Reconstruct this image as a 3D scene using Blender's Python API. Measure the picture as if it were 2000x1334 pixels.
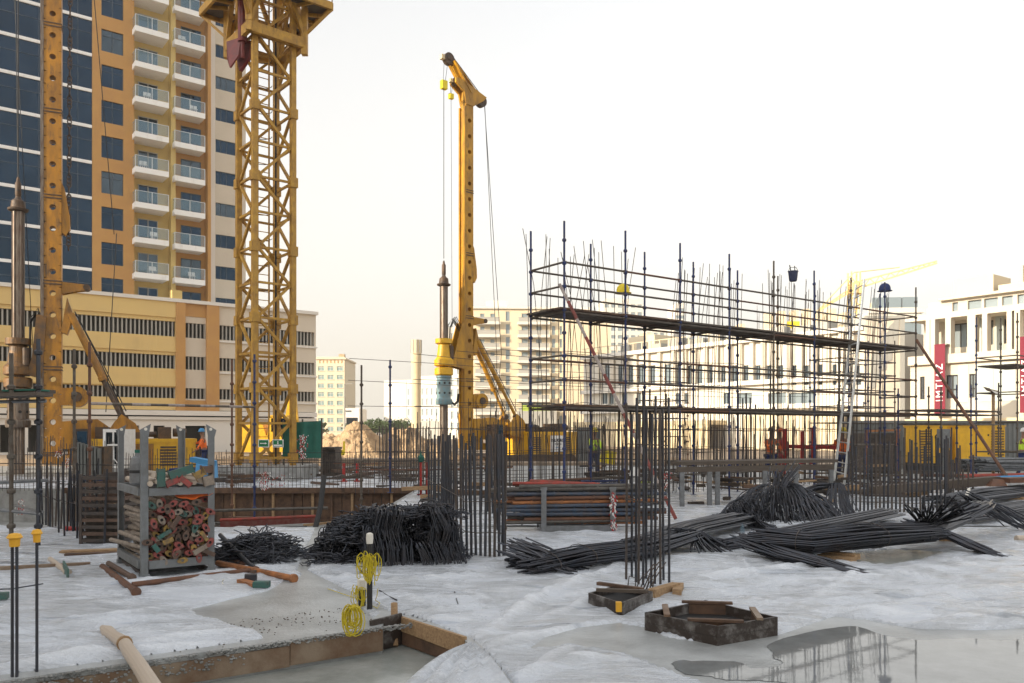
import bpy, math, random
from math import sin, cos, pi, radians as R
from mathutils import Vector as V, Matrix, noise
random.seed(7)
HAZE = 0.00055
S = bpy.context.scene
COL = S.collection
for o in list(bpy.data.objects): bpy.data.objects.remove(o)

# ---------------------------------------------------------------- camera
CAMZ = 1.65; F = 1600.0; HY = 845.0
cd = bpy.data.cameras.new('camera'); cam = bpy.data.objects.new('camera', cd); COL.objects.link(cam)
cam.location = (0, 0, CAMZ); cam.rotation_euler = (R(90), 0, 0)
cd.sensor_width = 36; cd.lens = 36*F/2000; cd.shift_x = 0; cd.shift_y = (HY-667)/2000
cd.clip_start = 0.05; cd.clip_end = 6000
S.camera = cam
# ---------------------------------------------------------------- light
SUN = V((-0.82, -0.57, 0.33)).normalized()
w = bpy.data.worlds.new("World"); S.world = w; w.use_nodes = True
nt = w.node_tree; bg = nt.nodes['Background']
sky = nt.nodes.new('ShaderNodeTexSky'); sky.sky_type = 'NISHITA'; sky.sun_disc = False
sky.sun_elevation = math.asin(SUN.z); sky.sun_rotation = math.atan2(SUN.x, SUN.y)
sky.dust_density = 3; sky.air_density = 1.0; sky.ozone_density = 1.5
hs = nt.nodes.new('ShaderNodeHueSaturation'); hs.inputs['Saturation'].default_value = 0.22; hs.inputs['Value'].default_value = 0.85
nt.links.new(sky.outputs[0], hs.inputs['Color'])
tcw = nt.nodes.new('ShaderNodeTexCoord'); sx = nt.nodes.new('ShaderNodeSeparateXYZ'); nt.links.new(tcw.outputs['Generated'], sx.inputs[0])
mr = nt.nodes.new('ShaderNodeMapRange'); mr.inputs[1].default_value = 0.0; mr.inputs[2].default_value = 0.50; mr.inputs[3].default_value = .97; mr.inputs[4].default_value = .30; mr.clamp = True
nt.links.new(sx.outputs[2], mr.inputs[0]); mx = nt.nodes.new('ShaderNodeMix'); mx.data_type = 'RGBA'; mx.inputs[7].default_value = (1.96, 1.83, 1.60, 1)   # dust haze low in the sky
nt.links.new(mr.outputs[0], mx.inputs[0]); nt.links.new(hs.outputs[0], mx.inputs[6]); nt.links.new(mx.outputs[2], bg.inputs['Color'])
bg.inputs['Strength'].default_value = 0.15
sd = bpy.data.lights.new('sun', 'SUN'); sd.energy = 2.3; sd.angle = R(0.5); sd.color = (1, .84, .62)
so = bpy.data.objects.new('sun', sd); COL.objects.link(so); so.rotation_euler = SUN.to_track_quat('Z', 'Y').to_euler()
S.view_settings.view_transform = 'Standard'; S.view_settings.look = 'None'
S.view_settings.gamma = 1; S.view_settings.use_curve_mapping = False
S.view_settings.exposure = 1.75

# ---------------------------------------------------------------- helpers
def P(px, py, Y): return V(((px-1000)*Y/F, Y, CAMZ+(HY-py)*Y/F))
def G(px, py, z=0.0):
    Y = (CAMZ-z)*F/(py-HY); return V(((px-1000)*Y/F, Y, z))
XF = {}
def tag(o, label=None, cat=None, group=None, kind=None):
    if label: o['label'] = label
    if cat: o['category'] = cat
    if group: o['group'] = group
    if kind: o['kind'] = kind
    return o
def empty(name, loc, rot=0, label=None, cat=None, group=None):
    o = bpy.data.objects.new(name, None); COL.objects.link(o)
    o.location = loc; o.rotation_euler = (0, 0, rot); o.empty_display_size = .2
    XF[o.name] = (V(loc), rot)
    return tag(o, label, cat, group)
def copy_tree(o, parent=None):
    c = o.copy(); COL.objects.link(c); c.parent = parent
    if o.name in XF: XF[c.name] = XF[o.name]
    for ch in [x for x in list(COL.objects) if x.parent == o]: copy_tree(ch, c)
    return c
class MB:
    def __init__(s): s.v = []; s.f = []
    def add(s, vs, fs):
        n = len(s.v); s.v.extend(vs); s.f.extend([tuple(i+n for i in f) for f in fs]); return s
    def box(s, x0, y0, z0, x1, y1, z1):
        return s.add([(x0,y0,z0),(x1,y0,z0),(x1,y1,z0),(x0,y1,z0),(x0,y0,z1),(x1,y0,z1),(x1,y1,z1),(x0,y1,z1)],
          [(0,3,2,1),(4,5,6,7),(0,1,5,4),(1,2,6,5),(2,3,7,6),(3,0,4,7)])
    def bar(s, p, q, a, b=None, up=(0,0,1)):            # rectangular bar from p to q, a wide, b high
        b = a if b is None else b; p = V(p); q = V(q); d = (q-p).normalized(); up = V(up)
        if abs(d.dot(up)) > .98: up = V((0,1,0)) if abs(d.y) < .9 else V((1,0,0))
        x = d.cross(up).normalized(); y = x.cross(d).normalized(); vs = []
        for c in (p, q):
            for i, j in ((-1,-1),(1,-1),(1,1),(-1,1)): vs.append(tuple(c+x*(i*a/2)+y*(j*b/2)))
        return s.add(vs, [(0,3,2,1),(4,5,6,7),(0,1,5,4),(1,2,6,5),(2,3,7,6),(3,0,4,7)])
    def tube(s, pts, r, n=8, r2=None, cap=True):
        pts = [V(p) for p in pts]; m = len(pts); base = len(s.v)
        d0 = (pts[1]-pts[0]).normalized(); x = d0.cross(V((0,0,1)))
        if x.length < .05: x = d0.cross(V((0,1,0)))
        x.normalize()
        for k, p in enumerate(pts):
            d = (pts[min(k+1,m-1)]-pts[max(k-1,0)]).normalized()
            x = (x-d*x.dot(d)); x = x.normalized() if x.length > 1e-5 else d.orthogonal().normalized()
            y = d.cross(x)
            rr = r if not isinstance(r, (list, tuple)) else r[k]
            if r2 is not None and not isinstance(r, (list, tuple)): rr = r+(r2-r)*k/(m-1)
            for i in range(n):
                t = 2*pi*i/n; s.v.append(tuple(p+x*(cos(t)*rr)+y*(sin(t)*rr)))
        for k in range(m-1):
            for i in range(n):
                a = base+k*n+i; b = base+k*n+(i+1) % n; s.f.append((a, b, b+n, a+n))
        if cap:
            s.f.append(tuple(base+i for i in range(n))[::-1]); s.f.append(tuple(base+(m-1)*n+i for i in range(n)))
        return s
    def lathe(s, c, prof, n=16):                         # vertical lathe: prof = [(r, z)]
        c = V(c); base = len(s.v)
        for r, z in prof:
            for i in range(n):
                t = 2*pi*i/n; s.v.append((c.x+r*cos(t), c.y+r*sin(t), c.z+z))
        for k in range(len(prof)-1):
            for i in range(n):
                a = base+k*n+i; b = base+k*n+(i+1) % n; s.f.append((a, b, b+n, a+n))
        s.f.append(tuple(base+i for i in range(n))[::-1]); s.f.append(tuple(base+(len(prof)-1)*n+i for i in range(n)))
        return s
    def prism(s, poly, z0, z1):                          # poly: list of (x, y) anticlockwise
        n = len(poly); vs = [(x,y,z0) for x,y in poly]+[(x,y,z1) for x,y in poly]
        return s.add(vs, [tuple(range(n))[::-1], tuple(range(n,2*n))]+[(i,(i+1)%n,(i+1)%n+n,i+n) for i in range(n)])
    def plate(s, pts, th):                               # planar polygon extruded by vector th
        n = len(pts); th = V(th); vs = [tuple(V(p)) for p in pts]+[tuple(V(p)+th) for p in pts]
        return s.add(vs, [tuple(range(n))[::-1], tuple(range(n,2*n))]+[(i,(i+1)%n,(i+1)%n+n,i+n) for i in range(n)])
    def ball(s, c, r, n=10, sz=1.0):
        prof = []
        for k in range(1, n//2+1): 
            t = -pi/2+pi*k/(n//2+1); prof.append((r*cos(t), r*sz*sin(t)))
        return s.lathe(c, prof, n)
    def build(s, name, m, parent=None, local=False, smooth=False):
        me = bpy.data.meshes.new(name); vs = s.v
        if parent is not None and not local:
            L, r = XF.get(parent.name, (V((0,0,0)), 0)); c_, s_ = cos(-r), sin(-r)
            vs = [((x-L.x)*c_-(y-L.y)*s_, (x-L.x)*s_+(y-L.y)*c_, z-L.z) for x, y, z in vs]
        me.from_pydata(vs, [], s.f); me.update()
        o = bpy.data.objects.new(name, me); COL.objects.link(o)
        if m: me.materials.append(m)
        if parent is not None:
            o.parent = parent
            if parent.name in XF: XF[o.name] = XF[parent.name]
        if smooth: me.polygons.foreach_set('use_smooth', [True]*len(me.polygons))
        return o
def smooth_by_angle(o, ang=40):
    me = o.data; me.polygons.foreach_set('use_smooth', [True]*len(me.polygons))
    try: me.set_sharp_from_angle(angle=R(ang))
    except Exception: pass
    return o
def origin_to(o, loc):                                   # give a top-level mesh its own origin
    loc = V(loc); o.data.transform(Matrix.Translation(-loc)); o.location = loc; return o
def wall_open(mb, x0, x1, z0, z1, y0, y1, ops):
    xs = sorted({x0, x1}|{v for o in ops for v in (max(x0,o[0]), min(x1,o[2]))})
    zs = sorted({z0, z1}|{v for o in ops for v in (max(z0,o[1]), min(z1,o[3]))})
    for a, b in zip(zs, zs[1:]):
        if b-a < 1e-4: continue
        run = None
        for c, d in zip(xs, xs[1:]):
            if d-c < 1e-4: continue
            m = ((c+d)/2, (a+b)/2)
            if any(o[0] < m[0] < o[2] and o[1] < m[1] < o[3] for o in ops):
                if run: mb.box(run[0], y0, a, run[1], y1, b); run = None
            else: run = (run[0] if run else c, d)
        if run: mb.box(run[0], y0, a, run[1], y1, b)
    return mb

# ---------------------------------------------------------------- materials
MATS = {}
def mat(name, c, rough=.6, metal=0, c2=None, scale=4, amt=.5, bump=0, bscale=40, stretch=None, detail=6, coat=0, alpha=None, trans=0, spec=None, bdist=.02, lo=.35, hi=.65, grime=None):
    m = bpy.data.materials.new(name); m.use_nodes = True; t = m.node_tree; b = t.nodes['Principled BSDF']
    b.inputs['Base Color'].default_value = (*c, 1); b.inputs['Roughness'].default_value = rough; b.inputs['Metallic'].default_value = metal
    if spec is not None: b.inputs['Specular IOR Level'].default_value = spec
    if coat: b.inputs['Coat Weight'].default_value = coat
    if trans: b.inputs['Transmission Weight'].default_value = trans
    if alpha is not None: b.inputs['Alpha'].default_value = alpha
    if c2 is not None or bump or grime:
        tc = t.nodes.new('ShaderNodeTexCoord'); mp = t.nodes.new('ShaderNodeMapping'); t.links.new(tc.outputs['Object'], mp.inputs[0])
        if stretch: mp.inputs['Scale'].default_value = stretch
    if c2 is not None:
        n = t.nodes.new('ShaderNodeTexNoise'); n.inputs['Scale'].default_value = scale; n.inputs['Detail'].default_value = detail; n.inputs['Roughness'].default_value = .65
        t.links.new(mp.outputs[0], n.inputs['Vector'])
        r = t.nodes.new('ShaderNodeMapRange'); r.inputs[1].default_value = lo; r.inputs[2].default_value = hi; r.inputs[4].default_value = amt
        t.links.new(n.outputs[0], r.inputs[0])
        x = t.nodes.new('ShaderNodeMix'); x.data_type = 'RGBA'; x.inputs[6].default_value = (*c, 1); x.inputs[7].default_value = (*c2, 1)
        t.links.new(r.outputs[0], x.inputs[0]); t.links.new(x.outputs[2], b.inputs['Base Color'])
    if grime:
        src = b.inputs['Base Color'].links[0].from_socket if b.inputs['Base Color'].links else None
        mg = t.nodes.new('ShaderNodeMapping'); mg.inputs['Scale'].default_value = (1.0, 1.0, .22); t.links.new(tc.outputs['Object'], mg.inputs[0])
        ng = t.nodes.new('ShaderNodeTexNoise'); ng.inputs['Scale'].default_value = grime[1]; ng.inputs['Detail'].default_value = 8; ng.inputs['Roughness'].default_value = .75; t.links.new(mg.outputs[0], ng.inputs['Vector'])
        rg = t.nodes.new('ShaderNodeMapRange'); rg.inputs[1].default_value = .55; rg.inputs[2].default_value = .66; rg.inputs[4].default_value = grime[0]; t.links.new(ng.outputs[0], rg.inputs[0])
        xg = t.nodes.new('ShaderNodeMix'); xg.data_type = 'RGBA'; xg.inputs[7].default_value = (*grime[2], 1)
        if src: t.links.new(src, xg.inputs[6])
        else: xg.inputs[6].default_value = (*c, 1)
        t.links.new(rg.outputs[0], xg.inputs[0]); t.links.new(xg.outputs[2], b.inputs['Base Color'])
    if bump:
        n2 = t.nodes.new('ShaderNodeTexNoise'); n2.inputs['Scale'].default_value = bscale; n2.inputs['Detail'].default_value = 5
        t.links.new(mp.outputs[0], n2.inputs['Vector'])
        bp = t.nodes.new('ShaderNodeBump'); bp.inputs['Strength'].default_value = bump; bp.inputs['Distance'].default_value = bdist
        t.links.new(n2.outputs[0], bp.inputs['Height']); t.links.new(bp.outputs[0], b.inputs['Normal'])
    MATS[name] = m; return m
M = MATS
mat('rebar', (.062,.071,.088), .40, .8, (.07,.05,.04), 9, .45)
mat('faded_white', (.42,.37,.34), .8, 0, (.25,.2,.18), 9, .8)
mat('faded_red', (.26,.055,.045), .8, 0, (.14,.06,.05), 9, .8)
mat('rig_bright', (.56,.285,.012), .5, 0, (.22,.11,.02), 2.2, .8, bump=.1, stretch=(1,1,.35), grime=(.7, 5, (.10,.055,.025)))
mat('rig_grimy', (.20,.095,.02), .55, .1, (.06,.045,.035), 4, .9, bump=.2)
mat('colonnade_wall', (.56,.51,.43), .85, 0, (.5,.45,.37), .4, .5)
mat('glass_curtained', (.07,.10,.13), .12, .8, (.04,.06,.08), 1.5, .8)
mat('rebar_rust', (.10,.075,.06), .75, .1, (.05,.048,.05), 5, .9)
mat('rebar_pale', (.16,.13,.105), .8, 0, (.08,.065,.055), 5, .9)
mat('blue_paint', (.012,.028,.11), .45, 0, (.10,.075,.06), 14, .75, lo=.5, hi=.68)
mat('tube_grey', (.13,.115,.095), .6, .2, (.07,.045,.03), 7, .8)
mat('tube_rust', (.17,.075,.04), .7, .1, (.08,.05,.04), 8, .8)
mat('galv', (.22,.23,.24), .5, .5, (.12,.12,.12), 10, .7)
mat('galv_paint', (.19,.205,.215), .6, .1, (.11,.11,.11), 7, .6, bump=.15, grime=(.6, 9, (.09,.08,.07)))
mat('alu', (.62,.63,.62), .4, .6)
mat('crane_yellow', (.54,.305,.045), .55, 0, (.26,.13,.035), 3.5, .7, bump=.08, grime=(.6, 7, (.10,.055,.03)))
mat('rig_yellow', (.48,.215,.010), .45, 0, (.10,.05,.018), 2.2, .75, bump=.1, stretch=(1,1,.35), grime=(.8, 5, (.05,.035,.025)))
mat('rig_dark', (.05,.04,.035), .6, .2, (.14,.08,.04), 5, .8)
mat('kelly', (.22,.19,.16), .45, .6, (.10,.06,.04), 5, .9, stretch=(3,3,.4))
mat('casing_blue', (.14,.27,.32), .5, 0, (.25,.2,.15), 5, .5)
mat('machine_yellow', (.74,.42,.012), .45, 0, (.52,.27,.02), 3, .6, grime=(.5, 4, (.2,.11,.04)))
mat('black', (.015,.015,.016), .6)
mat('dark_clutter', (.03,.027,.025), .8, 0, (.12,.09,.07), 6, .7)
mat('white_paint', (.75,.75,.73), .5, 0, (.55,.52,.48), 5, .5)
mat('red', (.42,.025,.02), .6, 0, (.2,.015,.012), 6, .6)
mat('orange_tex', (.85,.16,.02), .7)
mat('pipe_red', (.38,.045,.03), .6, .1, (.13,.05,.035), 7, .9)
mat('pipe_orange', (.42,.16,.05), .6, .1, (.14,.07,.04), 7, .8)
mat('pipe_grey', (.13,.12,.105), .6, .3, (.06,.05,.045), 7, .8)
mat('pipe_blue', (.05,.08,.13), .6, .1, (.1,.08,.07), 7, .8)
mat('wood', (.42,.28,.15), .8, 0, (.22,.13,.07), 6, .9, bump=.2, stretch=(1,8,8))
mat('wood_dark', (.15,.085,.05), .8, 0, (.05,.03,.022), 5, .9, bump=.2)
mat('wood_wet', (.13,.065,.03), .5, 0, (.27,.21,.15), 2.5, .9, bump=.2)
mat('plywood_dark', (.035,.025,.02), .55, 0, (.26,.25,.24), 7, .8, lo=.5, hi=.72, bump=.3)
mat('deck_board', (.11,.09,.07), .8, 0, (.075,.055,.045), 5, .8, stretch=(1,1,8))
mat('net_red', (.16,.035,.03), .9, 0, (.22,.12,.10), 10, .6)
mat('green_mesh', (.02,.11,.08), .9, 0, (.04,.17,.13), 3, .6)
mat('yellow_string', (.62,.50,.02), .8, 0, (.45,.36,.05), 20, .6)
mat('cap_yellow', (.8,.42,.02), .5, 0, (.5,.25,.04), 20, .4)
mat('cap_white', (.7,.67,.6), .7)
mat('cream', (.66,.55,.36), .85, 0, (.6,.48,.3), 1.2, .5)
mat('orange_wall', (.50,.275,.088), .85, 0, (.42,.215,.085), .7, .5, grime=(.3, 1.2, (.34,.18,.08)))
mat('yellow_wall', (.62,.46,.17), .85, 0, (.52,.39,.17), .7, .5)
mat('beige_wall', (.62,.55,.45), .85, 0, (.55,.48,.39), .5, .5, grime=(.25, .8, (.45,.39,.31)))
mat('pod_yellow', (.68,.49,.195), .85, 0, (.58,.42,.19), .35, .5, grime=(.25, .8, (.42,.30,.15)))
mat('white_wall', (.70,.67,.62), .85, 0, (.62,.58,.53), .5, .4)
mat('balcony_white', (.82,.81,.79), .7, grime=(.3, 1.5, (.5,.47,.42)))
mat('glass_blue', (.022,.046,.08), .06, 1.0, (.012,.028,.05), .5, .7)
mat('glass_dark', (.03,.045,.06), .1, .8)
mat('glass_pane', (.25,.4,.5), .05, 0, alpha=.22)
mat('ram_red', (.20,.03,.025), .6, 0, (.10,.03,.03), 5, .8)
mat('mullion', (.05,.07,.09), .4, .3)
mat('louvre', (.35,.34,.31), .6)
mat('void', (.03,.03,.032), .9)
mat('far_cream', (.62,.53,.38), .9)
mat('far_white', (.62,.59,.53), .9, 0, (.56,.53,.48), .05, .4)
mat('far_glass', (.22,.27,.30), .3, .2)  # window colour lightened to stand in for distance haze
mat('panel_grey', (.42,.47,.45), .4)
mat('far_teal', (.22,.33,.33), .3, .2)
mat('sand', (.52,.37,.22), .95, 0, (.32,.22,.13), 1.6, .9, bump=.7, bscale=6, bdist=.15)
mat('earth', (.30,.23,.16), .95, 0, (.18,.14,.11), .25, .9, bump=.5, bscale=3, bdist=.1)
mat('banner', (.17,.012,.03), .8)
mat('sign_white', (.8,.8,.8), .5)
mat('sign_green', (.01,.16,.06), .5)
mat('ink', (.03,.03,.05), .7)
mat('skin', (.25,.13,.08), .6)
mat('navy', (.02,.035,.12), .8)
mat('hivis', (.55,.75,.05), .8)
mat('bucket_dark', (.03,.04,.09), .5)
mat('yellow_plain', (.8,.62,.02), .5)
mat('corrugated', (.13,.14,.14), .5, .2, (.2,.2,.19), 1, .6)
mat('leaf', (.05,.085,.025), .8, 0, (.09,.12,.04), 3, .7)
mat('bark', (.1,.07,.05), .9)
mat('blue_drum', (.03,.12,.3), .5)
mat('pvc', (.5,.42,.34), .5)
mat('tarp_blue', (.05,.25,.5), .6)
mat('lime', (.35,.45,.05), .7)
# ---------------------------------------------------------------- ground
def struct(mb, name, m, smooth=False):
    o = mb.build(name, m, smooth=smooth); o['kind'] = 'structure'; return o
def sheet_mat():
    m = bpy.data.materials.new('plastic_film'); m.use_nodes = True; t = m.node_tree; b = t.nodes['Principled BSDF']; L = t.links.new
    N = t.nodes.new
    tc = N('ShaderNodeTexCoord')
    def noi(scale, sx, sy, rot, det=6, rough=.6, dist=0):
        mp = N('ShaderNodeMapping'); mp.inputs['Scale'].default_value = (sx, sy, 1); mp.inputs['Rotation'].default_value = (0,0,R(rot))
        n = N('ShaderNodeTexNoise'); n.inputs['Scale'].default_value = scale; n.inputs['Detail'].default_value = det; n.inputs['Roughness'].default_value = rough; n.inputs['Distortion'].default_value = dist
        L(tc.outputs['Object'], mp.inputs[0]); L(mp.outputs[0], n.inputs['Vector']); return n
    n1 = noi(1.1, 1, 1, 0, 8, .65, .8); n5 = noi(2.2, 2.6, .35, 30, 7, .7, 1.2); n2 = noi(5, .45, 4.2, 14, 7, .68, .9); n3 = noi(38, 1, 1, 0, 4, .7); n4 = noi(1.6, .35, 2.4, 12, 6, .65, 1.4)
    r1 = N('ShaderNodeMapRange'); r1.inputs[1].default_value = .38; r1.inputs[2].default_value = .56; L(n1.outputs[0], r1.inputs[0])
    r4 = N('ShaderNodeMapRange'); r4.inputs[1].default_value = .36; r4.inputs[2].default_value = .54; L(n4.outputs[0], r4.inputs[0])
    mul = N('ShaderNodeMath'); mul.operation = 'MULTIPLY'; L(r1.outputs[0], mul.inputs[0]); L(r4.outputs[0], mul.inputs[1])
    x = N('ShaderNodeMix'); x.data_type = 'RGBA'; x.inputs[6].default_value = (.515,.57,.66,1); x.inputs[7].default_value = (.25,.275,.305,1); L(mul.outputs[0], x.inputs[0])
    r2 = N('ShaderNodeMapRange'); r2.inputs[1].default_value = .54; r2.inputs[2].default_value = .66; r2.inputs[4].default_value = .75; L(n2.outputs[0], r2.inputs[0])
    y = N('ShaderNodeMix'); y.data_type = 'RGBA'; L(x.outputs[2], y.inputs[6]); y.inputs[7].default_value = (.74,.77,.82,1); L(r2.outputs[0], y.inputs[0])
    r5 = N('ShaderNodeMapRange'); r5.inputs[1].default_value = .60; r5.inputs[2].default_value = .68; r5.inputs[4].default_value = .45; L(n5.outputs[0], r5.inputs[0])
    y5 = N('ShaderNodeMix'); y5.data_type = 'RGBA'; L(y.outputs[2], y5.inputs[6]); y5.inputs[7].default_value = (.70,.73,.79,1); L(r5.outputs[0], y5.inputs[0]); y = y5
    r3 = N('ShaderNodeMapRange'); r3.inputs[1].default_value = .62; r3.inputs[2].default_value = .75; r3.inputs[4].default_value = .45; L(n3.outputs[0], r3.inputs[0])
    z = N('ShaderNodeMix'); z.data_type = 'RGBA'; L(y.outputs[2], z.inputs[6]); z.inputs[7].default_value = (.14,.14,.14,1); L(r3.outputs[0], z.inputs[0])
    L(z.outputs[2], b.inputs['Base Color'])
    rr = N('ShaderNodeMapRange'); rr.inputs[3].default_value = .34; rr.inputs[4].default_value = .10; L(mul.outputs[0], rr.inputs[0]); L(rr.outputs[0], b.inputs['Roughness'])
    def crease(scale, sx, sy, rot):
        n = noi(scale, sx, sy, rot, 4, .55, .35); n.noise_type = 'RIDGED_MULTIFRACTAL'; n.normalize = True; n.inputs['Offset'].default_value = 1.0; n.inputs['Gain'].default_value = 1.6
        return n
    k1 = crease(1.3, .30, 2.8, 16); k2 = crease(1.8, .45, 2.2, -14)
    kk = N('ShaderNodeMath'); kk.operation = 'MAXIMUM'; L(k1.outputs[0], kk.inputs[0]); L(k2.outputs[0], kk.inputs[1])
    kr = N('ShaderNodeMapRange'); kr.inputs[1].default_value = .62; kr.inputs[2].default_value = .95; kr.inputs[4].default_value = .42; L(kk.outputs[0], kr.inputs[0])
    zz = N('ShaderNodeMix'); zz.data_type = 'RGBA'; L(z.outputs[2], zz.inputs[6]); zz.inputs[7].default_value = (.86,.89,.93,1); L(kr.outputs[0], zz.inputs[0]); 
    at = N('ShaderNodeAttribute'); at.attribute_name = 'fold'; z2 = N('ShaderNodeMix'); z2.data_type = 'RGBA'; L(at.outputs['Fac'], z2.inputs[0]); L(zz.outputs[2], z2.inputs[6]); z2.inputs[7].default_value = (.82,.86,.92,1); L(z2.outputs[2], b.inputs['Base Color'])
    ad0 = N('ShaderNodeMath'); ad0.operation = 'ADD'; L(n2.outputs[0], ad0.inputs[0]); L(n3.outputs[0], ad0.inputs[1])
    ad = N('ShaderNodeMath'); ad.operation = 'MULTIPLY_ADD'; L(kk.outputs[0], ad.inputs[0]); ad.inputs[1].default_value = .8; L(ad0.outputs[0], ad.inputs[2])
    bp = N('ShaderNodeBump'); bp.inputs['Strength'].default_value = .8; bp.inputs['Distance'].default_value = .024; L(ad.outputs[0], bp.inputs['Height']); L(bp.outputs[0], b.inputs['Normal'])
    MATS['plastic_film'] = m
sheet_mat()
mat('concrete', (.36,.365,.36), .6, 0, (.17,.17,.16), 2.2, .9, bump=.6, bscale=45, bdist=.012)
mat('concrete_damp', (.44,.46,.465), .30, 0, (.24,.25,.25), 1.6, .9, bump=.5, bscale=30, bdist=.012)
mat('concrete_wet', (.36,.38,.36), .16, 0, (.22,.235,.22), 2.2, .9, bump=.3, bscale=20, bdist=.008)
mat('water', (.25,.262,.265), .03, 0, (.17,.18,.18), 3.5, .9, spec=.65, bump=.04, bscale=9, bdist=.004)

ground = MB(); ground.add([(-900,-60,-1.05),(900,-60,-1.05),(900,41,-1.05),(-900,41,-1.05),(900,41.6,-.2),(-900,41.6,-.2),(3000,5000,-.2),(-3000,5000,-.2)],
  [(0,1,2,3),(3,2,4,5),(5,4,6,7)])
struct(ground, 'ground', M['earth'])
LEFT_EDGE = [(-14, -1.6), (-3.4, 5.44), (-1.11, 6.97), (-1.11, 7.28), (-.98, 7.29), (-.39, 6.57), (-.03, 5.4), (.35, 1.5)]
near = LEFT_EDGE + [(24,1.5),(24,14.3),(-2.8,14.3),(-16,14.3)]
def inside(x, y, poly):
    c = False; n = len(poly)
    for i in range(n):
        x1, y1 = poly[i]; x2, y2 = poly[(i+1) % n]
        if (y1 > y) != (y2 > y) and x < (x2-x1)*(y-y1)/(y2-y1)+x1: c = not c
    return c
sl = MB(); sl.prism(near, -1, 0); struct(sl, 'concrete_slab', M['concrete_damp'])
sl = MB(); sl.prism([(-2.8,14.304),(24,14.304),(40,41),(-2.8,41)], -1, -.003); struct(sl, 'far_concrete_slab', M['concrete'])
sl = MB(); sl.prism([(-30,24),(-2.804,24),(-2.804,40.5),(-30,40.5)], -1, -.006); struct(sl, 'left_concrete_slab', M['concrete'])
pf = MB(); pf.add([(-16,14.32,-.96),(-2.81,14.32,-.96),(-2.81,23.98,-.96),(-16,23.98,-.96)], [(0,1,2,3)]); struct(pf, 'pit_floor', M['concrete'])
tr = MB(); tr.add([(-9,1.2,-.23),(.2,1.2,-.23),(.2,8,-.23),(-9,8,-.23)], [(0,1,2,3)]); struct(tr, 'wet_trench_floor', M['concrete_wet'])

PUD = [G(1498,1262),G(1560,1240),G(1650,1226),G(1720,1240),G(1800,1250),G(1900,1248),G(2080,1262),G(2200,1330),G(2300,1500),G(1700,1500),G(1660,1400),G(1560,1345),G(1440,1330),G(1350,1322),G(1300,1300),G(1345,1290),G(1420,1296),G(1452,1312),G(1520,1300)]
PUDP = [(p.x, p.y) for p in PUD]
# bare concrete patch where the film ends on the left slab
BARE = [(p.x,p.y) for p in (G(598,1118),G(720,1200),G(742,1228),G(520,1262),G(528,1240),G(430,1212),G(380,1205),G(372,1190),G(520,1155))]
WET = [(p.x,p.y) for p in (G(1030,1268),G(1070,1244),G(1130,1226),G(1200,1218),G(1262,1228),G(1300,1246),G(1400,1262),G(1530,1238),G(1620,1206),G(1700,1212),G(1790,1226),G(1900,1232),G(2060,1224),G(2200,1240),G(2300,1400),G(1700,1520),G(1500,1400),G(1400,1345),G(1330,1318),G(1262,1292),G(1180,1270),G(1110,1262))]
GREY = [(p.x,p.y) for p in (G(1640,1082),G(1750,1072),G(1840,1078),G(1800,1092),G(1740,1104),G(1660,1096))]
# the two film sheets
def ridge(v): return 1-abs(v)*2.2
def film_h(x, y, s):
    a = noise.noise(V((x*.33+y*.12+s, y*1.7-x*.5, 3.1+s)))
    b = noise.noise(V((x*1.1+5+s, y*3.6+x*.8, 7.7)))
    c = noise.noise(V((x*.7-y*1.5, y*.6+s, 1.7)))
    e = noise.noise(V((x*4, y*9+x*3, 2.2)))
    h = max(0, ridge(a)-.55)*.07+max(0, ridge(c)-.72)*.12+max(0, ridge(b)-.45)*.02+abs(e)*.006
    return .006+h
FOLDS = []
def fold(a, b, wd, ht): FOLDS.append((V((a.x,a.y)), V((b.x,b.y)), wd, ht))
fold(G(1000,1195),G(1300,1065),.05,.035); fold(G(905,1262),G(1120,1130),.06,.045); fold(G(930,1262),G(1190,1218),.07,.05)
fold(G(1050,1215),G(1215,1150),.05,.03); fold(G(1300,1140),G(1700,1092),.06,.03); fold(G(1700,1092),G(2000,1060),.05,.03); fold(G(920,1255),G(760,1334),.05,.05)
fold(G(925,1262),G(1000,1334),.06,.06); fold(G(1190,1218),G(1420,1290),.08,.03); fold(G(1560,1195),G(2000,1215),.06,.035); fold(G(1700,1100),G(1560,1190),.05,.02)
fold(G(200,1150),G(520,1110),.05,.02); fold(G(80,1220),G(380,1180),.05,.02); fold(G(250,1262),G(520,1232),.04,.03); fold(G(100,1292),G(500,1250),.05,.035); fold(G(0,1310),G(300,1262),.05,.03)
def sdist(x, y, poly):
    best = 1e9; n = len(poly)
    for i in range(n):
        x1, y1 = poly[i]; x2, y2 = poly[(i+1) % n]; dx = x2-x1; dy = y2-y1
        t = ((x-x1)*dx+(y-y1)*dy)/(dx*dx+dy*dy); t = 0 if t < 0 else 1 if t > 1 else t
        d = (x-x1-dx*t)**2+(y-y1-dy*t)**2
        if d < best: best = d
    best = math.sqrt(best); return best if inside(x, y, poly) else -best
for (a_,b_,w__,h__) in (((1010,1180),(1400,1120),.03,.02),((1090,1100),(1330,1090),.03,.02),((1500,1140),(1900,1120),.05,.03),((1560,1165),(1980,1150),.03,.02),((1350,1150),(1640,1210),.04,.02),((800,1120),(1000,1190),.03,.015),((760,1150),(960,1235),.03,.015),((1150,1240),(1010,1334),.06,.04),((1300,1300),(1080,1290),.05,.03),((20,1180),(420,1150),.03,.02),((180,1240),(500,1236),.02,.015),((60,1270),(470,1222),.03,.02),((620,1130),(900,1120),.03,.015),((1440,1085),(1500,1150),.03,.02)):
    fold(G(*a_), G(*b_), w__, h__)
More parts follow.
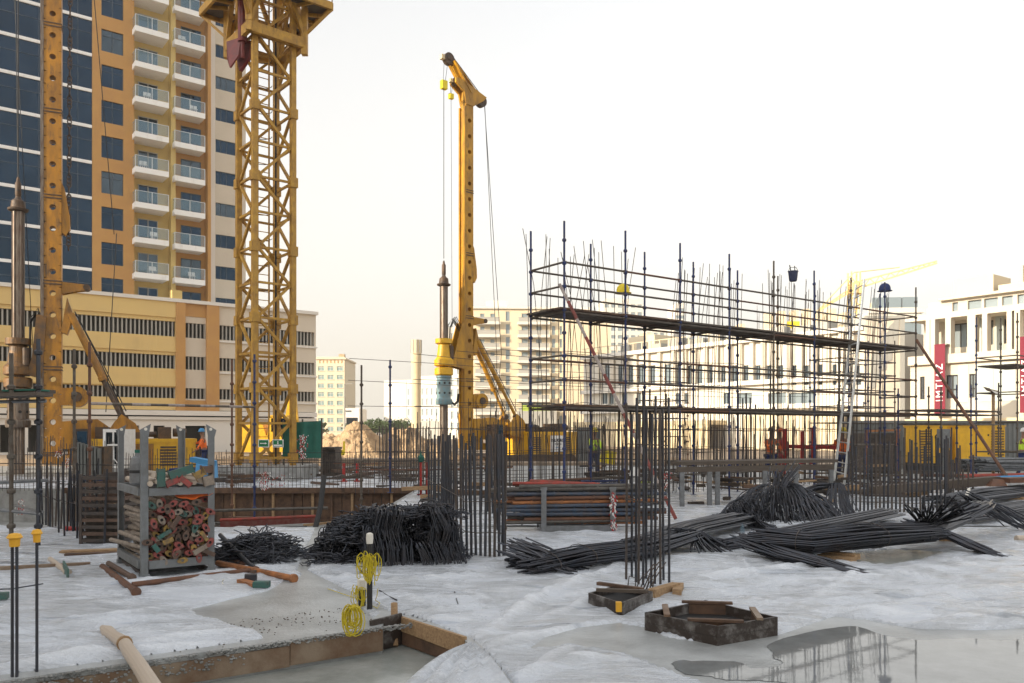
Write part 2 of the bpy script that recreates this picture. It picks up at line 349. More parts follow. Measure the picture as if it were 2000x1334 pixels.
def film(poly, x0, x1, y0, y1, step, s, holes, name, label):
    mb = MB(); nx = int((x1-x0)/step); idx = {}; FV = []
    y = y0; rows = [y0]
    while y < y1: y += step*max(1, (y/6)**1.3); rows.append(y)
    for j, y in enumerate(rows):
        for i in range(nx+1):
            x = x0+i*step
            jx = noise.noise(V((x*1.6, y*1.6, s+9)))*.10+noise.noise(V((x*7, y*7, s)))*.02
            d = sdist(x, y, poly)+max(0, jx)*-.5
            if d < -.05: continue
            for h_ in holes:
                bx = (min(p[0] for p in h_)-.5, max(p[0] for p in h_)+.5, min(p[1] for p in h_)-.5, max(p[1] for p in h_)+.5)
                if bx[0] < x < bx[1] and bx[2] < y < bx[3]: d = min(d, -sdist(x+jx, y+jx*.7, h_))
            if d < -.22: continue
            h = film_h(x, y, s); fv = 0
            for a, b, wd, ht in FOLDS:
                e = b-a; L2 = e.length_squared; px_ = x-a.x; py_ = y-a.y; t = (px_*e.x+py_*e.y)/L2; t = 0 if t < 0 else 1 if t > 1 else t
                q = math.hypot(px_-e.x*t, py_-e.y*t)
                if q < wd*2.6: q += noise.noise(V((x*3,y*3,1)))*.05; g_ = math.exp(-(q/wd)**2)*math.sin(pi*min(1, .08+t*.9)); h += ht*g_; fv = max(fv, g_*.8)
            if d < .16: f = max(0, d)/.16; h = h*(f*(2-f)) + (.012 if 0 < d < .05 else 0) if d > 0 else -.09*min(1, -d/.06)
            idx[i, j] = len(mb.v); mb.v.append((x, y, h)); FV.append(fv)
    for j in range(len(rows)-1):
        for i in range(nx):
            k = [(i,j),(i+1,j),(i+1,j+1),(i,j+1)]
            if all(q in idx for q in k): mb.f.append(tuple(idx[q] for q in k))
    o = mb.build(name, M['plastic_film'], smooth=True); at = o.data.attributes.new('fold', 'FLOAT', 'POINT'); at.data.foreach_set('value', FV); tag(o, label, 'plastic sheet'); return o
Lpoly = [(-14,-1.5),(-3.45,5.5),(-1.2,7.0),(-1.16,7.4),G(600,1112).to_2d()[:],(-3.3,14.2),(-15,14.2)]
LP = [(-13.9,-1.2),(-3.5,5.55),(-1.25,7.02),(-1.2,7.55),(-2.55,9.7),(-3.4,14.2),(-15.5,14.2)]
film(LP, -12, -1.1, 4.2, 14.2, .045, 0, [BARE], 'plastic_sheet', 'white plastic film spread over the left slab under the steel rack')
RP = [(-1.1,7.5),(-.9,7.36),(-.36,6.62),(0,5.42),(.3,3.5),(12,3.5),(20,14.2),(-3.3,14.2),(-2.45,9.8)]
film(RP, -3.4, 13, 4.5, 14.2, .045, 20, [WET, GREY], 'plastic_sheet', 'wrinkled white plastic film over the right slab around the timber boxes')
def film2(poly, x0, x1, y0, y1, step, z, label):
    mb = MB(); nx = int((x1-x0)/step); ny = int((y1-y0)/step); idx = {}
    for j in range(ny+1):
        for i in range(nx+1):
            x = x0+i*step; y = y0+j*step
            if inside(x, y, poly): idx[i,j] = len(mb.v); mb.v.append((x, y, z+.006+max(0, noise.noise(V((x*.6,y*1.5,z))))*.06))
    for j in range(ny):
        for i in range(nx):
            k = [(i,j),(i+1,j),(i+1,j+1),(i,j+1)]
            if all(q in idx for q in k): mb.f.append(tuple(idx[q] for q in k))
    tag(mb.build('plastic_sheet', M['plastic_film'], smooth=True), label, 'plastic sheet')
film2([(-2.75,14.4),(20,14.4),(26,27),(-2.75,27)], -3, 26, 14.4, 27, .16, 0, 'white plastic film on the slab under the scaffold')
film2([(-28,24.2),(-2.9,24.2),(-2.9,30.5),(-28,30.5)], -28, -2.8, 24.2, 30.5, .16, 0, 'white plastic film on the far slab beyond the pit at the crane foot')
# loose tongue of film hanging over the plank into the trench
mb = MB(); tip = G(922,1256,.06); a0 = G(985,1345,-.05); n = 14
for j in range(n+1):
    for i in range(n+1):
        u = i/n; v_ = j/n
        p = tip.lerp(V((-.98,5.15,-.215)).lerp(V((.05,5.0,.012)), u), v_)
        p.z = tip.z*(1-v_)**1.6+p.z*v_ if v_ > 0 else p.z
        p.z += .05*abs(math.sin(u*pi*4.5))*math.sin(pi*v_)+.012
        mb.v.append(tuple(p))
for j in range(n):
    for i in range(n): a = j*(n+1)+i; mb.f.append((a, a+1, a+n+2, a+n+1))
o = tag(mb.build('plastic_sheet', M['plastic_film'], smooth=True), 'pleated tongue of white film sagging off the plank end into the wet trench', 'plastic sheet')
def wobble(poly, amp, per=.05, seed=0):
    out = []; n = len(poly)
    for i in range(n):                                   # Catmull-Rom through the outline, then a ragged shore
        p0, p1, p2, p3 = (V(poly[(i+k) % n]) for k in (-1,0,1,2)); m_ = max(2, int((p2-p1).length/per))
        for k in range(m_):
            t = k/m_; q = .5*((2*p1)+(p2-p0)*t+(2*p0-5*p1+4*p2-p3)*t*t+(3*p1-p0-3*p2+p3)*t**3)
            f = noise.noise(V((q.x*1.5, q.y*1.5, seed)))*amp+noise.noise(V((q.x*6, q.y*6, seed)))*amp*.5+noise.noise(V((q.x*19, q.y*19, seed)))*amp*.2
            out.append((q.x+f, q.y+f*.8))
    return out
WP = wobble(PUDP, .14)
wtr = MB(); wtr.add([(x, y, .004) for x, y in WP], [tuple(range(len(WP)))[::-1]]); struct(wtr, 'puddle_water', M['water'])
GW = wobble(GREY, .1, .08, 3); mb = MB(); mb.add([(x,y,.004) for x,y in GW], [tuple(range(len(GW)))[::-1]]); struct(mb, 'small_puddle_water', M['concrete_wet'])

# sand mound and earth bank
def mound(cx, cy, rx, ry, h, name, m, seed, n=90):
    mb = MB()
    for j in range(n+1):
        for i in range(n+1):
            u = i/n*2-1; v_ = j/n*2-1; d = math.hypot(u, v_)
            x = cx+u*rx; y = cy+v_*ry
            f = max(0, 1-d**1.6)
            z = f*h*(.75+.55*noise.fractal(V((x*.28+seed, y*.28, 1)), .8, 2.1, 5))+f*.10*h*noise.fractal(V((x*1.6, y*1.6, seed)), .6, 2, 4)
            mb.v.append((x, y, -.25+max(0, z)))
    for j in range(n):
        for i in range(n): a = j*(n+1)+i; mb.f.append((a, a+1, a+n+2, a+n+1))
    return struct(mb, name, m)
mound(-9.4, 50, 3.6, 4, 2.3, 'sand_mound', M['sand'], 3)
mound(-6.4, 51, 4.4, 4, 1.9, 'sand_mound', M['sand'], 8)
mound(-13.5, 58, 5, 5, 2.0, 'sand_mound', M['sand'], 11)
mound(4, 52, 9, 4, 1.0, 'sand_mound', M['sand'], 14)
mb = MB(); mb.prism([(-34,40.6),(-3.5,40.6),(-3.5,42.4),(-34,42.4)], -1, .35); struct(mb, 'earth_bank', M['earth'])
mb = MB(); mb.prism([(-3.4,41.1),(13,41.1),(13,42.8),(-3.4,42.8)], -1, .15); struct(mb, 'earth_bank', M['earth'])

# ---------------------------------------------------------------- buildings
class BF:                                                # building frame: local x along facade, y back, z up
    def __init__(s, name, ox, oy, dx, dy, label, cat='building', group=None):
        l = math.hypot(dx, dy); s.d = (dx/l, dy/l); s.n = (-s.d[1], s.d[0]); s.o = (ox, oy)
        s.root = empty(name, (ox, oy, 0), math.atan2(s.d[1], s.d[0]), label, cat, group)
    def u(s, px, yo=0):                                  # facade coordinate and depth of picture column px
        k = (px-1000)/F; t = (yo+s.o[0]*s.n[0]+s.o[1]*s.n[1])/(k*s.n[0]+s.n[1])
        return (t*k-s.o[0])*s.d[0]+(t-s.o[1])*s.d[1]
    def Y(s, px, yo=0): return s.o[1]+s.u(px, yo)*s.d[1]+yo*s.n[1]
    def z(s, px, py, yo=0): return CAMZ+(HY-py)*s.Y(px, yo)/F
    def b(s, mb, name, m, parent=None): return mb.build(name, M[m] if isinstance(m, str) else m, parent or s.root, local=True)

# parking podium
pd = BF('parking_podium', -42.5, 68, 1.328, 1, 'low yellow and beige parking podium with slatted openings below the glass tower')
u = pd.u; XL = -70; uA, uB, uC, uD, uE = u(343), u(361), u(403), u(427), u(617)
BZ = [(10.6, 12.0), (7.6, 8.85), (4.85, 5.85)]
uq0, uq1 = u(78), u(132)
mb = MB(); wall_open(mb, XL, uA, 3.75, 13.8, 0, .4, [(XL+1,a,uA-.02,b) for a,b in BZ if a < 10]+[(XL+1,10.6,uq0,12.0),(uq1,10.6,uA-.02,12.0)]); pd.b(mb, 'wall', 'pod_yellow')
mb = MB(); wall_open(mb, uD, uE, 3.75, 13.8, 0, .4, [(uD+.02,a,uE-.15,b) for a,b in BZ]); pd.b(mb, 'wall', 'beige_wall')
mb = MB(); wall_open(mb, uB, uC, 3.75, 12.6, .15, .5, [(uB+.02,a,uC-.02,b) for a,b in BZ]); pd.b(mb, 'wall', 'beige_wall')
mb = MB(); mb.box(uB,.08,12.6,uC,.5,13.8); mb.box(uA,-.25,3.7,uB,.5,13.8); pd.b(mb, 'pilaster', 'orange_wall')
mb = MB(); mb.box(uC,-.25,3.7,uD,.5,13.8); mb.box(uB,.05,3.7,uC,.5,4.7); pd.b(mb, 'pilaster', 'orange_wall')
mb = MB()
for a, b in ((12.35,13.8),(9.15,10.3),(5.95,7.05)): mb.box(XL,-.14,a,uA-.01,-.002,b)
pd.b(mb, 'facade_panel', 'pod_yellow')
mb = MB()
for z in (10.5,7.48,4.72): mb.box(uD,-.16,z-.16,uE+.1,-.003,z)
pd.b(mb, 'ledge', 'white_wall')
mb = MB(); mb.box(XL,-.3,13.8,uE+.15,20,14.12); pd.b(mb, 'parapet_cap', 'white_wall')
mb = MB(); mb.box(XL,-.35,3.25,uE,.3,3.7); mb.box(XL,-.2,2.85,uE,.3,3.12); pd.b(mb, 'canopy', 'white_wall')
ops = [(u(a),0,u(b),2.3) for a,b in ((245,272),(300,322),(362,402),(0,18),(55,80),(122,150))]
mb = MB(); wall_open(mb, XL, uE, -.3, 2.84, 0, .35, ops); pd.b(mb, 'ground_floor_wall', 'white_wall')
mb = MB(); mb.box(uE-.3,.4,-.3,uE,24,13.8); mb.box(XL,23,-.3,uE,24,13.8); mb.box(XL,.4,-.3,XL+.3,24,13.8); pd.b(mb, 'side_wall', 'beige_wall')
mb = MB(); mb.box(XL,1.4,-.2,uE-.35,1.6,13.7); pd.b(mb, 'dark_backing', 'void')  # near-black sheet stands in for the shade behind the louvres
for a, b in BZ:
    for x0, x1 in ((XL+1,uq0 if a > 10 else uA-.02),(uq1,uA-.02),(uB,uC),(uD,uE-.15)):
        if x0 == uq1 and a < 10: continue
        mb = MB(); x = x0; st = .36; yy = .22 if x0 == uB else .1
        while x < x1-.05: mb.box(x, yy, a, x+.12, yy+.18, b); x += st
        pd.b(mb, 'louvre_panel', 'louvre')
mb = MB(); t0 = u(335); mb.box(t0,-.2,14.12,t0+.9,.6,14.9); pd.b(mb, 'roof_post', 'yellow_wall')

# glass and orange apartment tower above it
tw = BF('apartment_tower', -42.5, 68, 1.328, 1, 'tall apartment tower with blue glass curtain wall, orange and yellow walls and white balconies')
u = tw.u; F0 = 16.62; FH = 3.29; KT = 11; TOP = F0+FH*KT
g1 = u(180,3.54); o1 = u(262,3.54); a1 = u(343,4.6); b0 = u(343,3.8); b1 = u(400,4.8); b2 = u(412,3.8); c0 = u(412,6.5); c1 = u(480,6.5)
yc, yo, ya, yb, ycr = 3.6, 3.5, 4.7, 4.9, 6.5
mb = MB(); mb.box(-75, yc, 12, g1-.02, 24, TOP); tw.b(mb, 'curtain_glass', 'glass_blue')
mb = MB()
for k in range(-1, KT+1): mb.box(-75.1, yc-.14, F0+FH*k-.14, g1-.03, yc, F0+FH*k+.14)
tw.b(mb, 'floor_band', 'balcony_white')
mb = MB(); x = g1-1.2; i = 0
while x > -75:
    mb.box(x, yc-.05, 12, x+.05, yc-.002, TOP); x -= 1.55; i += 1
for k in range(-1, KT): mb.box(-75.05, yc-.045, F0+FH*k+2.0, g1-.03, yc-.003, F0+FH*k+2.05)
tw.b(mb, 'mullion_grid', 'mullion')
w0, w1 = u(198,3.5), u(241,3.5)
ops = [(w0, F0+FH*k+.65, w1, F0+FH*k+2.7) for k in range(-1, KT)]
mb = MB(); wall_open(mb, g1, o1, 12, TOP, yo, yo+.5, ops); mb.box(g1,yo+.6,12,o1,24,TOP-.01); tw.b(mb, 'wall', 'orange_wall')
mb = MB(); mb.box(o1, ya, 12, b0, ya+.4, TOP); mb.box(b0-.45, yo+.2, 12, b0-.02, ya-.002, TOP); tw.b(mb, 'recessed_wall', 'yellow_wall')
mb = MB(); mb.box(b0, yb, 12, b1, yb+.4, TOP); mb.box(b1, 3.8, 12, b2, yb+.4, TOP); mb.box(b2-.1,yb+.4,12,b2,ycr,TOP); tw.b(mb, 'recessed_wall', 'orange_wall')
v0, v1 = u(421,6.5), u(464,6.5)
ops2 = [(v0, F0+FH*k+1.0, v1, F0+FH*k+2.35) for k in range(-1, KT)]
mb = MB(); wall_open(mb, c0, c1, 12, TOP, ycr, ycr+.5, ops2); mb.box(c0,ycr+.7,12,c1,24,TOP-.02); tw.b(mb, 'wall', 'beige_wall')
mb = MB(); mb.box(-75,3.4,TOP,c1,24,TOP+.5); mb.box(g1,ya+.45,12,c0,23.9,TOP-.03); tw.b(mb, 'roof', 'white_wall')
for (q0, q1, yy, oo) in ((w0, w1, yo+.16, ops), (v0, v1, ycr+.16, ops2)):
    for k, q in enumerate(oo):
        mb = MB(); mb.box(q0, yy, q[1], q1, yy+.06, q[3]); wn = tw.b(mb, 'window', 'glass_curtained' if (k*7+3) % 4 == 0 else 'glass_blue')
        mb = MB(); mx = (q0+q1)/2
        for xx in (q0+.03, mx, q1-.03, (q0+mx)/2 if q0 == v0 else mx+.01): mb.box(xx-.03, yy-.03, q[1], xx+.03, yy-.002, q[3])
        mb.box(q0, yy-.035, q[1]+1.45 if q0 == w0 else q[3]-.06, q1, yy-.004, q[1]+1.5 if q0 == w0 else q[3])
        tw.b(mb, 'frame', 'mullion', wn)
rnd = random.Random(3)
for col, (d0, d1, bx0, bx1, yw, yf) in enumerate(((u(269,4.7), u(308,4.7), u(264,2.3), u(330,2.3), ya, 2.3), (u(353,4.9), u(392,4.9), u(341,2.9), u(401,2.9), yb, 2.9))):
    for k in range(-1, KT):
        z = F0+FH*k
        mb = MB(); mb.box(d0, yw-.05, z+.02, d1, yw-.002, z+2.35); dn = tw.b(mb, 'balcony_door', 'glass_curtained' if (k*5+col*3) % 3 == 0 else 'glass_blue')
        mb = MB(); mx = (d0+d1)/2
        for xx in (d0+.04, mx, d1-.04): mb.box(xx-.04, yw-.09, z+.02, xx+.04, yw-.052, z+2.35)
        mb.box(d0, yw-.088, z+2.27, d1, yw-.053, z+2.35); tw.b(mb, 'frame', 'mullion' if col else 'louvre', dn)
        if k < 0: continue
        mb = MB(); mb.box(bx0, yf, z-.46, bx1, yf+.12, z+.05); mb.box(bx0, yf+.122, z-.46, bx0+.12, yw-.004, z+.05); mb.box(bx0+.121, yf+.121, z-.40, bx1, yw-.004, z)
        bl = tw.b(mb, 'balcony', 'balcony_white')
        mb = MB(); mb.box(bx0+.05, yf+.04, z+.12, bx1-.05, yf+.06, z+1.1); mb.box(bx0+.04, yf+.07, z+.12, bx0+.06, yw-.15, z+1.1); tw.b(mb, 'glass_guard', 'glass_pane', bl)
        mb = MB(); mb.box(bx0, yf+.03, z+1.1, bx1, yf+.08, z+1.14); mb.box(bx0+.02, yf+.082, z+1.1, bx0+.07, yw-.12, z+1.14); xm = (bx0+bx1)/2
        for xx in (bx0+.03, xm, bx1-.03): mb.box(xx-.025, yf+.021, z+.05, xx+.025, yf+.1, z+1.099)
        tw.b(mb, 'handrail', 'alu', bl)
        if rnd.random() < .45:                            # chairs and washing left out on the balcony
            mb = MB(); xx = rnd.uniform(bx0+.5, bx1-.9)
            for c in (0, .35): mb.box(xx+c, yf+.4, z+.42, xx+c+.3, yf+.75, z+.46); mb.box(xx+c, yf+.72, z+.46, xx+c+.3, yf+.76, z+.85); mb.box(xx+c, yf+.4, z, xx+c+.04, yf+.44, z+.42); mb.box(xx+c+.26, yf+.7, z, xx+c+.3, yf+.74, z+.42)
            tw.b(mb, 'balcony_furniture', 'balcony_white', bl)

# unseen building added behind the camera's left to keep the site in shade
sh = V((SUN.x, SUN.y)).normalized(); pp = V((-sh.y, sh.x)); 
if pp.x < 0: pp = -pp
c0 = sh*60+pp*32
nb = BF('added_shade_block', c0.x, c0.y, -pp.x, -pp.y, 'unseen beige block added behind and left of the camera to shade the site')
mb = MB(); wall_open(mb, 0, 69.3, -1, 35, -.4, 0, [(2.5+x*4.2, 1+z*3.3, 4.6+x*4.2, 2.9+z*3.3) for x in range(15) for z in range(10)]); mb.box(0,-16,-1,69.3,-1,35); nb.b(mb, 'wall', 'beige_wall')
mb = MB(); mb.box(.2,-.8,0,69.1,-.7,34); nb.b(mb, 'window_glass', 'glass_blue')

# cream block with green windows beyond the podium
def slab_block(name, label, x0p, x1p, topy, Yd, depth, wallm, winm, cols, rows, fh, wsz, zbase=-.2, rot=0, sill=1.0, parapet=.8, topx=None):
    bx = (x0p-1000)/F*Yd; f = BF(name, bx, Yd, cos(rot), sin(rot), label)
    wd = f.u(x1p); H = CAMZ+(HY-topy)*Yd/F
    ops = []; m = wd/(cols); ztop = H-parapet
    for r in range(rows):
        for c in range(cols):
            xx = m*(c+.5); z = ztop-fh*(r+1)+sill
            if z > zbase+.5: ops.append((xx-wsz[0]/2, z, xx+wsz[0]/2, z+wsz[1]))
    mb = MB(); wall_open(mb, 0, wd, zbase, H, 0, .4, ops); mb.box(0, .8, zbase, wd, depth, H-.1); f.b(mb, 'wall', wallm)
    for o in ops[:100]:
        mb = MB(); mb.box(o[0], .2, o[1], o[2], .3, o[3]); wn = f.b(mb, 'window', winm)
    if len(ops) > 100:
        mb = MB()
        for o in ops[100:]: mb.box(o[0], .2, o[1], o[2], .3, o[3])
        f.b(mb, 'window', winm)['kind'] = 'stuff'
    return f, wd, H, ops
f, wd, H, ops = slab_block('cream_apartment_block', 'cream apartment block with small greenish windows right of the podium', 618, 673, 697, 290, 20, 'far_cream', 'far_teal', 3, 8, 3.05, (2.1,1.5), parapet=2.6, sill=.8)
mb = MB(); mb.box(-.6,-.6,H-.9,wd+.6,19,H-.4)
f.b(mb, 'cornice', 'far_cream'); mb = MB(); mb.box(wd-2.5,2,H-.1,wd-.5,4,H+1.2); f.b(mb, 'rooftop_unit', 'sand')
for o in ops:
    mb = MB(); mb.box((o[0]+o[2])/2-.06,.12,o[1],(o[0]+o[2])/2+.06,.198,o[3]); mb.box(o[0],.13,o[3]-.5,o[2],.199,o[3]-.4); f.b(mb, 'window_frame', 'far_white')
    mb = MB(); mb.box(o[0]-.2,-.25,o[1]-.18,o[2]+.2,-.002,o[1]-.05); f.b(mb, 'window_sill', 'far_white')
mb = MB()
for i in range(7): mb.box(1+i*1.3,-.12,H-2.2,1.3+i*1.3,-.002,H-1.2)
f.b(mb, 'frieze', 'orange_wall')
# little office beyond the lamp
f, wd, H, ops = slab_block('office_block', 'small pale blue fronted office beyond the street lamp', 673, 702, 797, 240, 12, 'white_wall', 'glass_blue', 1, 1, 5.2, (3.4,2.4), parapet=1.0, sill=1.0)
mb = MB(); mb.box(.3,-.1,H-1.1,2.0,-.002,H-.7); f.b(mb, 'sign_strip', 'mullion')
# round concrete tower
t = empty('round_tower', (P(813,840,150).x, 150, -.2), 0, 'round pale concrete tower with dark shaft beside the drilling rig', 'tower')
zt = P(0,664,150).z; rt = 10/F*150
mb = MB(); mb.lathe(t.location, [(rt*.92,0),(rt*.92,zt-4.6),(rt,zt-4.4),(rt,zt+.2),(rt*.86,zt+.2)], 28); smooth_by_angle(mb.build('shaft', M['cream'], t))
mb = MB()
for i in range(9): a = 2*pi*i/9; c = t.location+V((cos(a)*rt*1.0, sin(a)*rt*1.0, zt-2.2)); mb.box(c.x-.09,c.y-.09,c.z,c.x+.09,c.y+.09,c.z+2.4)
mb.build('crown_fin', M['louvre'], t)
# hotel with slit windows
f, wd, H, ops = slab_block('hotel_block', 'white hotel with staggered slit windows left of the drilling rig', 794, 905, 742, 250, 22, 'far_white', 'far_glass', 12, 8, 3.1, (.75,2.0), parapet=2.2, sill=.6, rot=R(-24))
mb = MB(); mb.box(3, 3, H-.1, wd-1, 12, H+1.2); f.b(mb, 'penthouse', 'far_white')
mb = MB(); mb.box(2,-.5,-.2,wd,-.01,5.2); f.b(mb, 'ground_floor_hoarding', 'louvre')
mb = MB(); mb.box(-8,-.1,-.2,-.01,14,H); f.b(mb, 'side_wall', 'far_white')
f, wd, H, ops = slab_block('hotel_block', 'white slit windowed block directly behind the drilling rig mast', 866, 925, 640, 235, 16, 'far_white', 'far_glass', 5, 11, 3.2, (.8,2.1), parapet=1.2, sill=.6, rot=R(-20))

# balcony apartment block
YB = 205.; bx = (922-1000)/F*YB; f = BF('balcony_apartment_block', bx, YB, 1, .04, 'sunlit cream apartment block with rows of balconies behind the drilling rig'); U = f.u
H = CAMZ+(HY-603)*YB/F; wd = U(1102); fh = 25.1*YB/F
zc = [CAMZ+(HY-(625+25.1*k))*YB/F for k in range(9)]
cols = [(1019,1031),(1047,1058)]; ops = []
for z in zc:
    ops += [(U(988),z-.2,U(995.5),z+2.2)]+[(U(a),z-.6,U(b),z+1.7) for a,b in cols]+[(U(1078),z-.4,U(1084.5),z+1.8),(U(1093),z-.4,U(1098),z+1.8),(U(938),z-.6,U(946),z+1.6),(U(958),z-.6,U(966),z+1.6)]
mb = MB(); wall_open(mb, 0, wd, -.2, H, 0, .4, ops); mb.box(0,.8,-.2,wd,22,H-.1); f.b(mb, 'wall', 'far_cream')
mb = MB(); mb.box(-.5,-.6,H,wd,22,H+.5); mb.box(U(950),3,H+.5,U(992),9,H+2.6); f.b(mb, 'roof', 'far_white')
n = 0
for o in ops:
    mb = MB(); mb.box(o[0],.2,o[1],o[2],.3,o[3]); f.b(mb, 'window', 'far_glass')
for z in zc:
    for x0, x1 in ((U(927),U(977)),(U(1011),U(1073))):
        mb = MB(); mb.box(x0,-1.8,z-1.25,x1,-.01,z-.55); bl = f.b(mb, 'balcony', 'far_white')
        mb = MB(); mb.box(x0+.2,-1.75,z-.549,x1-.2,-1.65,z+.45); mb.box(x0,-1.8,z+.45,x1,-1.6,z+.55); f.b(mb, 'railing', 'louvre', bl)
mb = MB(); mb.box(-3.2,1,-.2,-.02,20,H); f.b(mb, 'side_wall', 'far_white')
mb = MB(); mb.box(wd+.02,-1.5,-.2,wd+11.5,20,H-2.5); f.b(mb, 'side_wall', 'far_cream')
mb = MB(); mb.box(U(1008),-3,-.2,U(1085),-2.5,CAMZ+(HY-803)*YB/F); f.b(mb, 'ground_floor_hoarding', 'louvre')
mb = MB(); mb.box(U(1018),-2.8,CAMZ+(HY-803)*YB/F,U(1083),-2.7,CAMZ+(HY-792)*YB/F); f.b(mb, 'green_screen', 'lime')
# farther white blocks seen through the scaffold
for (a, b, ty, Yd, lab, c) in ((1136,1152,600,360,'narrow white block in the distance beside the scaffold braces',2),(1179,1256,583,350,'wide white apartment block in the distance behind the scaffold rails',6),(1320,1336,592,380,'slim white apartment block far off behind the second bay of rails',2),(1262,1312,640,400,'low white block far off between two taller ones',4)):
    slab_block('distant_apartment_block', lab, a, b, ty, Yd, 15, 'far_white', 'far_glass', c, 10, 3.3, (1.9,1.5), parapet=1.6, rot=R(4))

# long pale school building and colonnaded building on the right, one line of facade
rb = BF('colonnade_building', 39, 80, .6, -.8, 'sunlit white building with tall colonnade, grey glass panels and hanging banners on the right'); u = rb.u
xa = u(1778); xb = u(2000)+14; ZB0, ZB1 = 6.9, 8.0
mb = MB(); 
flr = rb.z(1790,712); up = rb.z(1790,632)
wn1 = [(u(a),flr-4.0+.6,u(b),flr-1.2) for a,b in ((1797,1806),(1848,1871),(1893,1905),(1950,1978))]
wn2 = [(u(a,2.6),flr+1.6,u(b,2.6),flr+3.9) for a,b in ((1861,1889),(1929,1940),(1961,1966))]
wall_open(mb, xa, xb, -.3, flr+.1, 0, .4, wn1); wall_open(mb, xa, xb, flr+.1, up+.2, 2.6, 2.9, wn2); mb.box(xa,3.2,-.3,xb,26,up+1.9); mb.box(xa,-.2,up+.2,xb,3.19,up+.75); mb.box(xa,-.5,flr-.1,xb,2.59,flr+.75)
rb.b(mb, 'wall', 'colonnade_wall')
for o in wn1:
    mb = MB(); mb.box(o[0],.2,o[1],o[2],.25,o[3]); a_ = rb.b(mb, 'window', 'far_glass'); mb = MB(); mx = (o[0]+o[2])/2
    for xx in (o[0]+.05,mx,o[2]-.05): mb.box(xx-.05,.1,o[1],xx+.05,.198,o[3])
    mb.box(o[0],.11,o[3]-.1,o[2],.199,o[3]); mb.box(o[0],.11,o[1]+.8,o[2],.199,o[1]+.9); rb.b(mb, 'frame', 'black', a_)
for o in wn2:
    mb = MB(); mb.box(o[0],2.8,o[1],o[2],2.85,o[3]); a_ = rb.b(mb, 'window', 'far_glass'); mb = MB(); mx = (o[0]+o[2])/2
    for xx in (o[0]+.05,mx,o[2]-.05): mb.box(xx-.05,2.7,o[1],xx+.05,2.798,o[3])
    mb.box(o[0],2.71,o[3]-.12,o[2],2.799,o[3]); rb.b(mb, 'frame', 'black', a_)
for a, b in ((1808,1816),(1817,1826),(1846,1857),(1889,1905),(1918,1928),(1966,1976),(1981,1992)):
    mb = MB(); x0 = u(a,-.3); x1 = u(b,-.3); mb.box(x0,-.3,flr+.76,x1,.5,up+.19); rb.b(mb, 'column', 'colonnade_wall')
for a, b in ((1872,1892),(1906,1940),(1941,1984)):
    mb = MB(); mb.box(u(a),-.05,rb.z(1900,785),u(b),-.01,flr-.3); rb.b(mb, 'glass_panel', 'panel_grey')
for a, b in ((1904,1917),(1944,1960)):
    mb = MB(); mb.box(u(a,2.5),2.5,flr+.76,u(b,2.5),2.59,flr+4.2); rb.b(mb, 'glass_panel', 'panel_grey')
mb = MB(); zz = up+.76
wn3 = [(u(a,4),zz+.15,u(b,4),zz+1.0) for a,b in ((1860,1871),(1890,1917),(1922,1949),(1957,1978),(1987,2000))]
wall_open(mb, u(1842,4), xb, zz, zz+1.25, 1.0, 1.3, [(u(a,1),o[1],u(b,1),o[3]) for (a,b),o in zip(((1860,1871),(1890,1917),(1922,1949),(1957,1978),(1987,2000)),wn3)]); mb.box(u(1838,1),.4,zz+1.25,xb,6,zz+1.5); rb.b(mb, 'upper_storey', 'colonnade_wall')
mb = MB(); mb.box(u(1850,1),1.31,zz,xb,1.5,zz+1.2); rb.b(mb, 'window', 'far_glass')
mb = MB(); mb.box(u(1862,8),8,up+1.9,u(1940,8),12,rb.z(1900,541,8)); rb.b(mb, 'roof_plant_room', 'far_cream')
mb = MB(); mb.box(u(1950,8),8,up+1.9,xb,12,rb.z(1980,553,8)); mb.box(u(1986,8)-.15,9,up+1.9,u(1986,8)+.15,9.3,rb.z(1986,516,8)); rb.b(mb, 'roof_plant_room', 'far_cream')
mb = MB(); mb.box(xa,-2.2,-.3,xb,-.02,rb.z(1790,815)-.2); rb.b(mb, 'ground_floor_wall', 'cream')

ms = BF('school_building', 39, 80, .6, -.8, 'long low cream building with tall dark window slots behind the scaffold'); u = ms.u
xa = u(1140); xb = u(1692); hz = lambda px, py: ms.z(px, py)
H = 12.6
ops = [(u(a),hz(a,752),u(b),hz(a,712)) for a,b in ((1181,1191),(1207,1216),(1247,1258),(1298,1313),(1322,1330),(1385,1392),(1598,1606),(1626,1634))]
ops += [(u(a),hz(a,752),u(a+10),hz(a,714)) for a in (1227,1270,1343,1362,1408,1430,1452,1476,1498,1520,1546,1570,1652,1672)]
ops += [(u(a),hz(a,789),u(b),hz(a,768)) for a,b in ((1176,1187),(1190,1199),(1215,1225),(1243,1252),(1320,1328),(1337,1345),(1413,1425),(1440,1469),(1500,1535),(1540,1590))]
mb = MB(); wall_open(mb, xa, xb, -.3, H, 0, .4, ops); mb.box(xa,.8,-.3,xb,20,H-.1); ms.b(mb, 'wall', 'far_white')
for o in ops:
    mb = MB(); mb.box(o[0],.25,o[1],o[2],.3,o[3]); wn = ms.b(mb, 'window', 'far_glass'); mb = MB(); mx = (o[0]+o[2])/2
    for xx in (o[0]+.06,mx,o[2]-.06): mb.box(xx-.06,.15,o[1],xx+.06,.248,o[3])
    ms.b(mb, 'frame', 'mullion', wn)
for z in (hz(1300,800)-.3, hz(1300,757)-.3, H-.5):
    mb = MB(); mb.box(xa,-.7,z,xb,-.01,z+.5); ms.b(mb, 'ledge', 'white_wall')
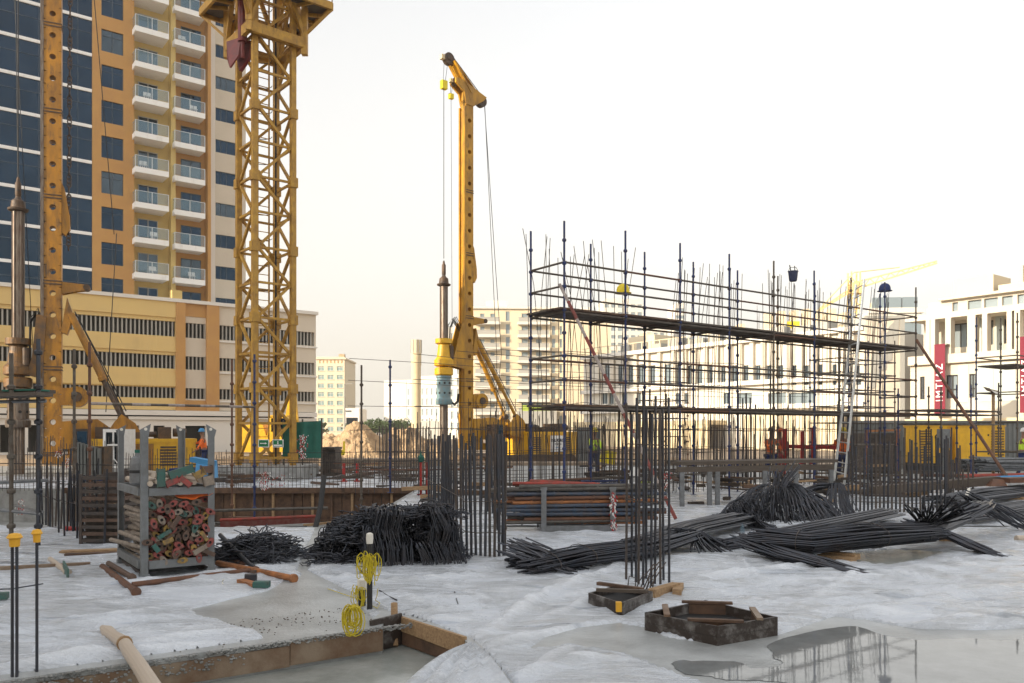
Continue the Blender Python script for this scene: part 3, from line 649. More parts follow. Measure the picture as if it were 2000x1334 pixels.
for a in (1150,1172,1197,1222,1242,1265,1288,1316,1338,1356,1378,1400,1422,1446,1468,1490,1512,1540,1562,1590,1615,1642,1664,1684):
    mb = MB(); mb.box(u(a),-.45,hz(1300,757)+.21,u(a)+.55,-.01,H-.51); ms.b(mb, 'pilaster', 'colonnade_wall')
mb = MB(); x = u(1145)
while x < u(1460): mb.box(x,-.3,H,x+.12,-.2,H+1.0); x += 1.6
mb.box(xa,-.3,H+1.0,u(1460),-.2,H+1.1); ms.b(mb, 'roof_railing', 'far_cream')
mb = MB(); mb.box(u(1155),-3.5,2.6,u(1420),-.02,3.1); mb.box(u(1155),-3.4,-.2,u(1420),-3.2,2.6); ms.b(mb, 'canopy', 'cream')
mb = MB(); mb.box(u(1480),-3.0,-.2,u(1680),-.03,3.6); ms.b(mb, 'entrance_block', 'far_cream')
mb = MB(); mb.box(xa+6, 3, H, xa+11, 9, H+2.4); ms.b(mb, 'stair_head', 'far_cream')
rk = random.Random(6)
for k in range(12): mb = MB(); x = u(1690)-4-k*3.1; mb.box(x,2+rk.random(),H,x+1.5+rk.random(),4,H+.9+rk.random()*.6); ms.b(mb, 'rooftop_unit', 'louvre')
for (a, b, ty, Yd, lab, c, r_, cm) in ((1232,1330,668,150,'pale stepped block rising behind the school roof on the left',7,5,'far_cream'),(1335,1432,690,140,'low cream block behind the middle of the school roof',7,4,'far_white'),(1432,1492,648,160,'cream block between the school roof and the unfinished frame',4,6,'far_cream'),(1640,1700,628,135,'cream block behind the ladder top',4,6,'far_cream'),(1700,1800,606,125,'pale block with dark rooftop units left of the colonnade',6,6,'far_white')):
    f_, wd_, H_, o_ = slab_block('background_block', lab, a, b, ty, Yd, 14, cm, 'far_glass', c, r_, 3.4, (1.3,1.9), parapet=1.4, rot=R(-6))
    mb = MB(); mb.box(wd_*.2,2,H_,wd_*.45,5,H_+1.8); f_.b(mb, 'roof_plant_room', 'far_cream'); mb = MB(); mb.box(-.3,-.3,H_-.5,wd_+.3,.5,H_+.3); f_.b(mb, 'parapet', 'far_white')
    if a == 1700:
        for q in (.05,.3,.62): mb = MB(); mb.box(wd_*q,-.2,H_+.3,wd_*q+2.2,.6,H_+1.9); f_.b(mb, 'rooftop_unit', 'far_glass')
# banners: real flat cloth hung in front of the colonnade
def text_mesh(txt, size, m, parent, loc, rot, name='lettering', extrude=.01, align='CENTER', bold=0, space=1.0):
    cu = bpy.data.curves.new(name, 'FONT'); cu.body = txt; cu.size = size; cu.extrude = extrude; cu.align_x = align; cu.align_y = 'CENTER'; cu.offset = bold; cu.resolution_u = 3; cu.space_character = space
    o = bpy.data.objects.new('tmp', cu); COL.objects.link(o); o.rotation_euler = rot; o.location = loc
    bpy.context.view_layer.update(); me = bpy.data.meshes.new_from_object(o.evaluated_get(bpy.context.evaluated_depsgraph_get()))
    me.transform(o.matrix_world); bpy.data.objects.remove(o)
    mb = MB(); mb.v = [tuple(v.co) for v in me.vertices]; mb.f = [tuple(p.vertices) for p in me.polygons]
    return mb.build(name, m, parent)
ANG = math.atan2(-.8, .6)
def banner(pxa, pxb, yt, yb_, txt, label, so):
    x0 = rb.u(pxa,-1); x1 = rb.u(pxb,-1); Yc = rb.Y((pxa+pxb)/2,-1); z0 = CAMZ+(HY-yb_)*Yc/F; z1 = CAMZ+(HY-yt)*Yc/F
    t = empty('banner', (rb.o[0]+rb.d[0]*(x0+x1)/2-rb.n[0]*1.0, rb.o[1]+rb.d[1]*(x0+x1)/2-rb.n[1]*1.0, z0), ANG, label, 'banner', 'banners hung on the colonnade')
    h = (x1-x0)/2; mb = MB(); mb.box(-h,-.02,0,h,.02,z1-z0); mb.build('cloth', M['banner'], t, local=True)
    mb = MB(); mb.box(-h-.1,.021,z1-z0-.1,h+.1,.9,z1-z0); mb.box(-h-.1,.021,.0,h+.1,.9,.1); mb.build('bracket', M['louvre'], t, local=True)
    c = t.location+V((-rb.n[0]*-.0,0,(z1-z0)/2+so))
    nrm = V((-rb.n[0], -rb.n[1], 0)); 
    mt = Matrix.Rotation(ANG, 4, 'Z') @ Matrix.Rotation(R(90), 4, 'X') @ Matrix.Rotation(R(90), 4, 'Z')
    text_mesh(txt, 2*h*.92, M['sign_white'], t, c+nrm*.035, mt.to_euler(), bold=.0, space=1.28)
banner(1825, 1846, 672, 811, 'IMTIAZ', 'dark red hanging banner left of the floodlight pole with tall white vertical lettering', -.3)
banner(1992, 2014, 657, 806, 'IMTIAZ', 'dark red hanging banner at the right edge of the picture, cut by the frame', -.3)
# ================================================================ tower crane
def crane():
    N = V((-8.80, 28, 0)); th = R(40); s = 1.40
    e1 = V((cos(th), sin(th), 0)); e2 = V((-sin(th), cos(th), 0))
    C = [N, N+e1*s, N+e1*s+e2*s, N+e2*s]
    t = empty('tower_crane', N+(e1+e2)*s/2, 0, 'yellow lattice tower crane mast with a climbing frame and walkway at its top', 'tower crane')
    rk = random.Random(5)
    for c in C:
        m = MB(); m.bar(c+V((0,0,-.0)), c+V((0,0,21)), .18, .18, up=(e1.x,e1.y,0))
        z = .6
        while z < 14.2: m.bar(c+V((0,0,z)), c+V((0,0,z+.34)), .27, .27, up=(e1.x,e1.y,0)); z += 2.42
        m.build('leg', M['crane_yellow'], t)
    h = 1.21
    for i in range(4):
        a, b = C[i], C[(i+1) % 4]; d = (b-a).normalized()
        m = MB(); k = 0; z = .77
        while z < 20:
            m.bar(a+d*.1+V((0,0,z)), b-d*.1+V((0,0,z)), .075)
            if k % 2 == 0: m.bar(a+d*.1+V((0,0,z)), b-d*.1+V((0,0,z+h)), .09)
            else: m.bar(b-d*.1+V((0,0,z)), a+d*.1+V((0,0,z+h)), .09)
            if k % 2: 
                q = a+d*.18+V((0,0,z+h)); m.bar(q-V((0,0,.14)), q+V((0,0,.14)), .16, .02, up=d)
            else:
                q = b-d*.18+V((0,0,z+h)); m.bar(q-V((0,0,.14)), q+V((0,0,.14)), .16, .02, up=d)
            z += h; k += 1
        m.build('face_bracing', M['crane_yellow'], t)
    # inside ladder with hoops
    q = N+e1*.55+e2*.55; m = MB()
    for o in (-.2,.2): m.bar(q+e1*o+V((0,0,.4)), q+e1*o+V((0,0,20)), .04)
    z = .6
    while z < 20: m.bar(q-e1*.2+V((0,0,z)), q+e1*.2+V((0,0,z)), .025); z += .3
    lad = m.build('ladder', M['crane_yellow'], t); m = MB(); z = 2.2
    while z < 20:
        pts = [q+e1*.33*cos(a)+e2*(.1+.36*sin(a))+V((0,0,z)) for a in [pi*k/8 for k in range(-1,10)]]
        m.tube(pts, .014, 4); z += .9
    for a in (.3, pi/2, pi-.3): m.bar(q+e1*.33*cos(a)+e2*(.1+.36*sin(a))+V((0,0,2.2)), q+e1*.33*cos(a)+e2*(.1+.36*sin(a))+V((0,0,20)), .022)
    m.build('safety_hoop', M['rig_dark'], lad)
    m = MB(); m.tube([q+e1*.45+V((0,0,.3)), q+e1*.45+V((0,0,20))], .025, 6); m.tube([q+e1*.52+e2*.1+V((0,0,.3)), q+e1*.52+e2*.1+V((0,0,20))], .015, 5); m.build('power_cable', M['black'], t)
    # climbing frame
    o = .30; K = [N-e1*o-e2*o, N+e1*(s+o)-e2*o, N+e1*(s+o)+e2*(s+o), N-e1*o+e2*(s+o)]
    m = MB(); zb = 14.85
    for i in range(4):
        a, b = K[i], K[(i+1) % 4]; m.bar(a+V((0,0,zb+.5)), b+V((0,0,zb+.5)), .16, .34)
        m.bar(a+V((0,0,zb+3.2)), b+V((0,0,zb+3.2)), .16, .3)
        m.bar(a+V((0,0,zb+.7)), (a+b)/2+V((0,0,zb+3.1)), .13); m.bar(b+V((0,0,zb+.7)), (a+b)/2+V((0,0,zb+3.1)), .13)
    m.bar(K[0]+V((0,0,zb+.34)), K[0]-e1*0+e2*-.0+V((0,0,zb+5)), .2)
    for i, kk in enumerate(K): m.bar(kk+V((0,0,zb+(.66 if i == 0 else .1))), kk+V((0,0,zb+6)), .2 if i else .22)
    m.build('climbing_frame', M['crane_yellow'], t)
    m = MB(); c = N-e1*.28+e2*.35
    m.tube([c+V((0,0,zb+.2)), c+V((0,0,zb+4))], .16, 10); m.tube([c+V((.0,0,zb-.35)), c+V((0,0,zb+.2))], .07, 8)
    m.build('climbing_ram', M['ram_red'], t)
    m = MB(); m.plate([c+e2*.55+V((0,0,zb+.3)), c+e1*.3+V((0,0,zb+.35)), c+e1*.2+V((0,0,zb-.3)), c+e2*.3+V((0,0,zb-.7)), c+e2*.5+V((0,0,zb-.3))], e1*.12)
    m.plate([c-e1*.35+e2*.55+V((0,0,zb+.3)), c-e1*.05+V((0,0,zb+.35)), c-e1*.15+V((0,0,zb-.3)), c-e1*.35+e2*.25+V((0,0,zb-.7)), c-e1*.35+e2*.5+V((0,0,zb-.3))], e1*.06)
    m.build('ram_bracket', M['ram_red'], t)
    m = MB()
    # walkway ring
    zp = 16.62; oi, oo = .4, 1.0
    def sq(r): return [N-e1*r-e2*r, N+e1*(s+r)-e2*r, N+e1*(s+r)+e2*(s+r), N-e1*r+e2*(s+r)]
    A, B = sq(oi), sq(oo)
    for i in range(4): m.plate([A[i]+V((0,0,zp)), A[(i+1)%4]+V((0,0,zp)), B[(i+1)%4]+V((0,0,zp)), B[i]+V((0,0,zp))], (0,0,.05))
    wk = m.build('walkway', M['deck_board'], t); m = MB()
    for i in range(4):
        a, b = B[i], B[(i+1)%4]; m.bar(a+V((0,0,zp+.0)), b+V((0,0,zp+.0)), .1, .26)
        for zz in (.55, 1.1): m.tube([a+V((0,0,zp+zz)), b+V((0,0,zp+zz))], .022, 6)
        for k in range(6): q = a.lerp(b, k/5); m.tube([q+V((0,0,zp)), q+V((0,0,zp+1.1))], .02, 5)
        for k in range(1,5):
            q = a.lerp(b, k/5); q2 = A[i].lerp(A[(i+1)%4], k/5); m.bar(q+V((0,0,zp-.07)), q2+V((0,0,zp-.07)), .06, .12)
        m.bar(B[i]+V((0,0,zp-.07)), sq(.2)[i]+V((0,0,zp-1.1)), .09)
    m.build('walkway_frame', M['crane_yellow'], wk)
    m = MB(); c = (C[0]+C[2])/2; m.box(c.x-1.5,c.y-1.5,-.05,c.x+1.5,c.y+1.5,.5); m.build('footing', M['concrete'], t)
crane()

# ================================================================ drilling rigs
def hole_box(m, w, d, z0, z1, pitch, r, cx=0, cy=0, first=.5):
    """hollow mast box, width w (x), depth d (y), round openings right through its wide sides"""
    z = z0; n = 20; hx = w/2
    def ring(zc, y, flip):
        vs = []; fs = []; hz = pitch/2*.62
        for i in range(n):
            a = 2*pi*i/n; c, s_ = cos(a), sin(a); vs.append((cx+r*c, y, zc+r*s_))
        for i in range(n):
            a = 2*pi*i/n; c, s_ = cos(a), sin(a); k = 1/max(abs(c)/hx, abs(s_)/hz); vs.append((cx+k*c, y, zc+k*s_))
        for i in range(n):
            j = (i+1) % n; f = (i, j, n+j, n+i); fs.append(f if flip else f[::-1])
        m.add(vs, fs)
    zc = z0+pitch*first
    zz = z0
    while zc+pitch/2 < z1:
        hz = pitch/2*.62
        m.box(cx-hx, cy-d/2, zz, cx+hx, cy+d/2, zc-hz); 
        for y, fl in ((cy-d/2, False), (cy+d/2, True)): ring(zc, y, fl)
        vs = [(cx+r*cos(2*pi*i/n), y, zc+r*sin(2*pi*i/n)) for y in (cy-d/2, cy+d/2) for i in range(n)]
        m.add(vs, [(i, i+n, (i+1)%n+n, (i+1)%n) for i in range(n)])
        m.add([(cx-hx,cy-d/2,zc-hz),(cx-hx,cy+d/2,zc-hz),(cx-hx,cy+d/2,zc+hz),(cx-hx,cy-d/2,zc+hz)], [(0,3,2,1)])
        m.add([(cx+hx,cy-d/2,zc-hz),(cx+hx,cy+d/2,zc-hz),(cx+hx,cy+d/2,zc+hz),(cx+hx,cy-d/2,zc+hz)], [(0,1,2,3)])
        zz = zc+hz; zc += pitch
    m.box(cx-hx, cy-d/2, zz, cx+hx, cy+d/2, z1)
def rig(loc, rot, label, H, holes_w, kz, casing, zr=4.9, ft=2.9, full=True, paint='rig_bright', group='rotary drilling rigs'):
    """local: mast at origin, kelly at x=-1.3 (front), machine body at +x"""
    t = empty('drilling_rig', loc, rot, label, 'drilling rig', group)
    B = lambda m, n, mt, p=t: m.build(n, M[mt], p, local=True)
    w = holes_w
    m = MB(); hole_box(m, w, .5, 1.2, H, .86, .115, first=.6); m.box(-w/2-.05,-.3,.9,w/2+.05,.3,1.2); mast = B(m, 'mast', paint)
    m = MB()
    for z in [1.2+k*3.44 for k in range(int(H/3.44))]:
        m.box(-w/2-.02,-.27,z,w/2+.02,.27,z+.05); m.box(-w/2-.02,-.27,z+.13,w/2+.02,.27,z+.17)
    B(m, 'flange', 'rig_dark', mast)
    m = MB()
    for y in (-.22,.22): m.box(-w/2-.12,y-.05,1.0,-w/2-.003,y+.05,H-.4)
    m.box(-w/2-.06,-.1,1.0,-w/2-.004,.1,H-.6); B(m, 'guide_rail', paint if full else 'kelly', mast)
    # mast head
    if H < 21.5:
        m = MB(); z = H
        m.plate([(-w/2,-.3,z-.3),(w/2,-.3,z-.3),(.95,-.3,z+.18),(1.15,-.3,z+.42),(.75,-.3,z+.55),(-.5,-.3,z+.98),(-.95,-.3,z+.98),(-.95,-.3,z+.72),(-.4,-.3,z+.35)], (0,.12,0))
        m.plate([(-w/2,.18,z-.3),(w/2,.18,z-.3),(.95,.18,z+.18),(1.15,.18,z+.42),(.75,.18,z+.55),(-.5,.18,z+.98),(-.95,.18,z+.98),(-.95,.18,z+.72),(-.4,.18,z+.35)], (0,.12,0))
        m.box(-w/2,-.17,z-.2,w/2,.17,z+.5)
        head = B(m, 'mast_head', paint)
        m = MB(); top = V((-1.3,0,z+1.95))
        for y in (-.16,.16): m.bar((.1,y,z+.4),(top.x+.25,y,top.z-.1),.09,.36, up=(0,1,0))
        m.bar((.75,0,z+.5),(top.x+.5,0,top.z-.1),.3,.05); m.bar((-.2,0,z+.6),(top.x+.3,0,top.z-.3),.26,.24)
        B(m, 'jib', paint, head)
        for (cx, cz, r) in ((top.x+.05,top.z,.32),(.95,z+.25,.34),(-.82,z+.85,.2)):
            m = MB(); m.tube([(cx,-.14,cz),(cx,.14,cz)], r, 18); m.tube([(cx,-.2,cz),(cx,.2,cz)], r*.35, 10); B(m, 'pulley', 'rig_dark', head)
        m = MB(); m.box(top.x-.45,-.12,top.z-.12,top.x-.1,.12,top.z+.12); B(m, 'roller_bracket', 'cream', head); m = MB(); m.box(-1.18,-.1,z+.75,-.96,.1,z+.93); B(m, 'roller_bracket', 'cream', head)
        kx = -1.55; m = MB()
        for dx in (-.12,.12): m.tube([(kx+dx+.15,0,top.z-.1),(kx+dx*.5,0,top.z-1.5)], .012, 5)
        m.tube([(kx,0,top.z-1.5),(kx,0,kz)], .02, 6); m.tube([(-1.12,0,z+.8),(-1.1,0,z+.1)], .012, 5); m.tube([(-.95,0,z+.8),(-1.05,0,z+.1)], .012, 5); m.tube([(-1.07,0,z-.1),(-1.0,0,7.5)], .012, 5)
        m.tube([(top.x+.2,.0,top.z+.35),(1.05,0,z+.55)], .02, 5); m.tube([(1.28,.05,z+.2),(2.35,.3,6.3),(2.1,0,2.6)], .018, 5); m.tube([(1.18,-.05,z+.1),(2.2,-.3,6.3),(2.0,0,2.6)], .018, 5)
        B(m, 'winch_rope', 'black')
        m = MB(); m.box(kx-.17,-.12,top.z-1.7,kx+.17,.12,top.z-1.25); B(m, 'rope_weight', 'yellow_plain'); m = MB(); m.box(-1.2,-.1,z-.15,-.95,.1,z+.12); B(m, 'rope_weight', 'yellow_plain')
    else:
        kx = -1.22
        m = MB(); m.tube([(kx,0,H),(kx,0,kz)], .022, 6); m.tube([(-1.5,.2,H),(-.7,.1,5)], .014, 5); m.tube([(-1.35,.1,H),(-1.2,.1,8)], .014, 5)
        m.tube([(1.3,0,H),(2.2,.2,10.4)], .018, 5); m.tube([(2.3,0,10.4),(1.9,0,3)], .018, 5); B(m, 'winch_rope', 'black')
        m = MB(); z = H-2.0
        while z > 9.5:                                    # heavy hoist chain beside the mast
            a = 0 if int(z*10) % 2 else 1
            x_ = .62-(H-z)*.006
            m.tube([(x_+.07*cos(q)*(1-a),.07*cos(q)*a,z+.11*sin(q)) for q in [2*pi*k/8 for k in range(9)]], .028, 5, cap=False); z -= .16
        B(m, 'hoist_chain', 'rig_dark'); m = MB(); x_ = .62; zz = H-1.7
        m.tube([(x_+.26*cos(q),0,zz+.3*sin(q)) for q in [2*pi*k/14 for k in range(15)]], .07, 8, cap=False); m.ball((x_,0,zz-.35),.14); B(m, 'hook', 'red')
        m = MB(); m.plate([(.3,-.2,H-.9),(1.5,-.2,H-.5),(1.5,-.2,H),(.3,-.2,H)], (0,.4,0)); B(m, 'mast_head', paint)
    # kelly
    m = MB(); m.lathe((kx,0,0), [(.20,-.9),(.20,kz-1.3)], 18); m2 = MB()
    for i in range(6):
        a = 2*pi*i/6; m.box(kx+.205*cos(a)-.025,.205*sin(a)-.025,-.85,kx+.205*cos(a)+.025,.205*sin(a)+.025,kz-1.4)
    ke = B(m, 'kelly_bar', 'kelly')
    m2.v and B(m2, 'kelly_rib', 'kelly', ke) if False else None
    m = MB(); m.lathe((kx,0,kz-1.5), [(.22,0),(.36,.05),(.38,.12),(.27,.16),(.24,.42),(.12,.52),(.09,.62),(.11,.66),(.11,1.15),(.07,1.2),(.05,1.35),(.02,1.4)], 16); smooth_by_angle(B(m, 'kelly_swivel', 'rig_dark', ke))
    # rotary head
    m = MB(); m.lathe((kx,0,zr), [(.40,0),(.50,.06),(.50,.38),(.42,.44)], 24); m.lathe((kx,0,zr+.5),[(.40,0),(.52,.06),(.52,.34),(.38,.5),(.30,1.15),(.36,1.2)], 24)
    m.lathe((kx,0,zr+1.72),[(.36,0),(.46,.02),(.46,.26),(.36,.27)], 20)
    ro = B(m, 'rotary_drive', 'rig_grimy' if not full else 'machine_yellow')
    for y in (-.27,.27):
        m = MB(); m.tube([(kx+.3,y,zr+.9),(kx+.3,y,zr+1.6)], .13, 10); B(m, 'drive_motor', 'rig_dark', ro)
    for y in (-.3,.22):
        m = MB(); m.plate([(kx+.3,y,zr+.55),(-w/2-.05,y,zr+.4),(-w/2+.1,y,zr+2.9),(-w/2-.25,y,zr+2.95),(kx+.5,y,zr+1.2)], (0,.08,0)); B(m, 'drive_carriage', paint if full else 'rig_grimy', ro)
    rr = random.Random(2)
    for k in range(6):
        a = rr.uniform(-.2,.2); m = MB(); m.tube([(kx+.4,a,zr+1.6),(kx+.42,a,zr+2.5+rr.random()*.3),(kx+.7,a,zr+3.0+rr.random()*.3),(-.35,a,zr+2.5),(-.3,a,zr+1.4)], .022, 5)
        B(m, 'hydraulic_hose', 'black', ro)
    m = MB(); cz = zr-1.55; m.lathe((kx,0,cz), [(.42,0),(.45,.05),(.45,.28),(.38,.34),(.38,1.42),(.43,1.45),(.43,1.54)], 24); cs = smooth_by_angle(B(m, 'casing_drive', casing, ro))
    for i in range(8):
        a = 2*pi*i/8-.5
        for zz in (.62,1.15): m = MB(); m.tube([(kx+.36*cos(a),.36*sin(a),cz+zz),(kx+.39*cos(a),.39*sin(a),cz+zz)], .06, 10); B(m, 'dark_hole_disc', 'black', cs)  # black discs stand in for the shade in the holes
    if full:
        m = MB(); m.tube([(kx+.4,-.1,cz+.15),(kx+.65,-.1,cz+.02),(kx+.85,-.1,cz+.2),(kx+.9,-.1,cz+.6)], .07, 8); B(m, 'discharge_hose', 'black', cs)
    # brackets, winch, backstays
    for y in (-.2,.14):
        m = MB(); z = 8.0; m.plate([(w/2,y,z-.28),(w/2,y,z+.22),(w/2+.95,y,z+.16),(w/2+1.02,y,z-.03),(w/2+.55,y,z-.12)], (0,.06,0)); B(m, 'rope_bracket', paint, mast)
    m = MB(); m.tube([(w/2+.9,-.22,8.06),(w/2+.9,.22,8.06)], .13, 12); B(m, 'rope_sheave', 'rig_dark', mast)
    m = MB(); m.plate([(w/2,-.2,10.2),(w/2,-.2,12.2),(w/2+.1,-.2,12.0),(w/2+.28,-.2,10.9),(w/2+.3,-.2,10.4),(w/2+.15,-.2,10.1)], (0,.4,0)); B(m, 'mast_bracket', paint, mast)
    foot = V((ft,0,2.35))
    m = MB(); m.plate([(w/2-.02,-.26,6.2),(w/2+.2,-.26,7.6),(w/2+.42,-.26,6.9),(w/2+.2,-.26,6.1)], (0,.52,0)); B(m, 'backstay_lug', paint, mast)
    for y0, y1 in ((-.2,-.62),(.2,.45)):
        a = V((w/2+.32,y0,6.95)); b = V((foot.x+(0 if y0 < 0 else .1),y1,foot.z+.4)); d = b-a; m = MB(); m.tube([a, a+d*.6, a+d*.605, a+d*.64], [.13,.13,.16,.16], 12)
        cy = B(m, 'backstay_cylinder', paint); m = MB(); m.tube([a+d*.64, b], .085, 10); B(m, 'piston_rod', paint if full else 'rig_dark', cy)
        m = MB(); m.tube([b-V((0,.12,0)), b+V((0,.12,0))], .15, 10); B(m, 'pivot', 'rig_dark', cy)
        m = MB(); m.tube([a+V((.15,0,.1)), a+d*.5+V((.18,0,.12)), b+V((.05,0,.3))], .022, 5); B(m, 'hydraulic_hose', 'black', cy)
    for y in (-.75,.5):
        m = MB(); m.plate([(ft-.5,y,1.75),(ft+.5,y,1.5),(ft+.75,y,2.1),(ft+.5,y,2.55),(ft,y,2.9),(ft-.25,y,2.6),(ft-.5,y,2.2)], (0,.16,0)); B(m, 'tilt_frame', paint)
    m = MB(); m.tube([(ft,-.8,2.35),(ft,.75,2.35)], .1, 8); m.box(ft-.3,-.58,1.75,ft+.4,.49,2.05); B(m, 'tilt_axle', paint)
    m = MB(); m.plate([(w/2,-.32,1.5),(w/2,-.32,2.6),(1.6,-.32,2.7),(ft-.51,-.32,2.4),(ft-.6,-.32,1.9),(1.4,-.32,1.45)], (0,.64,0)); B(m, 'mast_foot_linkage', paint)
    m = MB(); m.tube([(w/2+.55,-.36,3.6),(w/2+.55,.36,3.6)], .42, 20); m.box(w/2,-.3,3.25,w/2+.6,.3,3.95); wn = B(m, 'crowd_winch', paint)
    for y in (-.42,.37): m = MB(); m.tube([(w/2+.55,y,3.6),(w/2+.55,y+.05,3.6)], .2, 14); B(m, 'winch_hub', 'rig_dark', wn)
    m = MB(); m.lathe((w/2+.5,0,.9), [(.5,0),(.5,.35),(.3,.4),(.3,.7)], 18); B(m, 'slew_joint', paint)
    bx = ft+.45 if full else ft-1.1; bl = 3.7 if full else 3.9
    m = MB(); m.box(bx,-1.3,.55,bx+bl,1.3,1.75); m.box(bx-.04,-1.33,1.75,bx+bl+.04,1.33,1.9); bd = B(m, 'body', 'machine_yellow'); m = MB(); m.box(bx+bl+.05,-1.3,.6,bx+bl+.5,1.3,1.6); B(m, 'counterweight', 'rig_dark', bd)
    for k in range(3):
        m = MB(); x0 = bx+.25+k*1.15
        if k != 1:
            for q in range(7): m.box(x0,-1.33,.8+q*.12,x0+.6,-1.301,.87+q*.12)
            B(m, 'vent', 'rig_dark', bd)
        else: m.box(x0+.02,-1.32,.65,x0+.9,-1.302,1.7); B(m, 'door_panel', paint, bd)
    m = MB(); m.box(.9,-1.5,.7,1.35,-.6,2.3); cb = B(m, 'cab', 'rig_dark'); m = MB(); m.box(.95,-1.54,1.3,1.3,-1.502,2.2); B(m, 'cab_window', 'glass_blue', cb)
    for k in range(6):
        m = MB(); x0 = bx+.15+k*.58; h_ = .25+.5*rr.random()
        if k % 2: m.tube([(x0,-.6,1.95+h_*.5),(x0+.5,-.55,1.95+h_*.5)], h_*.45, 10)
        else: m.box(x0,-.9,1.9,x0+.5,.3,1.9+h_)
        B(m, 'engine_part', 'rig_dark', bd)
    for y in (-1.5, 1.0):
        m = MB(); pts = []
        for k in range(9): a = pi/2+pi*k/8; pts.append((1.2+.38*cos(a), .2+.4*sin(a)))
        for k in range(9): a = -pi/2+pi*k/8; pts.append((bx+bl-.6+.38*cos(a), .2+.4*sin(a)))
        m.plate([(x,y,z) for x,z in pts], (0,.5,0)); B(m, 'track', 'rig_dark')
    m = MB(); m.box(1.2,-.99,.15,bx+bl-.6,.99,.54); B(m, 'undercarriage', 'rig_dark')
    return t
CRIG = rig(((912-1000)/F*45, 45, -.2), R(40), 'yellow drilling rig with pale blue casing drive, standing alone against the open sky', 20.05, .5, 11.2, 'casing_blue', ft=3.0)
LRIG = rig(((104-1000)/F*33, 33, -.5), R(24), 'grimy yellow drilling rig at the left in front of the glass tower', 22.2, .62, 12.4, 'kelly', zr=3.9, ft=2.5, full=False, paint='rig_yellow')
# ================================================================ main scaffold
SU = V((.8135,.5817,0)); SV = V((-.5817,.8135,0)); S0 = V((1.127,17.67,0)); BAY = 1.8; WID = 1.2
def cup_post(m, base, top, r=.024, pitch=.5, n=8, z0=.3):
    b = V(base); h = top-b.z; m.tube([b, b+V((0,0,h))], r, n); z = z0
    while z < h-.15: m.lathe((b.x,b.y,b.z+z), [(r+.002,-.035),(r*1.9,-.02),(r*2.0,.02),(r+.002,.045)], n); z += pitch
    return m
sc = empty('scaffold', S0, 0, 'long blue cup lock scaffold with two plank decks around the wall reinforcement', 'scaffold')
PX = {}
rk = random.Random(11)
for j in range(2):
    for i in range(9):
        b = S0+SU*(BAY*i)+SV*(WID*j); PX[i,j] = b
        top = 6.22+rk.uniform(-.05,.05) if (i,j) not in ((7,1),) else 5.9
        m = MB(); cup_post(m, b, top); m.box(b.x-.07,b.y-.07,0,b.x+.07,b.y+.07,.012)
        m.build('standard', M['blue_paint'] if rk.random() < .72 else M['tube_grey'], sc)
L_ = [5.33,4.82,4.26,3.32,2.79,2.18,.55]
for j in range(2):
    for z in L_:
        if z == 2.79 and j == 1 or (z == .55 and j == 0): continue
        for i in range(8):
            a, b = PX[i,j], PX[i+1,j]; m = MB(); m.tube([a+V((0,0,z)), b+V((0,0,z))], .024, 7)
            for q in (a+SU*.04, b-SU*.04): m.bar(q+V((0,0,z-.04)), q+V((0,0,z+.03)), .035, .03)
            m.build('ledger', M['tube_grey'] if (i*3+j+int(z*9)) % 5 else M['tube_rust'], sc)
for i in range(9):
    for z in ((5.33,4.82,4.26,3.32,2.79,2.18) if i in (0,8) else (4.26,2.18)):
        m = MB(); m.tube([PX[i,0]+V((0,0,z)), PX[i,1]+V((0,0,z))], .024, 7); m.build('transom', M['tube_grey'], sc)
for zd in (4.33, 2.24):
    for i in range(8):
        for k in range(5):
            a = PX[i,0]+SV*(.09+k*.25)-SU*.12+V((0,0,zd+rk.uniform(0,.006)+(.012 if i % 2 else 0))); b = a+SU*(BAY+.2)
            m = MB(); m.bar(a, b, .225, .04); m.build('deck_plank', M['deck_board'] if rk.random() < .8 else M['wood_dark'], sc)
# red and white raking prop + second one
def striped(a, b, r, label, n=12, cat='prop', base='faded_white', band='faded_red', name='raking_prop'):
    a = V(a); b = V(b); d = b-a; t = empty(name, a, 0, label, cat)
    m = MB(); m.tube([a, b], r, 8); m.build('tube', M[base], t)
    for k in range(0, n, 2):
        m = MB(); m.tube([a+d*(k/n), a+d*((k+1)/n)], r+.002, 8); m.build('painted_band', M[band], t)
    return t
a = P(1320,992,15.2); a.z = .05
striped(a, P(1093,555,17.3), .033, 'red and white raking tube leaning against the left end of the scaffold')
m = MB(); b = P(1790,664,25.9); a = P(1962,925,23); m.tube([a, b], .045, 8); m.tube([a-V((.06,0,0)), a+V((.06,0,-.05))], .06, 6)
tag(m.build('raking_prop', M['tube_rust']), 'plain brown raking tube leaning on the right end of the scaffold past the generators', 'prop')
# aluminium ladder
t = empty('ladder', P(1640,945,23.4), 0, 'long aluminium ladder leaning against the scaffold decks', 'ladder')
A = [P(1628,940,23.3), P(1648,952,23.0)]; A[0].z = .12; A[1].z = .05; Bt = [P(1672,556,24.3), P(1688,546,24.05)]
for k in range(2): m = MB(); m.bar(A[k], Bt[k], .035, .09); m.build('rail', M['alu'], t)
n = 21
for k in range(n): 
    f = (k+.5)/n; m = MB(); m.tube([A[0].lerp(Bt[0], f), A[1].lerp(Bt[1], f)], .017, 6); m.build('rung', M['alu'], t)
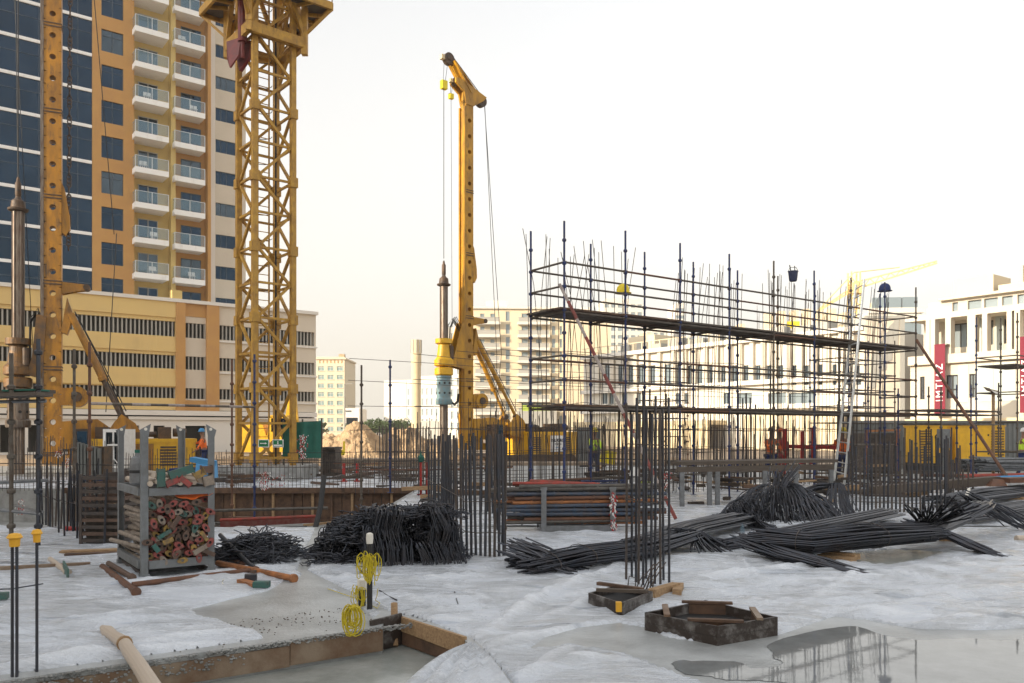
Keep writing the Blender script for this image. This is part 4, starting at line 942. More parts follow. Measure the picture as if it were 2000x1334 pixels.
# bucket hanging, helmet on post, yellow helmet
c = P(1549,540,21.5); m = MB(); m.lathe(c-V((0,0,.13)), [(.085,0),(.1,.02),(.125,.25),(.135,.25),(.135,.27)], 16)
t = empty('bucket', c-V((0,0,.13)), 0, 'dark blue bucket of tools hung high on the scaffold rebar', 'bucket'); smooth_by_angle(m.build('pail', M['bucket_dark'], t))
m = MB(); m.tube([c+V((-.13,0,.13)), c+V((-.08,0,.24)), c+V((.08,0,.24)), c+V((.13,0,.13))], .008, 5); m.tube([c+V((-.05,0,.1)), c+V((-.09,0,.3))], .015, 5); m.tube([c+V((.05,0,.1)), c+V((.04,0,.28))], .012, 5); m.build('handle', M['black'], t)
def helmet(c, m_, label, name='hard_hat', s=1.0, tilt=0):
    t = empty(name, c, 0, label, 'helmet'); m = MB(); m.lathe(c, [(.115*s,0),(.118*s,.05*s),(.105*s,.1*s),(.075*s,.14*s),(.03*s,.16*s)], 16); smooth_by_angle(m.build('shell', M[m_], t))
    m = MB(); m.lathe(c-V((0,0,.012)), [(.15*s,0),(.15*s,.012),(.112*s,.014)], 16); m.build('brim', M[m_], t)
helmet(PX[8,0]+V((-.0,0,6.22)) if False else P(1728,568,26.0), 'navy', 'dark blue hard hat hung on top of a scaffold standard', s=1.5)
helmet(P(1217,572,19.0), 'yellow_plain', 'bright yellow hard hat hung on wall rebar above the scaffold deck', s=1.3)
# second inner scaffold behind, right
def scaf(name, label, org, nx, ny, bx, by, levels, top, deck=None, ang=None, mats=('tube_grey','blue_paint'), r=.024):
    u_ = SU; v_ = SV
    t = empty(name, org, 0, label, 'scaffold'); g = {}
    for i in range(nx+1):
        for j in range(ny+1):
            b = V(org)+u_*(bx*i)+v_*(by*j); g[i,j] = b; m = MB(); cup_post(m, b, b.z+top+((i*7+j*3) % 3)*.12, r); m.build('standard', M[mats[(i+j) % 2]], t)
    for z in levels:
        for j in range(ny+1):
            for i in range(nx): m = MB(); m.tube([g[i,j]+V((0,0,z)), g[i+1,j]+V((0,0,z))], r*.95, 6); m.build('ledger', M['tube_grey'], t)
        for i in range(nx+1):
            for j in range(ny): m = MB(); m.tube([g[i,j]+V((0,0,z)), g[i,j+1]+V((0,0,z))], r*.95, 6); m.build('transom', M['tube_grey'], t)
    if deck:
        for i in range(nx):
            for k in range(int(by*ny/.3)):
                a = g[i,0]+v_*(.15+k*.3)-u_*.15+V((0,0,deck)); m = MB(); m.bar(a, a+u_*(bx+.28), .28, .045); m.build('deck_plank', M['deck_board'], t)
    return t, g
scaf('scaffold', 'smaller bare scaffold cage standing behind the ladder end of the main scaffold', P(1665,930,29.5)*V((1,1,0)) if False else V((P(1640,0,29).x, 29, 0)), 2, 1, 1.8, 1.2, (1.2,2.0,2.6,3.2,3.8,4.3), 4.9)
scaf('scaffold', 'low platform scaffold with one plank deck in front of the generators', V((P(1838,0,24).x, 24, 0)), 2, 1, 1.8, 1.3, (1.9,2.2), 3.0, deck=2.32)
scaf('scaffold', 'scaffold bay cut by the right edge of the picture beside the green vest', V((P(1987,0,27).x, 27, 0)), 1, 1, 1.8, 1.3, (1.0,2.0,3.0,4.2), 5.6, deck=3.9)
scaf('scaffold', 'small rusty scaffold tower behind the bars of the main scaffold', V((P(1290,0,31).x, 31, 0)), 1, 1, 1.5, 1.2, (1.5,2.2,2.9,3.6), 4.3, mats=('tube_rust','tube_rust'), r=.02)

# single standards and tubes on the left
def single(px, ytop, Y, mt, label, z0=0, group=None, r=.026, ph=.3):
    c = P(px, ytop, Y); m = MB(); cup_post(m, (c.x, c.y, z0), c.z, r, z0=ph); m.box(c.x-.08,c.y-.08,z0,c.x+.08,c.y+.08,z0+.012)
    o = m.build('scaffold_standard', M[mt]); origin_to(o, (c.x,c.y,z0)); tag(o, label, 'scaffold post', group); return o
single(762, 703, 22.5, 'blue_paint', 'lone blue scaffold post standing left of the rebar column by the sand heap', ph=.45)
single(706, 713, 21.5, 'tube_grey', 'lone grey scaffold post left of the blue one, in front of the sand heap', z0=-.9)
single(497, 692, 19.5, 'blue_paint', 'dark scaffold post holding the striped tube in front of the crane mast', z0=-.95)
single(453, 702, 20.2, 'tube_rust', 'brown scaffold post just left of the crane mast', z0=-.95)
single(175, 668, 14.6, 'tube_rust', 'rusty scaffold post at the left end of the striped tube', z0=-.95)
single(145, 682, 14.9, 'tube_grey', 'grey scaffold post between two others left of the rig winch', z0=-.95)
striped(P(176,788,14.6), P(497,795,19.5), .026, 'horizontal grey and white scaffold tube coupled across the crane foot', 10, 'tube', 'tube_grey', 'faded_white', 'scaffold_tube')
# left edge platform
t = empty('work_platform', (-7.4,11.6,0), 0, 'dark plank platform with a green board on steel posts at the left edge', 'platform')
Yp = 11.8
for px_, yt in ((22,690),(75,662)):
    c = P(px_, yt, Yp); m = MB(); cup_post(m, (c.x,c.y,0), c.z, .03); m.build('standard', M['tube_grey'] if px_ == 22 else M['rebar'], t)
m = MB(); m.bar(P(-70,776,Yp-.3), P(88,770,Yp-.2), .5, .05); m.bar(P(-70,772,Yp+.4), P(88,764,Yp+.3), .5, .05); m.build('deck_plank', M['deck_board'], t)
m = MB(); m.bar(P(18,764,Yp+.2), P(84,762,Yp+.2), .35, .025); m.build('green_board', M['green_mesh'], t)
m = MB(); m.tube([P(-60,786,Yp), P(90,783,Yp)], .026, 7); m.tube([P(-60,945,Yp), P(95,938,Yp+.5)], .026, 7); m.tube([P(-60,990,Yp), P(80,1004,Yp)], .026, 7); m.tube([P(20,985,Yp+1.6), P(84,1000,Yp)], .02, 7); m.build('ledger', M['galv'], t)
# ================================================================ reinforcement
def bar_group(name, label, cat, bases, top, r, mt, lean=.0, ties=(), group=None, seed=1, tie_pts=None, jit=.05, tmat=None):
    """standing starter bars; bases = [(x, y)], every bar a part"""
    rk = random.Random(seed); cx = sum(b[0] for b in bases)/len(bases); cy = sum(b[1] for b in bases)/len(bases)
    t = empty(name, (cx, cy, 0), 0, label, cat, group)
    for k, (x, y) in enumerate(bases):
        z = top if not callable(top) else top(x, y)
        z += rk.uniform(-jit, jit); lx = rk.gauss(0, lean); ly = rk.gauss(0, lean); m = MB()
        b = (x+lx*z*.4+rk.gauss(0,.004), y+ly*z*.4, z*.5); m.tube([(x, y, -.02 if True else 0), b, (x+lx*z, y+ly*z, z)], r, 6)
        q = 0.06
        if r > .013:
            zz = .1                                        # rolled ribs
        m.build('bar', M[mt if rk.random() < .75 else 'rebar_rust'], t)
    for zt in ties:
        m = MB(); pts = tie_pts or bases
        pts = [V((p[0]+rk.gauss(0,.006), p[1]+rk.gauss(0,.006)-.0, zt+rk.gauss(0,.012))) for p in pts]
        m.tube(pts+[pts[0]], .006, 5, cap=False); m.build('tie_bar', M[tmat or 'rebar_rust'], t)
    return t
def line(a, b, n): a = V(a); b = V(b); return [tuple(a.lerp(b, k/(n-1)).to_2d()) for k in range(n)]
def g2(px, py): p = G(px, py); return p
# centre column
bs = line(g2(912,1086), g2(984,1090), 9)+line(g2(986,1084), g2(962,1004), 7)+line(g2(952,1000), g2(846,1003), 10)+line(g2(838,1008), g2(900,1076), 12)
bar_group('column_cage', 'dense square of upright dark starter bars just right of the big stirrup heap', 'rebar cage', bs, 1.56, .0185, 'rebar', .012, (.35,.75), seed=3, jit=.09, tie_pts=line(g2(908,1090), g2(986,1094), 4)+line(g2(990,1084), g2(966,1000), 4)+line(g2(952,996), g2(846,999), 4)+line(g2(832,1008), g2(900,1080), 4))
# inner bars
# foreground column
fb = [g2(x,y) for x,y in ((1223,1136),(1234,1134),(1242,1141),(1247,1146),(1256,1150),(1272,1152),(1279,1144),(1290,1147),(1307,1143),(1262,1134),(1296,1136))]
bar_group('column_cage', 'slim cluster of tall starter bars rising behind the small formwork box', 'rebar cage', [(p.x,p.y) for p in fb], 1.95, .014, 'rebar', .006, (.92,1.5), seed=5, jit=.10, tie_pts=[(p.x,p.y) for p in (g2(1221,1138),g2(1272,1155),g2(1309,1143),g2(1262,1131))])
# right column row
bs = line(g2(1657,998), g2(1838,1003), 24)+line(g2(1700,958), g2(1850,965), 16)+line(g2(1846,1000),g2(1858,966),5)
bar_group('wall_cage', 'long row of thick upright starter bars behind the fanned bar bundles on the right', 'rebar cage', bs, lambda x, y: 1.38 if y < 20 else 1.6, .022, 'rebar', .008, (.22,.62,1.0), seed=8, jit=.22, tie_pts=line(g2(1655,1000), g2(1840,1006), 8)+line(g2(1852,965), g2(1700,958), 6))
bs = line(g2(1862,985), g2(1900,975), 5)+line(g2(1856,960),g2(1876,955),3)
bar_group('wall_cage', 'few short rusty bars with collars right of the long bar row', 'rebar cage', bs, 1.05, .024, 'rebar_rust', .01, (), seed=9, jit=.3)
# far wall cage behind the centre column
bs = line(P(742,0,27), P(842,0,26), 22)+line(P(748,0,28.2), P(838,0,27.6), 16)
bar_group('wall_cage', 'pale row of tall starter bars left of the centre column near the sand heap', 'rebar cage', bs, 1.85, .018, 'rebar_pale', .008, (.5,1.0), seed=10, jit=.16)
# left curved row by the pit
bs = [(lambda q:(q.x,q.y))(g2(84+k*5.2+random.uniform(-2,2), 1028+ (k/22)**.8*30+random.uniform(-8,8))) for k in range(24)]
bar_group('wall_cage', 'ragged row of dark starter bars behind the left slab edge next to the crates', 'rebar cage', bs, 1.25, .017, 'rebar', .03, (.5,.8), seed=12, jit=.3)
bs = line(G(-30,958), G(470,955), 60)
bar_group('wall_cage', 'thin bar fence standing along the edge of the pit at the left', 'rebar cage', bs, .62, .008, 'rebar_rust', .01, (.25,.5), seed=13, jit=.12)
bs = line(V((-9.5,24.1,0)), V((-1.2,24.4,0)), 70)
bar_group('wall_cage', 'low fence of thin bars along the far rim of the pit under the crane', 'rebar cage', bs, .85, .008, 'rebar_rust', .012, (.3,.62,.82), seed=14, jit=.1)
bs = line(P(15,0,28), P(238,0,28.6), 42)
bar_group('wall_cage', 'brown row of starter bars on the far slab below the left drilling rig', 'rebar cage', bs, 1.35, .014, 'rebar_rust', .012, (.4,.9), seed=15, jit=.22)
bs = line(P(236,0,29.5), P(452,0,29.5), 46)
bar_group('wall_cage', 'thin brown starter bars on the far slab seen behind the steel rack', 'rebar cage', bs, 1.0, .012, 'rebar_rust', .012, (.3,.7), seed=16, jit=.2)
bs = line(P(600,0,31), P(745,0,31), 34)
bar_group('wall_cage', 'short brown bar row before the sand heap left of the blue post', 'rebar cage', bs, .8, .012, 'rebar_rust', .015, (.3,), seed=17, jit=.2)
# wall reinforcement inside the scaffold
W0 = S0+SV*(WID+.55)
def wall_bars(u0, u1, n, label, top, seed, lean=.05, off=0, r=.0085, fan=0, z0=0.0):
    rk = random.Random(seed); t = empty('wall_reinforcement', W0+SU*(u0+u1)/2+SV*off, 0, label, 'rebar cage')
    for k in range(n):
        uu = u0+(u1-u0)*(k+rk.uniform(-.4,.4))/n; b = W0+SU*uu+SV*(off+rk.uniform(-.15,.15)); tp = top+rk.uniform(-.35,.3)
        dx = fan+rk.gauss(0,lean)*2.2; m = MB()
        m.tube([b+V((0,0,z0)), b+SU*dx*.12+V((0,0,tp*.45)), b+SU*dx*.5+V((0,0,tp*.8)), b+SU*dx+V((0,0,tp))], r, 5); m.build('bar', M['rebar_rust'] if k % 3 else M['rebar'], t)
    for z in [.5+.62*k for k in range(6)]:
        m = MB(); pts = [W0+SU*(u0-.2+(u1-u0+.4)*q/6)+SV*(off-.02+rk.uniform(-.06,.06))+V((0,0,z+rk.uniform(-.05,.05))) for q in range(7)]; m.tube(pts, .007, 4); m.build('tie_bar', M['rebar_rust'], t)
    return t
wall_bars(.5, 3.6, 24, 'first clump of tall leaning wall bars at the left end of the scaffold', 6.2, 1, .16, fan=-.1)
wall_bars(5.1, 8.0, 26, 'second clump of tall wall bars in the middle of the scaffold', 6.15, 2, .06, fan=.12)
wall_bars(9.1, 12.4, 30, 'third clump of tall wall bars below the hanging bucket', 6.2, 3, .05, fan=.08)
wall_bars(12.7, 15.6, 26, 'fourth clump of tall wall bars leaning right beside the ladder', 6.5, 4, .03, fan=.45)
wall_bars(-.5, 15, 98, 'second low curtain of thin wall bars just behind the scaffold posts', 2.1, 16, .02, off=.5, r=.010)
wall_bars(-1, 15, 98, 'third low curtain of rusty bars further behind the scaffold', 1.9, 17, .03, off=2.8, r=.010)
wall_bars(-.5, 15, 95, 'long low curtain of thin wall bars seen under the lower scaffold deck', 2.35, 6, .02, off=1.6)
wall_bars(-2, 14, 80, 'farther low curtain of rusty bars behind the scaffold bays', 1.7, 9, .02, off=4.5)
def wall_thick(u0, u1, n, label, top, seed, off):
    bs = [W0+SU*(u0+(u1-u0)*k/n)+SV*off for k in range(n)]
    bar_group('column_cage', label, 'rebar cage', [(b.x,b.y) for b in bs], top, .024, 'rebar', .008, (.6,1.2), seed=seed, jit=.25)
wall_thick(2.4, 4.2, 9, 'thick dark column bars below the first scaffold bays', 2.5, 21, -.9+.0)
wall_thick(8.4, 9.4, 5, 'thick dark column bars below the middle scaffold bays', 2.6, 22, .4)
wall_thick(13.4, 14.6, 6, 'thick dark column bars just left of the ladder foot', 2.4, 23, .4)

# ---- bent and bundled bars lying about: one bundle = one thing
def bundle(label, pts, spread, n, r, seed, mt='rebar', name='rebar_bundle', endjit=.25, bind=(), flat=.45):
    """pts: path of world points; spread: radius of the bundle at each point"""
    rk = random.Random(seed); pts = [V(p) for p in pts]; m = MB(); K = len(pts)
    for i in range(n):
        a = rk.uniform(0, 2*pi); q = math.sqrt(rk.random()); ox, oz = q*cos(a), q*sin(a); path = []
        a2 = a+rk.gauss(0,.35); fl = rk.choice((1,1,1,-1)) if False else 1
        for k, p in enumerate(pts):
            d = (pts[min(k+1,K-1)]-pts[max(k-1,0)]); d.z = 0; d.normalize(); sd_ = V((-d.y, d.x, 0))
            s_ = spread[k]; s1, s2 = s_ if isinstance(s_, tuple) else (s_, s_*flat)
            w_ = k/(K-1); aa = a*(1-w_)+a2*w_
            v_ = p+sd_*(q*cos(aa)*s1)+V((0,0,q*sin(aa)*s2))+V((rk.gauss(0,.006),rk.gauss(0,.006),rk.gauss(0,.006)))
            if k == 0: v_ += (pts[0]-pts[1]).normalized()*rk.uniform(0,endjit)
            if k == K-1: v_ += (pts[-1]-pts[-2]).normalized()*rk.uniform(-endjit,endjit*.5)
            v_.z = max(v_.z, r+.004); path.append(v_)
        m.tube(path, r, 5)
    c = pts[0]*.5+pts[-1]*.5; c.z = 0
    t = empty(name, c, 0, label, 'rebar bundle'); m.build('bars', M[mt], t)
    for k, f in enumerate(bind):
        i = min(int(f*(K-1)), K-2); p = pts[i].lerp(pts[i+1], f*(K-1)-i); s_ = spread[i]; s1, s2 = s_ if isinstance(s_, tuple) else (s_, s_*flat)
        d = (pts[i+1]-pts[i]); d.z = 0; d.normalize(); sd_ = V((-d.y, d.x, 0)); mm = MB()
        mm.tube([p+sd_*cos(q)*(s1+.012)+V((0,0,max(sin(q)*(s2+.012),-p.z+.01))) for q in [2*pi*j/14 for j in range(15)]], .005, 4, cap=False); mm.build('binding_wire', M['rebar_rust'], t)
    return t
def W(px, py, z): return G(px, py, z)
# long bundle in front: splayed left end, body, fold down right
bundle('long bundle of cranked dark bars with splayed left ends behind the slim bar cluster',
  [W(1035,1100,.08), W(1130,1085,.14), W(1250,1070,.16), W(1345,1044,.22)], [(.42,.10),(.30,.12),(.30,.12),(.24,.08)], 93, 0.0104, 31, bind=(.12,.35,.62))
bundle('fan of bar ends folding down right from the long cranked bundle', [W(1340,1042,.25), W(1362,1045,.22), W(1395,1075,.05)], [(.16,.06),(.18,.07),(.42,.06)], 54, 0.0104, 32)
bundle('criss cross splay of bar ends at the left tip of the long cranked bundle', [W(1018,1072,.22), W(1060,1086,.16), W(1120,1112,.03)], [(.30,.12),(.32,.10),(.26,.02)], 46, 0.0104, 33)
bundle('second bundle of bars running back right behind the long cranked bundle', [W(1260,1062,.2), W(1345,1032,.22), W(1440,1012,.2), W(1505,1030,.06)], [(.3,.1),(.32,.1),(.4,.1),(.45,.05)], 70, 0.0110, 34)
bundle('bundle of straight thick bars with cut round ends lying on the film', [W(1418,1064,.07), W(1480,1052,.12), W(1600,1028,.16), W(1740,1000,.16)], [(.14,.06),(.2,.07),(.3,.07),(.3,.08)], 35, .016, 35, endjit=.1)
bundle('big bundle of cranked bars splaying left towards the timber stack', [W(1500,1052,.25), W(1570,1058,.24), W(1680,1046,.28), W(1815,1038,.26)], [(.3,.14),(.34,.14),(.36,.16),(.28,.12)], 117, 0.0104, 36, bind=(.3,.7))
bundle('loose bar ends fanned forward onto the film left of the timber stack', [W(1490,1068,.16), W(1540,1084,.10), W(1610,1100,.05), W(1665,1114,.015)], [(.22,.09),(.26,.08),(.22,.05),(.14,.012)], 62, 0.0104, 37, endjit=.5)
bundle('long wedge of bar ends pointing forward right from the big cranked bundle', [W(1805,1030,.30), W(1850,1045,.22), W(1900,1066,.10), W(1945,1082,.03)], [(.10,.05),(.14,.07),(.18,.06),(.16,.02)], 46, 0.0116, 38, endjit=.3)
bundle('upright fan of bars spread like a hand above the big cranked bundle', [W(1805,1032,.26), W(1828,1012,.42), W(1850,990,.62)], [(.08,.06),(.34,.08),(.62,.14)], 46, 0.0116, 39, endjit=.2)
bundle('bundle reaching up right to the second fold at the right edge', [W(1790,1040,.26), W(1860,1010,.36), W(1910,990,.48), W(1925,982,.5)], [(.26,.1),(.28,.1),(.22,.08),(.16,.06)], 62, 0.0116, 40)
bundle('open fan of bar ends drooping over the right edge of the slab film', [W(1915,982,.5), W(1950,1000,.34), W(2010,1035,.04)], [(.14,.06),(.3,.14),(.75,.05)], 34, 0.0116, 41, endjit=.5)
bundle('far stack of long straight bars at the right edge behind the fans', [W(1845,976,.18), W(1920,966,.2), W(2060,952,.2)], [(.4,.1),(.45,.14),(.45,.14)], 70, 0.0134, 42)
bundle('low stack of bars at the right edge below the far bar stack', [W(1880,1010,.12), W(1960,996,.14), W(2080,980,.14)], [(.3,.08),(.35,.1),(.35,.1)], 46, 0.0134, 43)
bundle('stack of grey tubes by the generators at the right edge', [P(1905,905,26)*1, P(2040,905,26.5)*1], [(.7,.22),(.7,.22)], 46, .03, 44, mt='galv', name='tube_stack', endjit=.15)

# ---- stirrup heaps
def heap(label, c, rx, ry, h, n, seed, r=.006, L=.55, mode='hairpin', name='stirrup_heap', dirn=0, nd=.35):
    rk = random.Random(seed); m = MB(); c = V(c)
    for i in range(n):
        a = rk.uniform(0, 2*pi); q = math.sqrt(rk.random()); x = q*cos(a); y = q*sin(a); top = h*max(.1, (1-q**2.4))
        z = top*(1-rk.random()**2.2*.8)
        p = c+V((x*rx, y*ry, max(.03, z)))
        if mode == 'hairpin':                              # closed bent links hung over one another
            d = V((cos(dirn+rk.gauss(0,nd)), sin(dirn+rk.gauss(0,nd)), 0)); t = V((-d.y, d.x, 0)); w_ = rk.uniform(.05,.10); ll = L*rk.uniform(.7,1.2)
            up = V((x*.5, y*.5-.2, 1)).normalized(); dn = (-up*.8+d*rk.gauss(.2,.4)-V((0,.35,0))).normalized()
            pts = [p+dn*ll*.5+t*w_, p+dn*ll*.1+t*w_, p+up*.03+t*w_*.6, p+up*.03-t*w_*.6, p+dn*ll*.1-t*w_, p+dn*ll*.5-t*w_]
        elif mode == 'tangle':
            d = V((rk.gauss(0,1), rk.gauss(0,1), rk.gauss(0,.25))).normalized(); s_ = d.cross(V((0,0,1))).normalized(); ll = L*rk.uniform(.6,1.4); w_ = rk.uniform(.04,.12)
            pts = [p-d*ll*.5, p-d*ll*.2+s_*w_*.3+V((0,0,.03)), p+d*ll*.3+s_*w_*.2, p+d*ll*.5+s_*w_*.8, p+d*ll*.42+s_*w_*1.6, p+d*ll*.1+s_*w_*1.7]
        else:                                              # radial fan
            d = V((x, y-.35, 0)); d = d.normalized() if d.length > .05 else V((1,0,0)); ll = L*rk.uniform(.7,1.2)
            pts = [p-d*ll*.1+V((0,0,.08)), p+d*ll*.2+V((0,0,.07)), p+d*ll*.5-V((0,0,.03)), p+d*ll*.75-V((0,0,.22))]
        for q_ in pts: q_.z = max(q_.z, .012)
        m.tube(pts, r, 4)
    t = empty(name, c, 0, label, 'stirrup heap'); m.build('stirrups', M['rebar'], t); return t
def stack(label, a, b, tiers, depth, pitch, w_, h_, seed, yaw=.0, r=.0080, jit=1.0, name='stirrup_stack'):
    """rows of identical bent links standing side by side between ground points a and b"""
    rk = random.Random(seed); a = V(a); b = V(b); ax = (b-a); L = ax.length; ax.normalize(); py = V((-ax.y,ax.x,0)); t = empty(name, (a+b)/2, 0, label, 'stirrup heap')
    for ti in range(tiers):
        for de in range(depth):
            m = MB(); x = rk.uniform(0,.05)+ti*.05; lean = rk.uniform(-.4,.4); yw = yaw+rk.uniform(-.35,.35); zo = .01+ti*h_*.74
            while x < L-ti*.09:
                if rk.random() < .03: lean = rk.uniform(-.45,.45); yw = yaw+rk.uniform(-.5,.5)
                e = ax*sin(lean+rk.gauss(0,.07)*jit)+V((0,0,1))*cos(lean); d = (py*cos(yw+rk.gauss(0,.08)*jit)+ax*sin(yw)); d.normalize(); c = a+ax*x+py*(de*w_*.95+rk.gauss(0,.02)*jit)+V((0,0,zo+rk.gauss(0,.012)*jit))
                ww = w_*rk.uniform(.85,1.1); hh = h_*rk.uniform(.85,1.12); q = .035
                pts = [c-d*(ww/2)+e*.0, c-d*ww/2+e*(hh-q), c-d*(ww/2-q)+e*hh, c+d*(ww/2-q)+e*hh, c+d*ww/2+e*(hh-q), c+d*ww/2+e*.0, c+d*(ww/2-.06)-e*.02]
                for p in pts: p.z = max(p.z, .012)
                m.tube(pts, r, 5); x += pitch*rk.uniform(.5,1.5)
            m.build('stirrup_row', M['rebar'], t)
    return t
stack('left half of the big black stack of bent stirrup links beside the yellow string post', V((-1.84,10.15,0)), V((-1.24,10.28,0)), 3, 3, .018, .30, .275, 51, .2)
stack('right half of the big black stack of bent stirrup links next to the column bars', V((-1.20,10.25,0)), V((-.62,10.4,0)), 3, 3, .018, .30, .28, 52, -.3)
heap('loose links packed inside the middle of the big stirrup stack', V((-1.25,10.6,.0)), .6, .25, .55, 500, 46, L=.3, mode='tangle', r=.006)
heap('loose links thrown over the top left of the big stirrup stack', V((-1.9,10.6,.25)), .38, .35, .38, 280, 48, L=.32, mode='tangle', r=.0075)
heap('fringe of loose links along the top of the big stirrup stack', V((-1.22,10.6,.56)), .58, .3, .13, 190, 47, L=.26, mode='tangle', r=.0072)
heap('grey spread of loose stirrup links left of the big black stack', V((-2.25,11.2,0)), .46, .7, .5, 620, 53, L=.36, mode='hairpin', r=.007, dirn=.9, nd=.9)
heap('low tangle of bent wire links in front of the big stack', V((-2.15,10.35,0)), .42, .2, .10, 110, 54, L=.42, mode='tangle', r=.007)
heap('low tangled pile of dark bent links right of the steel rack', V((-3.35,10.8,0)), .52, .62, .30, 330, 55, L=.42, mode='tangle', r=.0075)
heap('rounded black mound of bent bars with a spiky crown below the scaffold', V((5.2,15.9,0)), .85, .8, .62, 560, 56, L=.62, mode='fan', r=.0105, nd=.5)
heap('left shoulder of the black mound of bent bars with hanging links', V((4.45,15.4,0)), .5, .5, .38, 420, 57, L=.34, dirn=0, r=.008)
bundle('spiky crown of bars sticking up from the black mound', [V((5.05,15.7,.5)), V((5.15,15.8,.72)), V((5.3,15.9,.95))], [(.1,.05),(.25,.1),(.42,.1)], 26, 0.0110, 58)
bundle('curtain of bent bars folding straight down beside the ladder foot', [P(1560,965,16.8), P(1600,950,16.6), P(1636,948,16.4), P(1640,985,16.1), P(1646,1018,15.8)], [(.3,.08),(.28,.07),(.22,.05),(.28,.03),(.36,.02)], 46, 0.0116, 59, bind=(.6,))

# ================================================================ formwork boxes and timber in front
def GB(px, py, z=0): return G(px, py, z)
def box_wall(m, a, b, h, th, z0=-.0):
    a = V(a); b = V(b); d = (b-a); d.z = 0; d.normalize(); nrm = V((-d.y, d.x, 0))
    m.plate([V((a.x,a.y,z0)), V((b.x,b.y,z0)), V((b.x,b.y,h)), V((a.x,a.y,h))], nrm*th)
zt = .15
A = W(1259,1196,zt); Bq = W(1402,1224,zt); Cq = W(1519,1205,zt); Dq = W(1378,1172,zt)
t = empty('void_former', (A+Cq)/2*V((1,1,0)) if False else V(((A.x+Cq.x)/2,(A.y+Cq.y)/2,0)), 0, 'large octagon lined plywood void box beside the puddle, caked with concrete', 'formwork box')
for a, b in ((A,Bq),(Bq,Cq),(Cq,Dq),(Dq,A)):
    m = MB(); box_wall(m, a, b, zt, .022); m.build('side_board', M['plywood_dark'], t)
cc = (A+Bq+Cq+Dq)/4
oc = []
for a, b in ((A,Bq),(Bq,Cq),(Cq,Dq),(Dq,A)): oc += [a.lerp(b,.30).lerp(cc,.03), a.lerp(b,.70).lerp(cc,.03)]
for k in range(8):
    a, b = oc[k], oc[(k+1)%8]
    if k % 2: m = MB(); box_wall(m, a, b, zt+.004, .018); m.build('corner_board', M['wood_dark'], t)
for k, (a, b) in enumerate(((oc[1],oc[2]),(oc[3],oc[4]),(oc[5],oc[6]),(oc[7],oc[0]))):
    e = (b-a).normalized()*.10; m = MB(); m.bar(V((a.x,a.y,zt+.018))-e*.6, V((b.x,b.y,zt+.018))+e*.6, .05, .02); m.build('corner_batten', M['wood_wet'] if k % 2 else M['wood_dark'], t)
m = MB(); q = Dq.lerp(cc,.10); m.bar(V((q.x,q.y,0)), V((q.x,q.y,zt-.01)), .06, .04); m.build('stiffener', M['wood'], t)
m = MB(); m.plate([V((q.x,q.y,.065)) for q in (A,Bq,Cq,Dq)], (0,0,.004)); m.build('dark_inside', M['black'], t)  # black sheet stands in for the shaded inside of the box
zt = .125
A = W(1149,1158,zt); Bq = W(1214,1178,zt); Cq = W(1275,1155,zt); Dq = W(1206,1142,zt)
t = empty('void_former', ((A.x+Cq.x)/2,(A.y+Cq.y)/2,0), 0, 'smaller dark formwork box with bent stirrups inside, left of the octagon box', 'formwork box')
for a, b in ((A,Bq),(Bq,Cq),(Cq,Dq),(Dq,A)):
    m = MB(); box_wall(m, a, b, zt, .022); m.build('side_board', M['plywood_dark'], t)
m = MB(); m.plate([V((q.x,q.y,.065)) for q in (A,Bq,Cq,Dq)], (0,0,.004)); m.build('dark_inside', M['black'], t)  # same black sheet as painted shade inside the small box
m = MB(); e1_ = A.lerp(Dq,.25); e2_ = Cq.lerp(Bq,.15); m.bar(V((e1_.x,e1_.y-.03,zt+.015)), V((e2_.x,e2_.y,zt+.015)), .05, .03); m.build('batten', M['deck_board'], t)
m = MB(); m.bar(V((Dq.x-.2,Dq.y-.03,zt+.02)), V((Cq.x-.1,Cq.y,zt+.02)), .05, .03); m.build('batten', M['wood_dark'], t)
m = MB(); m.box(Bq.x-.05,Bq.y-.02,.05,Bq.x-.0,Bq.y+.03,zt+.01); m.build('corner_block', M['cap_yellow'], t)
t = empty('bent_stirrup', (Cq.x-.2,Cq.y,0), 0, 'rusty bent stirrups poking out of the smaller formwork box', 'stirrups')
for a_, h_, w_, ln in ((1225,.14,.07,.02),(1238,.16,.06,.1),(1246,.26,.05,.16),(1252,.3,.05,.2),(1262,.12,.05,.03)):
    b = W(a_,1162,.02); m = MB(); m.tube([b, b+V((ln*.5,0,h_*.8)), b+V((ln,0,h_+.05)), b+V((ln+w_,0,h_+.03)), b+V((w_+ln*.5,0,h_*.6)), b+V((w_,0,0))], .006, 6); m.build('stirrup', M['rebar_rust'], t)
m = MB(); m.bar(W(1272,1161,.055), W(1321,1147,.055), .09, .10); tag(m.build('timber_block', M['wood']), 'pale square timber lying behind the smaller formwork box', 'timber')
m = MB(); m.bar(W(1322,1160,.04), W(1327,1146,.04), .09, .09); tag(m.build('timber_block', M['wood']), 'short timber offcut on end between the two formwork boxes', 'timber')
for k, (a, b, lb) in enumerate(((W(1610,1080,.06),W(1675,1088,.06),'upper yellowish timber under the big bar bundle'),(W(1600,1087,.03),W(1668,1095,.03),'lower timber poking out under the big bar bundle'))):
    m = MB(); m.bar(a, b, .14, .07); tag(m.build('timber_bearer', M['wood']), lb, 'timber', 'timber bearers under the bars')
m = MB(); m.bar(W(1835,1052,.06), W(1880,1055,.06), .1, .1); tag(m.build('timber_bearer', M['wood']), 'grey timber bearer under the right fold of the bars', 'timber', 'timber bearers under the bars')
